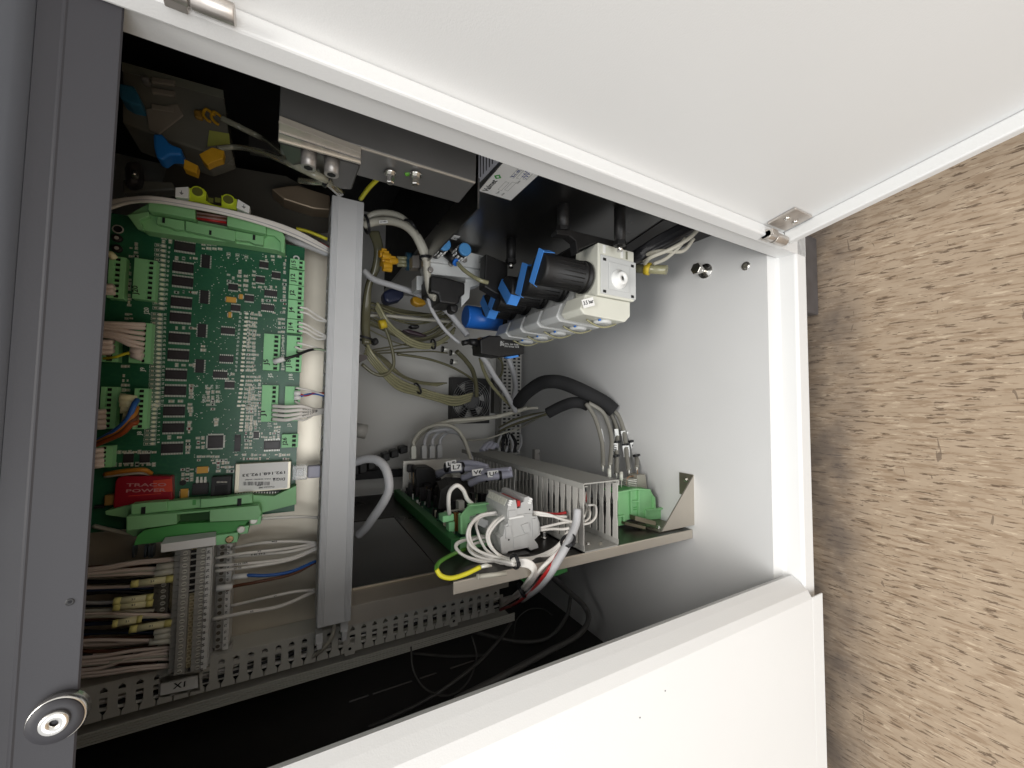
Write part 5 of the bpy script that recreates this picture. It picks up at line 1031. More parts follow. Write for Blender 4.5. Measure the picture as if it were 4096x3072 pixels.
# ---------------- pressure regulators in a row, knobs on top
ys_ = [0.142, 0.190, 0.236, 0.282, 0.327]; xc = 0.157
names_r = ['front pressure regulator marked 3.5 bar with the biggest looking black knob', 'second pressure regulator from the front, blue tape hooked over its black knob', 'third pressure regulator from the front, its tape meeting the second one', 'fourth pressure regulator from the front, blue tape across its knob', 'rearmost black knobbed pressure regulator, next to the solid blue cap']
tapeang = [-0.55, -0.45, 0.75, -0.75, 0.70]
zt0 = [0.392, 0.384, 0.385, 0.378, 0.372]
for i, yc in enumerate(ys_):
    rg = thing('pressure_regulator', names_r[i], 'regulator', (xc, yc, 0.26), 'pressure regulators in a row')
    zk = 0.3225
    kx = xc
    mb = MB(); mb.box(0.131, yc-0.0215, 0.262, 0.183 if i else 0.195, yc+0.0215, 0.3215); part('body', mb, CREAM if i == 0 else VALVEG, rg, 0.0012)
    mb = MB(); mb.prism([(x, yc-0.0190, z) for x, z in ((0.1305, 0.266), (0.1305, 0.338), (0.112, 0.346), (0.106, 0.340), (0.104, 0.275), (0.112, 0.266))], (0, 0.038, 0)); part('gauge_housing', mb, CREAM if i == 0 else VALVEG, rg, 0.0015)
    # knob: faceted grip, collar and ring
    mb = MB(); zt = zt0[i]; R = 0.0190
    mb.lathe((kx, yc, zk), (0, 0, 1), [(0, R*0.86), (0.003, R*1.03), (0.006, R*1.05), (0.0062, R*0.93), (0.009, R*0.93), (0.0092, R*1.0), (0.0125, R*1.0), (0.0127, R*0.95), (zt-zk-0.003, R), (zt-zk-0.0008, R*0.97), (zt-zk, R*0.90), (zt-zk+0.0004, R*0.86)], 44)
    for k in range(22):
        a = 2*math.pi*k/22; p = A3(kx+math.cos(a)*R*0.958, yc+math.sin(a)*R*0.958, zk+0.015); mb.cyl(p, p+A3(0, 0, zt-zk-0.02), 0.0007, n=6)
    part('knob', mb, BLACK, rg)
    # blue tape over the knob top, bent down its side
    ta = tapeang[i]; d = A3(math.cos(ta), math.sin(ta), 0); w = A3(-math.sin(ta), math.cos(ta), 0); hw_ = 0.0062 if i == 0 else 0.0076; off = w*(0.004 if ta < 0 else 0.003); up = A3(0, 0, 1); c = A3(kx, yc, zt+0.0009)+off
    ed = R*0.985
    mb = MB(); mb.obox(c-d*ed-w*hw_, d*2*ed, w*2*hw_, up*0.0004)
    sgn = 1 if i in (0, 1) else -1
    e = c+d*sgn*ed; mb.obox(e-w*hw_, up*(-0.015)+d*sgn*0.0018, w*2*hw_, d*sgn*0.0005); mb.obox(e-w*hw_, d*sgn*0.0022, w*2*hw_, up*0.0003)
    e = c-d*sgn*ed; mb.obox(e-w*hw_, up*(-0.005)-d*sgn*0.002, w*2*hw_, -d*sgn*0.0005)
    part('tape', mb, BLUE, rg)
    # bowed clear gauge handle under the body
    mb = MB(); cc = A3(0.104, yc-0.004, 0.300); mb.tube([cc+A3(-0.0065*math.sin(math.pi*t), 0, -0.024+0.048*t) for t in [k/14 for k in range(15)]], 0.0012, 8); mb.lathe(cc+A3(0.001, 0, 0), (-1, 0, 0), [(0, 0.012), (0.003, 0.012), (0.0045, 0.009)], 24, 1)
    part('gauge_lens', mb, [TUBE, VALVEG], rg)
    mb = MB(); mb.cyl((0.1035, yc-0.012, 0.312), (0.1035, yc-0.015, 0.312), 0.0012, n=8); part('pointer', mb, BLUEP, rg)
    if i == 0:
        Yf = yc-0.0216
        c = (0.163, 0.292)
        mb = MB(); mb.box(0.1335, Yf-0.0012, 0.2600, 0.181, Yf, 0.318); part('front_plate', mb, VALVEG, rg, 0.0008)
        mb = MB(); mb.box(0.140, Yf-0.0024, 0.272, 0.174, Yf-0.0013, 0.306); part('plug_seat', mb, VALVEG, rg, 0.0012)
        cc = PY('n', 2035, 655, Yf-0.004); cc[1] = Yf-0.0024
        mb = MB(); mb.lathe(cc, (0, -1, 0), [(0, 0.0118), (0.002, 0.0116), (0.002, 0.0082), (0.0075, 0.0080), (0.0084, 0.0070), (0.0082, 0.0032), (0.0058, 0.0030)], 30, 0, caps=False); mb.lathe(cc+A3(0, -0.004, 0), (0, -1, 0), [(0, 0.0031), (0.0002, 0.0030)], 6, 1, smooth=False); part('round_plug', mb, [LABEL, STEEL2], rg)
        for x, z in ((0.1755, 0.3125), (0.1755, 0.2665), (0.1365, 0.3125), (0.1365, 0.2665)): mb = MB(); mb.box(x-0.0016, Yf-0.0018, z-0.0022, x+0.0016, Yf-0.0011, z+0.0022); part('recess', mb, DEEP, rg)
        for z in (0.312, 0.283): mb = MB(); mb.box(0.1835, Yf-0.0008, z-0.0018, 0.1935, Yf+0.0005, z+0.0018); part('slot_rib', mb, LABEL, rg, 0.0003)
        mb = MB(); mb.box(0.183, Yf-0.0004, 0.2735, 0.193, Yf+0.0005, 0.2765); part('slot', mb, mat('dull_olive', (0.22, 0.22, 0.16), 0.5), rg)
        mb = MB(); mb.box(0.134, yc-0.0175, 0.2555, 0.180, yc+0.019, 0.2618); part('end_plate', mb, VALVEG, rg, 0.001)
    # pressure tag on the top of the gauge housing
    if i in (0, 4):
        ym = yc-0.0225; zt_ = 0.3385
        a, b = (PY('n', 1672, 915, ym), PY('n', 1782, 885, ym)) if i == 0 else (PY('n', 985, 1135, ym), PY('n', 1045, 1115, ym))
        d = nrm(b-a); n_ = A3(0, -1, 0); u = np.cross(n_, d); h_ = 0.010 if i == 0 else 0.008
        mb = MB(); mb.obox(a-u*h_*0.35+n_*0.0002, b-a, u*h_, n_*0.0006); o = part('pressure_tag', mb, [LABEL if i == 0 else TGREY2], rg)
        text('3.5 bar' if i == 0 else '5.5 bar', a+d*0.001+u*0+n_*0.0009, b-d*0.001+n_*0.0009, n_, h_*0.62, INK, o)
mb = MB(); mb.cyl((0.150, 0.392, 0.317), (0.150, 0.392, 0.378), 0.0195, n=32); mb.lathe((0.150, 0.392, 0.378), (0, 0, 1), [(0, 0.0195), (0.002, 0.0188), (0.0026, 0.0175)], 32)
mb.cyl((0.150, 0.392, 0.30), (0.150, 0.392, 0.317), 0.015, n=24, mi=1); mb.box(0.128, 0.372, 0.262, 0.172, 0.41, 0.30, 2)
single('shutoff_valve', mb, [BLUEP, BLACK, VALVEG], 'shutoff valve with a solid blue round cap behind the black knobs', 'valve')
mb = MB(); c = PY('n', 1650, 1110, .30); mb.cyl(c+A3(0, 0, 0.01), c, 0.0042, n=14); mb.box(c[0]-.004, c[1]-.004, c[2]+.01, c[0]+.012, c[1]+.01, c[2]+.03, 1); single('push_fitting', mb, [BLUEP, VALVEG], 'small blue push fitting poking out under the regulators', 'fitting')
# wall bracket, standoffs and bolts
br = thing('valve_bracket', 'black bracket carrying the regulators on round standoffs from the side panel', 'bracket', (0.2, 0.15, 0.3))
for (v, x0, y0, y1, Yc) in (('l', 1510, 985, 1125, .132), ('l', 1868, 1060, 1215, .106), ('l', 1180, 1200, 1330, .215)):
    a = PX(v, x0, y0 if Yc != .106 else 1010, XW); 
    z = a[2]; y = a[1]; x_end = PY(v, x0, y1, y)[0]
    mb = MB(); mb.cyl((XW, y, z), (x_end, y, z), 0.0068, n=20); part('standoff', mb, BLACK, br)
    mb = MB(); mb.lathe((x_end, y, z), (-1, 0, 0), [(0, 0.0078), (0.005, 0.0078)], 6, smooth=False); part('nut', mb, BLACK, br)
    mb = MB(); mb.cyl((x_end-0.005, y, z), (x_end-0.0115, y, z), 0.0036, n=14); part('bolt_end', mb, BRIGHT, br)
mb = MB(); mb.poly('l', [(1470, 1140), (1555, 1140), (1915, 1228), (1912, 1258), (1720, 1218), (1612, 1262), (1600, 1290), (1590, 1210), (1545, 1175), (1470, 1165)], .122, .012); part('bracket_arm', mb, BLACK, br, 0.0006)
mb = MB(); mb.box(0.196, 0.135, 0.266, 0.199, 0.36, 0.335); part('back_bar', mb, BLACK, br, 0.0006)
mb = MB(); mb.poly('l', [(1020, 1290), (1160, 1350), (1160, 1460), (1240, 1500), (1180, 1600), (1010, 1500)], .262, .02); part('mounting_foot', mb, BLACK, br, 0.002)

# ---------------- valve island
vi = thing('valve_island', 'pale grey solenoid valve block with two blue capped silencers and a black coil', 'valve', PY('n', 450, 600, .32))
def vp(pts, Y, d, m, nm, bv=0.001): mb = MB(); mb.poly('n', pts, Y, d); return part(nm, mb, m, vi, bv)
vp([(178, 420), (560, 388), (722, 432), (722, 558), (160, 478)], .305, .045, VALVEG, 'valve_cover')
vp([(158, 480), (692, 570), (692, 655), (560, 640), (180, 605)], .312, .045, VALVEG, 'valve_body')
vp([(520, 600), (690, 655), (690, 700), (570, 735), (560, 840), (480, 930), (480, 700), (520, 690)], .322, .03, VALVEG, 'connector_side')
vp([(180, 615), (320, 635), (520, 690), (520, 800), (470, 830), (470, 880), (430, 905), (270, 885), (250, 800), (180, 780)], .300, .05, BLACK, 'coil', 0.003)
vp([(370, 905), (450, 900), (455, 960), (430, 990), (380, 970)], .31, .02, BLACK, 'cable_gland', 0.003)
vp([(40, 620), (100, 620), (105, 760), (40, 760)], .35, .03, VALVEG, 'side_block')
vp([(0, 420), (70, 415), (75, 540), (0, 540)], .36, .02, STEEL2, 'fitting_block')
for x, y in ((305, 318), (508, 370)):
    c = PY('n', x, y, .262); mb = MB(); mb.lathe(c, (0, -1, 0), [(0, 0.0090), (0.004, 0.0090), (0.005, 0.0078)], 20, 0); mb.lathe(c+A3(0, 0.034, 0), (0, -1, 0), [(0, 0.0080), (0.034, 0.0080)], 20, 1)
    for k in range(10):
        a = 2*math.pi*k/10
        for q in (0.008, 0.018): mb.box(c[0]+math.cos(a)*0.0081-0.0012, c[1]+q, c[2]+math.sin(a)*0.0081-0.0012, c[0]+math.cos(a)*0.0081+0.0012, c[1]+q+0.0065, c[2]+math.sin(a)*0.0081+0.0012, 2)
    part('silencer', mb, [BLUES, BLACK, LABEL], vi)
mb = MB(); mb.cyl(PY('n', 330, 400, .30), PY('n', 420, 480, .285), 0.0062, n=16); mb.cyl(PY('n', 420, 480, .285), PY('n', 436, 494, .283), 0.0058, n=16, mi=1); part('push_fitting', mb, [BLACK, BLUEP], vi)
for x, y in ((510, 468), (376, 504), (175, 565)): mb = MB(); mb.lathe(PY('n', x, y, .3045), (0, -1, 0), [(0, 0.0042), (0.0022, 0.0040), (0.003, 0.003)], 16); part('screw', mb, STEEL2, vi)
mb = MB()
for k in range(5): mb.px('n', 655, 432+k*15, 708, 440+k*15, .3042, .3049)
part('printed_mark', mb, GR, vi)
mb = MB(); mb.box(XW-0.0008, 0.268, 0.40, XW-0.0002, 0.285, 0.412) if False else mb.prism([PX('n', x, y, XW-0.0003) for x, y in ((405, 222), (470, 238), (432, 275), (372, 258))], (0.0003, 0, 0)); o = single('number_sticker', mb, LABEL, 'tiny white number sticker on the side panel above the silencers', 'sticker')
text('12', PX('n', 400, 252, XW-0.0008), PX('n', 440, 262, XW-0.0008), (-1, 0, 0), 0.005, INK, o)
cable('air_tube', 'n', ((440, 495, .283), (500, 560, .27), (580, 620, .26), (660, 665, .25), (740, 690, .25)), 0.0030, TUBE, 'short olive air tube from the valve block to the wall', 'tube')
# pressure transmitter (black box with a brass nut)
pt = thing('pressure_sensor', 'black rectangular pressure sensor with a brass nut and printed code', 'sensor', PY('n', 880, 1300, .33))
mb = MB(); mb.poly('n', [(668, 1250), (760, 1205), (1108, 1240), (1100, 1390), (860, 1418), (672, 1385)], .33, .035); part('body', mb, BLACK, pt, 0.002)
a = PY('n', 705, 1283, .345); b = PY('n', 632, 1280, .345); mb = MB(); mb.cyl(a, b, 0.0078, 0.0078, 6); mb.cyl(b+(a-b)*0.3, b+(a-b)*0.75, 0.0098, n=6, mi=0); part('brass_nut', mb, BRASS, pt)
mb = MB(); mb.cyl(b, PY('n', 560, 1270, .345), 0.0068, 0.0050, 14); mb.cyl(PY('n', 560, 1270, .345), PY('n', 490, 1285, .345), 0.0042, n=12); part('cable_boot', mb, BLACK, pt)
mb = MB(); rr = random.Random(8)
for i in range(7):
    for j in range(8):
        if rr.random() < 0.55: mb.px('n', 862+i*5.5, 1264+j*6, 867+i*5.5, 1269+j*6, .3296, .3299)
part('data_matrix', mb, TGREY2, pt)
tpx('FTL 20 0281', 'n', (905, 1300), (1045, 1308), .3294, 14, TGREY2, pt); tpx('PN 16 bar G12', 'n', (905, 1322), (1045, 1330), .3294, 14, TGREY2, pt)
mb = MB(); mb.poly('n', [(920, 1420), (1040, 1402), (1044, 1418), (960, 1436)], .34, .01); part('tape', mb, BLUE, pt)
# cap and holder at the cabinet side, with dark cable bundle
mb = MB(); mb.prism([PX('g', x, y, 0.2325) for x, y in ((0, 240), (60, 270), (415, 392), (350, 420), (0, 535), (-420, 640), (-420, 520))], (0.0012, 0, 0)); single('cable_tray', mb, BLACKP, 'black tray along the foot of the dark side panel', 'tray')
r = random.Random(9)
for k in range(8):
    o = k*16-50
    cable('bundle_cable', 'e', ((1880, 560+o*0.35, .16-k*.004), (1990, 500+o*0.45, .13), (2100, 430+o*0.5, .11), (2260, 345+o*0.5, .09), (2420, 250+o*0.6, .07)), 0.0046, WIREK, nth(k, 8, 'black sheathed cable in the bundle beside the regulators'), 'cable', 'black cables beside the regulators')
for k, pts in enumerate((((2020, 560, .13), (2060, 520, .11), (2180, 470, .09), (2300, 400, .075), (2370, 330, .07)), ((2080, 560, .12), (2150, 530, .105), (2220, 470, .09), (2280, 400, .08)), ((2010, 540, .13), (2040, 500, .12), (2130, 480, .10), (2260, 480, .09), (2330, 400, .08)))):
    cable('pale_cable', 'e', pts, 0.0026, WIREC, ('pale cable with a wide bend in front of the black bundle', 'short pale cable lying across the black bundle', 'pale cable with a tight bend at the end of the bundle')[k])
mb = MB(); mb.cyl(PY('e', 1950, 590, .16), PY('e', 2160, 600, .12), 0.0062, n=14); single('olive_hose', mb, TUBE, 'olive hose end beside the front regulator', 'hose')
mb = MB(); mb.cyl(PY('e', 2020, 590, .146), PY('e', 2055, 595, .14), 0.0085, n=18); single('yellow_collar', mb, mat('yellow_collar', (0.62, 0.45, 0.03), 0.4), 'yellow collar ring around the olive hose', 'collar')

# ================================================================== BACK OF THE CABINET
fan = thing('fan', 'black cooling fan with a wire guard on the back wall', 'fan', PY('e', 920, 1420, .60))
c0, c1 = PY('p', 1128, 300, .60), PY('p', 1535, 810, .60)
fx0, fx1, fz0, fz1 = min(c0[0], c1[0]), max(c0[0], c1[0]), min(c0[2], c1[2]), max(c0[2], c1[2]); fc = PY('p', 1420, 555, .59)
fcx, fcz = (fx0+fx1)/2, (fz0+fz1)/2
mb = MB(); R = min(fx1-fx0, fz1-fz0)/2*0.93; 
ring = [(fcx+R*math.cos(2*math.pi*k/32), fcz+R*math.sin(2*math.pi*k/32)) for k in range(32)]
sq = []
for k in range(32):
    a = 2*math.pi*k/32; m_ = max(abs(math.cos(a)), abs(math.sin(a))); sq.append((fcx+(fx1-fx0)/2*math.cos(a)/m_, fcz+(fz1-fz0)/2*math.sin(a)/m_))
for k in range(32):
    j = (k+1) % 32; mb.prism([(ring[k][0], .597, ring[k][1]), (ring[j][0], .597, ring[j][1]), (sq[j][0], .597, sq[j][1]), (sq[k][0], .597, sq[k][1])], (0, .024, 0))
part('frame', mb, BLACK, fan)
for k in range(7):
    a = 2*math.pi*k/7; mb = MB(); u = A3(math.cos(a), 0, math.sin(a)); w = A3(-math.sin(a), 0, math.cos(a)); p = A3(fcx, .606, fcz)
    mb.obox(p+u*0.016-w*0.008, u*(R-0.018), w*0.016+A3(0, .008, 0), (0, 0.001, 0)); part('blade', mb, BLACK, fan)
mb = MB(); mb.lathe((fcx, .600, fcz), (0, -1, 0), [(0, 0.020), (0.004, 0.020), (0.006, 0.017)], 28); part('hub', mb, mat('hub_grey', (0.09, 0.09, 0.09), 0.35, 0.4), fan)
mb = MB()
for rr_ in (0.020, 0.026, 0.031, 0.036, 0.041, 0.046, 0.051): 
    if rr_ < R+0.003: mb.tube([(fcx+rr_*math.cos(2*math.pi*k/36), .595-0.002*(1-rr_/0.05), fcz+rr_*math.sin(2*math.pi*k/36)) for k in range(36)], 0.0007, 5, closed=True)
for k in range(4):
    a = math.pi/4+math.pi/2*k; mb.tube([(fcx+0.012*math.cos(a), .5935, fcz+0.012*math.sin(a)), (fcx+R*1.15*math.cos(a), .596, fcz+R*1.15*math.sin(a))], 0.0009, 5)
part('wire_guard', mb, mat('guard_wire', (0.30, 0.30, 0.30), 0.3, 0.6), fan)
# perforated back duct
bd = thing('wiring_duct', 'narrow perforated grey duct low on the back wall beside the fan', 'wiring duct', PY('p', 1790, 400, .59))
ca_, cb_ = PY('p', 1690, 60, .585), PY('p', 1890, 1150, .585)
mb = MB(); mb.box(cb_[0], .587, min(ca_[2], cb_[2])+0.0, ca_[0]+0.03, .618, max(ca_[2], cb_[2])); part('base', mb, TGREY, bd)
hm = MB(); hm.box(-0.0022, -0.0004, -0.0035, 0.0022, 0.001, 0.0035); hm = hm.mesh('slot', DEEP)
zz = sorted((ca_[2], cb_[2]))
for i in range(28):
    for j in range(4): place('slot', hm, (ca_[0]+0.02-i*0.0085, .587, zz[0]+(zz[1]-zz[0])*(0.14+0.24*j)), bd)
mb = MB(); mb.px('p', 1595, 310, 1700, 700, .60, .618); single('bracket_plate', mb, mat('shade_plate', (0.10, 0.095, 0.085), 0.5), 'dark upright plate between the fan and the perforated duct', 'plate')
# black block chain along the shelf's back edge
bc = thing('cable_chain', 'black articulated cable chain along the back of the shelf', 'cable chain', PY('p', 300, 1250, .60))
chain = ((60, 1330, 70, 110), (150, 1310, 80, 110), (245, 1270, 75, 100), (330, 1225, 70, 90), (405, 1185, 70, 85), (500, 1150, 75, 80), (600, 1105, 75, 75))
for x, y, w, h in chain: mb = MB(); mb.poly('p', [(x-w/2-6, y-h/2+10), (x+w/2+2, y-h/2-10), (x+w/2+4, y+h/2-8), (x-w/2-4, y+h/2+12)], .555, .03); part('link', mb, BLACK, bc, 0.002)
mb = MB(); mb.px('p', 40, 1330, 640, 1420, .595, .600); mb.px('p', 40, 1290, 420, 1390, .607, .610); part('backing', mb, DEEP, bc)
# handle like pipe end near the wide duct
mb = MB(); mb.cyl(PY('p', 40, 880, .5), PY('p', 178, 905, .5), 0.0125, n=18); single('pipe_end', mb, TGREY, 'short grey pipe end peeking out beside the wide duct', 'pipe')
mb = MB(); mb.poly('p', [(100, 50), (180, 55), (200, 90), (110, 140)], .44, .02); single('clamp_block', mb, mat('brown_shadow', (0.06, 0.045, 0.04), 0.4), 'dark brown block behind the wide duct, above the hose bundle', 'block')
# plugs on the shelf top behind
pl = [(430, 380), (548, 375), (635, 375), (720, 370)]
for k, (x, y) in enumerate(pl):
    Y = .51; rt = thing('network_plug', ('leftmost', 'second', 'third', 'rightmost')[k] + ' pale plug of the four on the shelf board, with an arching grey cable', 'plug', PY('m', x, y, Y), 'four plugs on the shelf board')
    mb = MB(); mb.poly('m', [(x-28, y), (x+28, y-4), (x+28, y-130), (x+18, y-150), (x-18, y-150), (x-28, y-130)], Y, .012); part('plug_body', mb, CREAM if k == 0 else TGREY2, rt, 0.001)
    pts = [(x, y-150, Y)] + ([(430, 170, Y), (520, 60, Y-.01), (680, 0, Y-.03), (860, 20, Y-.05), (980, 150, Y-.07), (1060, 390, Y-.1)] if k == 0 else [(x+10, 150, Y), (x+60+10*k, 75, Y-.01), (820, 35+14*k, Y-.03), (930, 100, Y-.05), (1010, 230, Y-.07), (1055+6*k, 390, Y-.1)])
    mb = MB(); mb.tube(spline([PY('m', *p) for p in pts]), 0.0034, 8); part('cable', mb, WIREC if k == 0 else WIREG, rt)
cable('cream_cable', 'p', ((690, 1080, .56), (740, 980, .55), (880, 860, .53), (1080, 790, .52), (1350, 765, .51), (1600, 740, .50), (1800, 690, .48), (1960, 640, .46)), 0.0042, WIREC, 'cream cable sweeping from the shelf plugs past the fan')
cable('cream_cable', 'p', ((1000, 820, .53), (1300, 790, .52), (1560, 755, .50), (1780, 710, .485), (1960, 650, .46), (2080, 640, .45)), 0.0028, WIREC, 'thinner cream cable beside the sweeping one')
cable('thin_cable', 'p', ((1290, 1000, .58), (1500, 985, .57), (1700, 920, .56), (1900, 850, .55), (2180, 690, .42)), 0.0020, WIREC, 'thin beige cable low on the back wall under the fan')
for k in range(3): cable('sleeve_cable', 'p', ((2190-k*5, 690+k*8, .42), (2000, 720+k*20, .47), (1800, 780+k*25, .52), (1650, 860+k*20, .56)), 0.0030, WIREG if k % 2 else TUBED, 'dull cable leaving the short foam sleeve towards the back wall', 'cable', 'cables leaving the short foam sleeve')
for k in range(3): cable('lilac_stub', 'm', ((1180+k*45, 290, .50), (1230+k*45, 225, .51), (1290+k*28, 200+k*18, .52)), 0.0058, WIREV, 'lilac grey cable stub behind the shelf duct', 'cable', 'lilac stubs behind the shelf duct')
r = random.Random(21)
for k in range(10):
    x = 1380+k*22; cable('dark_cable', 'm', ((x, 300, .54), (x+r.uniform(-30, 40), 200, .55), (x+r.uniform(-50, 60), 100, .57)), 0.0030, WIREK if k % 3 else WIREG, 'dark cable in the tangle behind the shelf duct', 'cable', 'tangle behind the shelf duct')

# ================================================================== TUBES AND CABLES IN THE MIDDLE
def tubes(n, v, base, off, r, m, label, group, cat='tube', name='air_tube'):
    for k in range(n):
        cable(name, v, tuple((x+off[0]*k*(1+0.15*math.sin(3*i)), y+off[1]*k*(1+0.2*math.cos(2*i)), Y+off[2]*k) for i, (x, y, Y) in enumerate(base)), r, m, nth(k, n, label), cat, group)
tubes(4, 'p', ((190, -60, .47), (260, 60, .47), (400, 220, .48), (560, 340, .50), (760, 420, .52), (980, 490, .53), (1180, 520, .54), (1360, 480, .55)), (-9, 25, .004), 0.0029, TUBE, 'olive air tube in the bundle sagging towards the fan', 'olive tubes to the fan')
tie('p', 750, 425, .515, 0.0115, (0.5, 0.1, -1), label='black tie around the olive tube bundle'); 
tubes(3, 'o', ((300, 720, .46), (400, 900, .46), (520, 1030, .47), (700, 1140, .48), (880, 1180, .49), (1040, 1120, .50), (1160, 1000, .51)), (-8, 22, .004), 0.0027, TUBE, 'olive air tube in the short sagging bundle under the valve block', 'olive tubes under the valve block')
tie('o', 920, 1180, .485, 0.0095, (0.2, 0.1, -1), label='black tie around the short olive bundle')
cable('air_tube', 'o', ((130, 1400, .48), (260, 1500, .48), (380, 1520, .48), (480, 1420, .48), (470, 1260, .48), (420, 1080, .48), (370, 960, .48)), 0.0030, TUBED, 'olive air tube making a round loop beside the wide duct', 'tube')
mb = MB(); mb.cyl(PY('o', 325, 968, .46), PY('o', 395, 950, .46), 0.0078, n=16); single('yellow_collar', mb, MATS['yellow_collar'], 'small yellow collar on an olive tube in the middle', 'collar')
cable('air_tube', 'o', ((520, 1290, .52), (800, 1330, .53), (1020, 1390, .54), (1200, 1470, .55), (1340, 1560, .56), (1400, 1640, .57)), 0.0026, TUBED, 'dull olive tube drooping across the back wall to the fan', 'tube')
cable('air_tube', 'o', ((1180, 1260, .52), (1280, 1360, .53), (1360, 1480, .54), (1395, 1640, .56), (1400, 1760, .57)), 0.0050, TUBED, 'wide olive tube dropping in front of the fan', 'tube')
cable('air_tube', 'o', ((1600, 1280, .52), (1680, 1380, .53), (1680, 1500, .54), (1620, 1580, .55)), 0.0026, TUBED, 'olive tube bending beside the perforated duct', 'tube')
cable('air_tube', 'p', ((1440, 90, .44), (1480, 230, .45), (1560, 380, .46), (1660, 500, .47), (1780, 620, .48)), 0.0034, TUBE, 'olive tube running along the pale cable past the fan', 'tube')
cable('pale_cable', 'o', ((740, -20, .30), (800, 90, .30), (840, 200, .305), (850, 350, .31), (870, 520, .315), (900, 620, .315), (950, 670, .31)), 0.0058, WIREC, 'thick cream cable hooked over the valve block and its black coil')
cable('pale_cable', 'l', ((248, 1110, .335), (330, 1085, .325), (420, 1085, .315), (500, 1110, .305), (560, 1160, .30), (600, 1230, .30), (640, 1330, .305)), 0.0056, WIREC, 'cream cable leaving the wide duct and bending beside the steel enclosure')
cable('pale_cable', 'l', ((250, 1075, .34), (320, 1040, .335), (400, 1035, .325), (480, 1060, .315), (545, 1120, .31), (590, 1190, .31)), 0.0050, WIREC, 'upper cream cable leaving the wide duct')
mb = MB(); mb.prism([PY('l', x, y, .3085) for x, y in ((342, 1080), (395, 1078), (398, 1096), (345, 1100))], (0, 0.0006, 0)); o = single('cable_tag', mb, LABEL, 'small printed tag on the cream cable by the wide duct', 'tag'); tpx('23-HEP', 'l', (348, 1095), (392, 1091), .3083, 9, INK, o)
tie('l', 262, 1105, .335, 0.0125, (0.3, 0, -1), label='black tie where the cream cables leave the wide duct'); tie('l', 538, 1115, .306, 0.010, (0.8, 0, -0.6), label='black tie halfway along the cream cables'); tie('o', 830, 225, .303, 0.0075, (1, 0, 0.1), label='black tie on the thick cream cable at the valve block')
cable('grey_cable', 'o', ((150, 360, .42), (260, 460, .42), (500, 540, .41), (740, 620, .40), (920, 710, .39), (1080, 820, .385), (1200, 960, .38), (1300, 1085, .37)), 0.0052, WIREG, 'grey cable crossing the middle from the wide duct to the black sensor')
cable('grey_cable', 'o', ((1370, 1200, .37), (1450, 1300, .375), (1520, 1400, .39), (1600, 1540, .41), (1700, 1680, .43), (1800, 1860, .46), (1830, 1920, .47)), 0.0052, WIREG, 'pale grey cable running from the black sensor down past the fan')
cable('grey_cable', 'o', ((850, 560, .33), (880, 740, .34), (950, 880, .35), (1040, 1010, .36), (1140, 1110, .37), (1215, 1165, .37)), 0.0030, WIREG, 'thin grey cable from the valve block coil to the sensor')
cable('grey_cable', 'p', ((1745, 85, .50), (1790, 200, .50), (1825, 340, .51), (1825, 460, .52), (1790, 590, .53)), 0.0060, WIREG, 'grey cable curving in front of the perforated duct')
cable('grey_cable', 'o', ((180, 860, .50), (400, 865, .50), (700, 895, .50), (1100, 930, .50)), 0.0032, WIREC, 'straight pale rod like tube across the middle', 'tube')
for k in range(4): cable('dark_tube', 'o', ((330, 740+k*24, .50), (560, 800+k*14, .51), (850, 845+k*8, .52), (1150, 880+k*4, .53)), 0.0020, TUBED, 'thin dark olive tube running behind the grey cable', 'tube', 'thin dark tubes behind the grey cable')
for k in range(3): cable('dark_tube', 'o', ((260, 1240+k*22, .53), (560, 1190+k*40, .54), (900, 1120+k*70, .55), (1080, 1040+k*120, .55)), 0.0015, TUBED, 'thin olive tube stretched across the pale back wall', 'tube', 'thin tubes on the back wall')
# vertical manifold of olive hoses behind the wide duct edge
for k in range(4): cable('manifold_hose', 'o', ((240+k*16, -60, .44), (300+k*10, 120, .44), (280+k*6, 330, .45), (210, 520, .46), (170+k*8, 760, .47), (160+k*8, 980, .47), (170+k*10, 1180, .47)), 0.0058, TUBED, ('first', 'second', 'third', 'fourth')[k] + ' dark olive hose from the wide duct edge', 'hose', 'dark hoses beside the wide duct')
tie('o', 155, 1120, .465, 0.018, (1, 0, -0.2), label='black tie around the dark hoses beside the wide duct')
# clips and couplings
def lump(name, v, pts, Y, d, m, label, cat, bv=0.002): mb = MB(); mb.poly(v, pts, Y, d); return single(name, mb, m, label, cat, bev=bv)
oc = thing('clip_cluster', 'orange release clips on the hose couplings left of the valve block', 'clips', PY('o', 460, 250, .40))
r = random.Random(31)
for k in range(7):
    x, y = 380+r.uniform(-60, 140), 190+k*25+r.uniform(-14, 14); c = PY('o', x, y, .39+r.uniform(0, .02)); mb = MB(); mb.cyl(c, c+A3(r.uniform(-.004, .004), 0.002, -0.014), 0.0060, 0.0052, 10); mb.obox(c+A3(.003, -0.003, -.003), (0.006, 0, 0), (0, 0.006, 0), (0, 0, -0.008)); part('release_clip', mb, ORANGE, oc, 0.0008)
for k in range(3): a = PY('o', 520, 225+k*38, .40); b = PY('o', 680, 235+k*38, .40); mb = MB(); mb.cyl(a, b, 0.0032, n=10); part('tube_stub', mb, TUBE, oc)
for k in range(2):
    a = PY('o', 620, 225+k*78, .40); b = PY('o', 700, 232+k*78, .40); mb = MB(); mb.cyl(a, b, 0.0088, n=14); part('blue_collar', mb, mat('dull_blue', (0.03, 0.10, 0.16), 0.4), oc); mb = MB(); mb.cyl(b, PY('o', 765, 240+k*78, .40), 0.0080, n=14); part('metal_coupling', mb, STEEL2, oc)
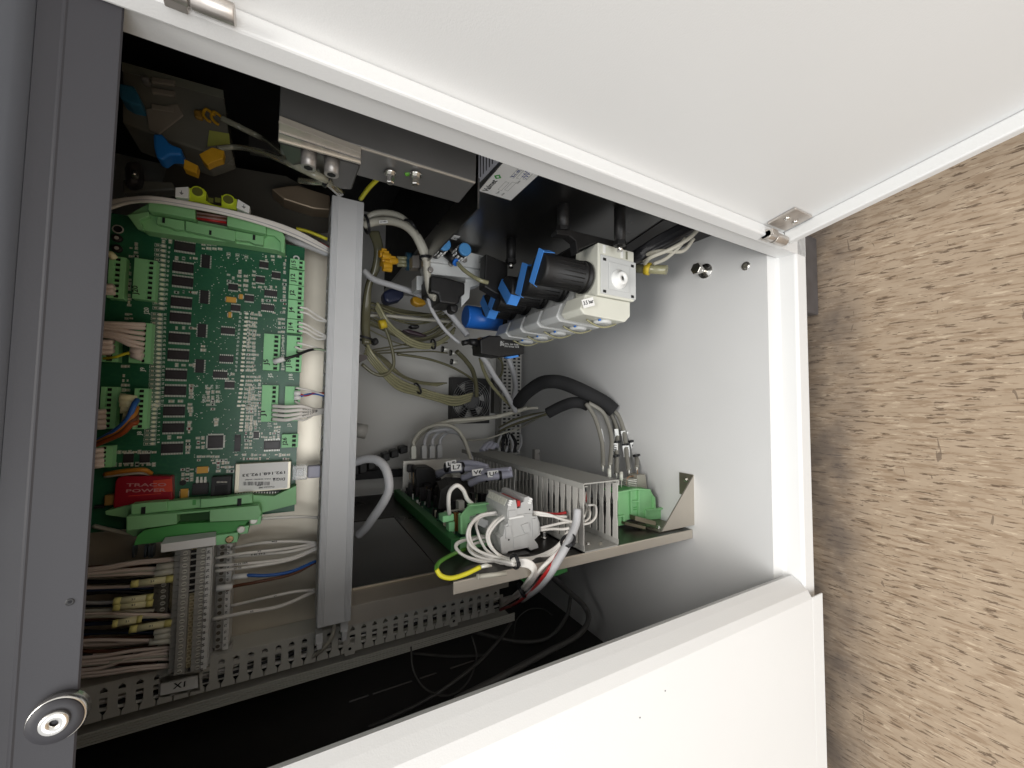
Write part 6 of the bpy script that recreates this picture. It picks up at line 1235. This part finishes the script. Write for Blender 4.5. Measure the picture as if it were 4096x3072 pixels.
lump('coupling', 'o', [(370, 600), (450, 555), (590, 580), (610, 640), (560, 690), (430, 725), (380, 690)], .46, .03, mat('navy_plastic', (0.015, 0.02, 0.05), 0.4), 'dark navy coupling block below the grey cable', 'coupling', 0.006)
lump('release_clip', 'o', [(690, 655), (740, 645), (830, 690), (850, 740), (760, 750), (700, 720)], .45, .02, ORANGE, 'lone orange clip behind the two crossing grey cables', 'clip', 0.003)
lump('coupling', 'o', [(240, 1120), (300, 1100), (330, 1160), (290, 1190), (250, 1170)], .47, .02, BLACK, 'small black coupling near the loop of tube', 'coupling', 0.004)
lump('coupling', 'o', [(660, 975), (690, 955), (770, 965), (775, 1000), (700, 1000)], .49, .02, BLACK, 'small black coupling with a bright tip in the middle', 'coupling', 0.003)
lump('coupling', 'o', [(580, 1020), (650, 1010), (780, 1050), (870, 1090), (800, 1095), (650, 1060)], .50, .02, mat('dark_maroon', (0.03, 0.012, 0.02), 0.4), 'long dark maroon coupling under the straight tube', 'coupling', 0.003)
for k, (x, y) in enumerate(((1130, 1275), (1140, 1375), (1040, 1235))):
    mb = MB(); a = PY('o', x-25, y-2, .54); b = PY('o', x+45, y+8, .54); mb.cyl(a, b, 0.0045, n=12); mb.cyl(a, a+(b-a)*0.25, 0.0062, n=12, mi=1); single('inline_fitting', mb, [PIN, BLACK], ('bright inline fitting above the fan', 'clear inline fitting with a black ring left of the fan', 'small inline fitting on the thin wall tube')[k], 'fitting')
# grey cable loop out of the wide duct (below)
cable('grey_cable', 'p', ((60, 1240, .32), (180, 1205, .30), (290, 1215, .285), (380, 1290, .275), (425, 1420, .27), (425, 1560, .27), (360, 1700, .275), (260, 1850, .29), (180, 1960, .31), (100, 2040, .33)), 0.0054, WIREG, 'thick pale grey cable looping out of and back behind the wide duct', n=14)
# ================================================================== UPPER LEFT CORNER: dim pneumatic unit
cu = thing('filter_unit', 'dim smoked plastic filter unit with blue and orange fittings in the top corner', 'filter unit', PY('a', 700, 800, .30))
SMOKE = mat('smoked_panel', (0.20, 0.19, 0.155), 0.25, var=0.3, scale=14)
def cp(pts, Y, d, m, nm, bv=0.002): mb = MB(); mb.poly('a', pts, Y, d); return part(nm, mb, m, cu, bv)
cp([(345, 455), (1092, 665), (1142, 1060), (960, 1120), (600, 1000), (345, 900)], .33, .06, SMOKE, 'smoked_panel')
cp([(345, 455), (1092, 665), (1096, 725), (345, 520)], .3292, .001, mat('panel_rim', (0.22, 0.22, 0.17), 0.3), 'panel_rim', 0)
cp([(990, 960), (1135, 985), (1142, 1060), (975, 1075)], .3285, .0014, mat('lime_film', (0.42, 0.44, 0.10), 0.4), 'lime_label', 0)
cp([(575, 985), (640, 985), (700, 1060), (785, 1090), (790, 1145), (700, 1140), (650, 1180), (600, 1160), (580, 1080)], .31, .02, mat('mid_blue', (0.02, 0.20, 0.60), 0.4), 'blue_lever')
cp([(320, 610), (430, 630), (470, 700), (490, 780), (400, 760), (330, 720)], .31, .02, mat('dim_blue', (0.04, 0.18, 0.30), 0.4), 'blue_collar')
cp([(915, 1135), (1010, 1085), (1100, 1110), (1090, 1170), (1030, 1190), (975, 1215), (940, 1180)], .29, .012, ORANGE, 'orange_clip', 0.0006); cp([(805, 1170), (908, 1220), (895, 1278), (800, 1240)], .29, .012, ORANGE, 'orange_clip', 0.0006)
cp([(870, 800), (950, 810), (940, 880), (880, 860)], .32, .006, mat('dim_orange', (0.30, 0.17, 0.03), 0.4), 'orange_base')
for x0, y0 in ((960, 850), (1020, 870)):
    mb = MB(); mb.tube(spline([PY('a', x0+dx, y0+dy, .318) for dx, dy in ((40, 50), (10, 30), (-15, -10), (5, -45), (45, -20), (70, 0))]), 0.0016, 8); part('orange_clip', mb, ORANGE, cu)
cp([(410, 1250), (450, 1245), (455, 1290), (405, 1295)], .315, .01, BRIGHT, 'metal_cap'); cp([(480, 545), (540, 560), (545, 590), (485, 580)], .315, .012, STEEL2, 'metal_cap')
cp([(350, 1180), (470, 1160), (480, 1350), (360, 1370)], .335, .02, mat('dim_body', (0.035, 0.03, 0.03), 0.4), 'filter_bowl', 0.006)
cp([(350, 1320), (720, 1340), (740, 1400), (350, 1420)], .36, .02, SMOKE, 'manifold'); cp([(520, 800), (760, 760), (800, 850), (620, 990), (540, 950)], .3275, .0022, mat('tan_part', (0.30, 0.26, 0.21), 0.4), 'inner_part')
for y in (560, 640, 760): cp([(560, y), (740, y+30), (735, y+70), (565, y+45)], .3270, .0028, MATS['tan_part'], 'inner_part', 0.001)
cable('clear_tube', 'a', ((1080, 870, .31), (1200, 930, .31), (1400, 1030, .31), (1500, 1105, .20), (1600, 1170, .14), (1750, 1270, .13), (1860, 1335, .14), (1960, 1420, .20)), 0.0034, mat('clear_tube', (0.50, 0.49, 0.38), 0.18, var=0.1, trans=0.5, coat=0.5), 'upper clear tube running from the corner unit to the wide duct', 'tube')
cable('clear_tube', 'a', ((1050, 1095, .30), (1200, 1085, .30), (1350, 1115, .25), (1550, 1190, .15), (1720, 1270, .13), (1850, 1335, .14), (1950, 1430, .20)), 0.0030, MATS['clear_tube'], 'lower clear tube running from the orange clip to the wide duct', 'tube')
cable('clear_tube', 'a', ((1660, 1330, .20), (1760, 1340, .16), (1850, 1345, .142), (1930, 1410, .18)), 0.0030, MATS['clear_tube'], 'short clear tube joining the black tie from the left', 'tube')
tie('a', 1860, 1332, .140, 0.0055, (-0.5, 0.1, -1), label='black tie gathering the clear tubes above the wide duct')
lump('linear_guide', 'a', [(1445, 1390), (1560, 1370), (1640, 1365), (1880, 1440), (1880, 1550), (1760, 1540), (1540, 1470)], .40, .03, mat('umber_metal', (0.30, 0.23, 0.16), 0.4, 0.4), 'brownish metal slide behind the clear tubes', 'slide', 0.002)
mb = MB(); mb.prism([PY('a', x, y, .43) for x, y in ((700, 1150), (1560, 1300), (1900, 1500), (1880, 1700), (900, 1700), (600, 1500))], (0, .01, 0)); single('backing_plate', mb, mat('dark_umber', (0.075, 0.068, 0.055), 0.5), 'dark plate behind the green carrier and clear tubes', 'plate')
mb = MB(); mb.poly('a', [(1280, 1000), (1500, 1050), (1500, 1120), (1280, 1075)], .33, .02); single('steel_tab', mb, MATS['bracket_steel'], 'small dark steel tab behind the upper clear tube', 'tab')
mb = MB(); mb.poly('a', [(660, 340), (700, 345), (712, 455), (690, 460)], .36, .01); single('light_gap', mb, mat('olive_grey', (0.14, 0.15, 0.11), 0.5), 'pale sliver deep in the dark upper corner', 'strip')

# ================================================================== WIRES OF THE MAIN BOARD
def wire(v, pts, m, label, group=None, r=0.0014, name='wire'): return cable(name, v, pts, r, m, label, 'wire', group, n=7, per=6)
# right hand connectors to the wide duct
ZD = 0.338
for k, y in enumerate((862, 900)): wire('b', ((1808, y, .322), (1870, y+15, .322), (1950, 930+(y-862)*0.9, .33), (2035, 980, ZD)), WIREW, ('upper', 'lower')[k] + ' white wire from the connector marked J4 into the wide duct', 'white wires of J4')
for k, y in enumerate((985, 1015, 1048)): wire('b', ((1800, y, .322), (1860, y+18, .322), (1950, y+70, .33), (2030, 1100+(y-985)*0.2, ZD)), WIREW, nth(k, 3, 'white wire from connector J14 into the wide duct'), 'white wires of J14')
wire('b', ((1788, 1150, .322), (1860, 1165, .322), (1950, 1190, .33), (2025, 1222, ZD)), WIREW, 'uppermost white wire of the connector marked J18')
wire('b', ((1770, 1180, .32), (1830, 1205, .32), (1900, 1195, .325), (2025, 1215, ZD)), WIREW, 'white wire with a loose ferrule at the connector marked J18')
wire('b', ((1790, 1215, .32), (1850, 1215, .32), (1930, 1200, .325), (2025, 1210, ZD)), mat('pale_green_wire', (0.45, 0.55, 0.38), 0.4), 'pale green wire at the connector marked J18')
bw = pcable('wire', 'b', ((1600, 1300, .312), (1680, 1278, .31), (1780, 1250, .312), (1880, 1210, .32), (1960, 1200, .33), (2020, 1215, ZD)), 0.0017, WIREK, 'black wire with a white ferrule plugged into the connector marked J5', 'wire')
mb = MB(); mb.cyl(PY('b', 1600, 1302, .3115), PY('b', 1685, 1276, .3085), 0.0034, 0.0030, 12); part('ferrule', mb, LABEL, bw)
wire('c', ((1775, 103, .32), (1870, 120, .32), (1940, 140, .33), (2010, 165, ZD)), WIREW, 'upper white wire of the connector above J26')
for k, (y, m_) in enumerate(((145, WIRER), (182, WIREB))):
    w_ = pcable('wire', 'c', ((1780, y, .319), (1850, 165-k*4, .32), (1930, 145+k*6, .33), (2010, 150+k*20, ZD)), 0.0014, m_, ('red', 'blue')[k] + ' wire with a round white ferrule beside the white wires of J1', 'wire')
    mb = MB(); mb.cyl(PY('c', 1762, y, .319), PY('c', 1815, y+2, .319), 0.0032, 0.0026, 12); part('ferrule', mb, LABEL, w_)
wire('c', ((1768, 212, .32), (1840, 250, .32), (1930, 275, .33), (2005, 285, ZD)), WIREW, 'white wire under the blue ferrule, into the wide duct')
wj = []
for k, y in enumerate((248, 282, 318, 354)):
    w_ = pcable('wire', 'c', ((1590, y, .318), (1700, y+8, .312), (1830, y+(4, -2, -10, -20)[k], .312), (1930, 280+k*12, .322), (2005, 275+k*8, ZD)), 0.0021, WIREW, ('uppermost', 'second', 'third', 'lowest')[k]+' white wire of the connector marked J1', 'wire')
    if k > 0: tpx('SCH J1 %d 24-38' % k, 'c', (1830, y-4*k*2+5), (1950, 285+k*4), .3095, 12, INK, w_)
for y in (250, 355): wire('c', ((1770, y, .32), (1850, y+5, .32), (1940, 310, .33), (2005, 300, ZD)), WIREW, 'white wire behind the labelled ones at J1', 'white wires behind J1')
# network cable from the module
nc = thing('network_cable', 'pale network plug and cable from the sticker module into the wide duct', 'network cable', PY('c', 1850, 790, .32))
mb = MB(); mb.px('c', 1745, 728, 1870, 845, .318, .330); part('plug', mb, CLEAR, nc, 0.001); mb = MB(); mb.px('c', 1780, 752, 1840, 815, .316, .3178); part('latch', mb, CLEAR, nc, 0.0005)
mb = MB(); mb.px('c', 1870, 730, 1975, 830, .322, .334); part('boot', mb, WIREV, nc, 0.002)
# top bundle of white wires over the carrier to the duct
for k in range(6):
    o = k*6
    wire('b', ((240, 20+k*12, .318), (430, -10+k*6, .305), (620, -20+o, .292), (900, 20+o, .288), (1225, 85+o, .288), (1540, 165+o*1.3, .295), (1800, 260+o*1.5, .31), (2045, 395+o, .335)), WIREW if k != 4 else WIREG, nth(k, 6, 'white wire of the bundle over the top green carrier'), 'white wires over the green carrier', 0.0018)
for k in range(4): wire('b', ((980, 105+k*14, .306), (1220, 140+k*14, .306)), (mat('dull_pink', (0.32, 0.2, 0.2), 0.5), WIREBR, MATS['dull_pink'], WIRER)[k], 'dull reddish wire seen through the gap of the top green carrier', 'wires in the carrier gap')
wire('b', ((1740, 285, .33), (1860, 310, .335), (1960, 340, .338), (2045, 385, .338)), WIRER, 'red wire twisted with white ones beside the top of the wide duct')
wire('b', ((1780, 230, .345), (1880, 255, .345), (2030, 315, .345)), WIREY, 'yellow green wire behind the white bundle at the top of the wide duct', r=0.0022)
mb = MB(); mb.tube(spline([PY('b', *p) for p in ((1700, 290, .335), (1800, 340, .33), (1920, 385, .335), (2030, 430, .34))]), 0.0045, 10); single('white_cable', mb, WIREG, 'thicker pale cable under the white bundle at the wide duct', 'cable')
# left side wires
YL = .318
def lwires(v, lst, m, label, group, r=0.0019):
    for k, (x1, y1, y0) in enumerate(lst): wire(v, ((120, y0, .318), (300, y0+(y1-y0)*0.12, .312), (x1-110, y0+(y1-y0)*0.7, .312), (x1, y1, .319)), m, nth(k, len(lst), label), group, r)
lwires('b', ((560, 1002, 990), (558, 1030, 1010), (556, 1075, 1030), (555, 1118, 1062), (552, 1160, 1075), (550, 1198, 1090)), WIREP, 'pinkish white wire plugged into the left side of J9', 'pinkish wires into J9', 0.0023)
lwires('b', ((290, 1150, 1140), (290, 1190, 1180), (285, 1230, 1215)), WIREP, 'short pinkish white wire left of the wires into J9', 'short pinkish wires left of J9', 0.0026)
lwires('b', ((320, 712, 690), (318, 748, 725)), WIREP, 'short pinkish wire into the connector left of J20', 'pinkish wires left of J20', 0.0026)
for k, y in enumerate((292, 332, 375, 415)): wire('c', ((130, y+6, .318), (200, y+4, .316), (245, y, .318)), WIREP, nth(k, 4, 'short white wire into the connector beside J8'), 'short wires beside J8', 0.0028)
for k, y in enumerate((600, 642, 685, 722)): wire('c', ((120, y+14, .318), (180, y+8, .316), (228, y, .318)), WIREP, nth(k, 4, 'short white wire into the lowest left connector'), 'short wires of the lowest left connector', 0.0028)
for y, x in ((1218, 475), (1252, 480)):
    w_ = pcable('wire', 'b', ((230, 1275, .316), (330, 1262, .312), (410, 1235, .312), (x, y, .314)), 0.0013, WIREY, 'yellow wire with a pale ferrule at J9, ' + ('upper' if y < 1230 else 'lower') + ' one', 'wire')
    mb = MB(); mb.cyl(PY('b', x-25, y-10, .313), PY('b', x+62, y+12, .313), 0.0036, 0.0042, 12); part('ferrule', mb, SLEEVE if False else WIREP, w_)
wire('b', ((255, 430, .318), (290, 440, .312), (315, 470, .314)), SLEEVE, 'pale ferrule at the connector left of J20', r=0.0034)
# blue/brown/orange cable core into J8 with pale yellow sleeves
for k, (y, x) in enumerate(((188, 360), (225, 365), (270, 370), (335, 385), (380, 400))):
    mb = MB(); mb.cyl(PY('c', x, y-(3 if k < 2 else 0), .312), PY('c', 495, y+8, .314), 0.0050, 0.0038, 12); single('ferrule', mb, SLEEVE, nth(k, 5, 'pale yellow sleeve plugged into connector J8'), 'ferrule', 'yellow sleeves at J8')
for k, (m_, nm, y) in enumerate(((WIREB, 'blue', 200), (WIREO, 'orange', 262), (WIREBR, 'brown', 300), (mat('rust_wire', (0.35, 0.08, 0.02), 0.4), 'rust red', 335))):
    wire('c', ((500-4*k, y, .308), (470+6*k, y+50, .300), (430+8*k, 350+14*k, .298), (350+10*k, 430+12*k, .300), (240, 500+10*k, .308), (150, 545+8*k, .315)), m_, nm + ' wire sweeping from J8 to the left edge', r=0.0026)
wire('c', ((240, 800, .325), (380, 775, .318), (480, 765, .315), (560, 765, .315), (610, 790, .325)), WIREO, 'orange brown wire arching above the maroon converter', r=0.0024); wire('c', ((240, 815, .325), (400, 795, .32), (520, 785, .318), (600, 795, .325)), WIREC, 'cream wire arching above the maroon converter', r=0.0020)
wire('c', ((150, 1215, .33), (280, 1245, .325), (420, 1275, .32), (500, 1282, .318)), WIREC, 'cream wire passing under the lower green carrier', r=0.0022)
# terminals to duct
def tw(pts, m, label, group=None, r=0.0017, s=None, sp=None):
    w_ = pcable('wire', 'i', pts, r, m, label, 'wire', group)
    if s: tpx(s, 'i', sp[0], sp[1], pts[1][2]-r-0.0012, 11, INK, w_)
tw(((1660, 78, .318), (1800, 70, .318), (1920, 66, .325), (2012, 72, ZD)), WIREW, 'single white wire from the green carrier tab to the wide duct')
tw(((1470, 265, .335), (1660, 232, .325), (1850, 222, .325), (2000, 230, ZD)), WIREW, 'uppermost white wire from the terminals, printed 402', s='402', sp=((1720, 228), (1757, 226)))
tw(((1368, 328, .318), (1550, 298, .31), (1800, 270, .32), (2005, 235, ZD)), WIREW, 'white wire printed 77 from the numbered strip', s='77', sp=((1630, 292), (1655, 288)))
tw(((1480, 325, .335), (1650, 305, .325), (1850, 285, .325), (2005, 245, ZD)), WIREW, 'white wire just below the one printed 77', s='5 EL 24-2', sp=((1590, 312), (1680, 303)))
tw(((1365, 376, .318), (1600, 360, .312), (1830, 330, .322), (2008, 262, ZD)), WIREW, 'white wire printed 20 36 22A', s='20 36 22A', sp=((1480, 374), (1570, 360)))
tw(((1365, 412, .318), (1600, 382, .312), (1840, 340, .322), (2008, 270, ZD)), WIREW, 'lowest white wire of the upper group, near the blue wire', s='20-22', sp=((1480, 400), (1530, 392)))
tw(((1480, 448, .33), (1570, 438, .322), (1700, 438, .322), (1850, 412, .325), (2000, 348, ZD)), WIREB, 'blue wire from the narrow strip to the wide duct', r=0.0019)
tw(((1440, 530, .332), (1480, 508, .325), (1640, 478, .32), (1850, 430, .325), (1998, 355, ZD)), WIREBR, 'brown wire below the blue one, to the wide duct', r=0.0019)
for a, b, Y_, r_ in (((1475, 448), (1570, 440), .323, .0032), ((1372, 522), (1475, 508), .322, .0036)): mb = MB(); mb.cyl(PY('i', *a, Y_), PY('i', *b, Y_), r_, r_*0.9, 12); single('ferrule', mb, LABEL, ('white sleeve at the end of the blue wire' if a[1] < 500 else 'white sleeve at the end of the brown wire'), 'ferrule')
tw(((1465, 632, .335), (1650, 588, .328), (1850, 545, .328), (1992, 528, ZD)), WIREW, 'white wire above the lowest one, from the narrow strip', s='TT', sp=((1735, 577), (1755, 573)))
tw(((1348, 718, .318), (1550, 675, .312), (1780, 632, .32), (1992, 540, ZD)), WIREW, 'lowest white wire from the numbered strip to the wide duct', s='63', sp=((1585, 672), (1605, 668)), r=0.0021)
# left field wiring with yellow sleeves
r = random.Random(77)
lf = [(1110, 328, 400, WIREP), (1108, 385, 430, WIREP), (1105, 420, 445, WIREP), (1090, 690, 680, WIREP), (1085, 850, 852, WIREP), (1085, 892, 960, WIREP), (1085, 930, 985, WIREP), (1085, 965, 1000, WIREP), (1085, 1002, 1060, WIREP), (975, 660, 665, WIREC)]
lf = sorted(lf+[(1108, 340, 412, WIREP), (1100, 700, 700, WIREC), (1085, 905, 1040, WIREP), (1085, 945, 1005, WIREC), (1085, 1015, 1078, WIREP), (1090, 395, 440, WIREC)], key=lambda q: q[2])
for k, (x1, y1, y0, m_) in enumerate(lf): wire('i', ((430, y0+8, .335), (650, y0-4+(y1-y0)*0.1, .330), (850, y0+(y1-y0)*0.65, .328), (x1, y1, .332)), m_, nth(k, len(lf), 'beige field wire entering the numbered terminals from the left'), 'beige field wires', 0.0018)
for k in range(22):
    y = 385+k*30+r.uniform(-12, 12); wire('i', ((430, y+10, .352), (700, y+r.uniform(-25, 15), .350), (1000, y-r.uniform(0, 40), .352)), r.choice((WIREBR, WIREK, WIREP, mat('navy_wire', (0.02, 0.04, 0.10), 0.5), WIREG)), 'dark field wire in the shadow behind the beige ones', 'dark field wires', 0.0020)
for (xa_, ya_, xb, yb) in ((990, 388, 1102, 372), (980, 428, 1100, 410)): mb = MB(); mb.cyl(PY('i', xa_, ya_, .326), PY('i', xb, yb, .328), 0.0033, n=12); single('wire_sleeve', mb, CREAM, 'short pale marker sleeve at the upper terminals', 'sleeve', 'short pale sleeves at the upper terminals')
for k, (xa_, ya_, xb, yb) in enumerate(((830, 495, 1098, 458), (718, 605, 970, 575), (718, 640, 970, 612), (712, 748, 900, 712), (820, 782, 1088, 738))):
    rt = thing('wire_sleeve', ('long yellow ended marker sleeve, uppermost of the five', 'yellow ended sleeve above its twin, left of the short block', 'yellow ended sleeve below its twin, left of the short block', 'dim yellow sleeve pointing left, above the lowest bright one', 'bright yellow ended sleeve, lowest of the five')[k], 'sleeve', PY('i', xa_, ya_, .322))
    a, b = PY('i', xa_, ya_, .322), PY('i', xb, yb, .326); mb = MB(); mb.cyl(a, a+(b-a)*0.18, 0.0037, n=12); part('yellow_end', mb, mat('lemon', (0.74, 0.68, 0.24), 0.4), rt); mb = MB(); mb.cyl(a+(b-a)*0.82, b, 0.0037, n=12); part('yellow_end', mb, MATS['lemon'], rt); mb = MB(); mb.cyl(a+(b-a)*0.181, a+(b-a)*0.819, 0.0035, n=12); part('sleeve_body', mb, SLEEVE, rt)
    tpx('21', 'i', ((xa_+xb)/2-12, (ya_+yb)/2+6), ((xa_+xb)/2+12, (ya_+yb)/2+2), .3165, 16, INK, rt)
for (xa_, ya_, xb, yb) in ((975, 800, 1085, 780), (975, 832, 1085, 815), (945, 862, 1082, 852)): mb = MB(); mb.cyl(PY('i', xa_, ya_, .326), PY('i', xb, yb, .328), 0.0032, n=12); single('wire_sleeve', mb, CREAM, 'short pale marker sleeve at the lower terminals', 'sleeve', 'short pale sleeves at the lower terminals')
mb = MB(); mb.tube(spline([PY('i', *p) for p in ((2120, 740, .325), (2105, 820, .325), (2050, 900, .33), (1950, 975, .345))]), 0.0026, 8); single('grey_cable', mb, WIREC, 'cream cable slipping from the duct end into the slotted duct', 'cable')

# thin translucent tubes that fill the middle
r = random.Random(52)
for k in range(12):
    y = 700+k*28+r.uniform(-20, 20); Yd = .47+.008*k; a = r.uniform(-60, 60)
    cable('thin_tube', 'o', ((190+r.uniform(-20, 30), y, Yd), (330, y+60+a*0.4, Yd+.01), (520, y+150+a*0.7, Yd+.02), (720, y+190+a, Yd+.03), (930, y+150+a*0.5, Yd+.04), (1130, y+40+r.uniform(-60, 60), Yd+.05)), r.choice((0.0013, 0.0017, 0.0021)), r.choice((TUBE, TUBED, TUBE)), 'thin translucent tube in the tangle under the valve block', 'tube', 'thin tubes tangled under the valve block')
for k in range(6):
    x = 150+k*20; cable('thin_tube', 'o', ((x, 1180+k*14, .50), (x+150, 1300+k*10, .52), (x+330, 1480+k*8, .53), (x+560, 1600, .54), (x+820, 1640-k*6, .55)), 0.0016, TUBED if k % 2 else TUBE, 'thin tube following the sagging bundle towards the fan', 'tube', 'thin tubes along the sagging bundle')
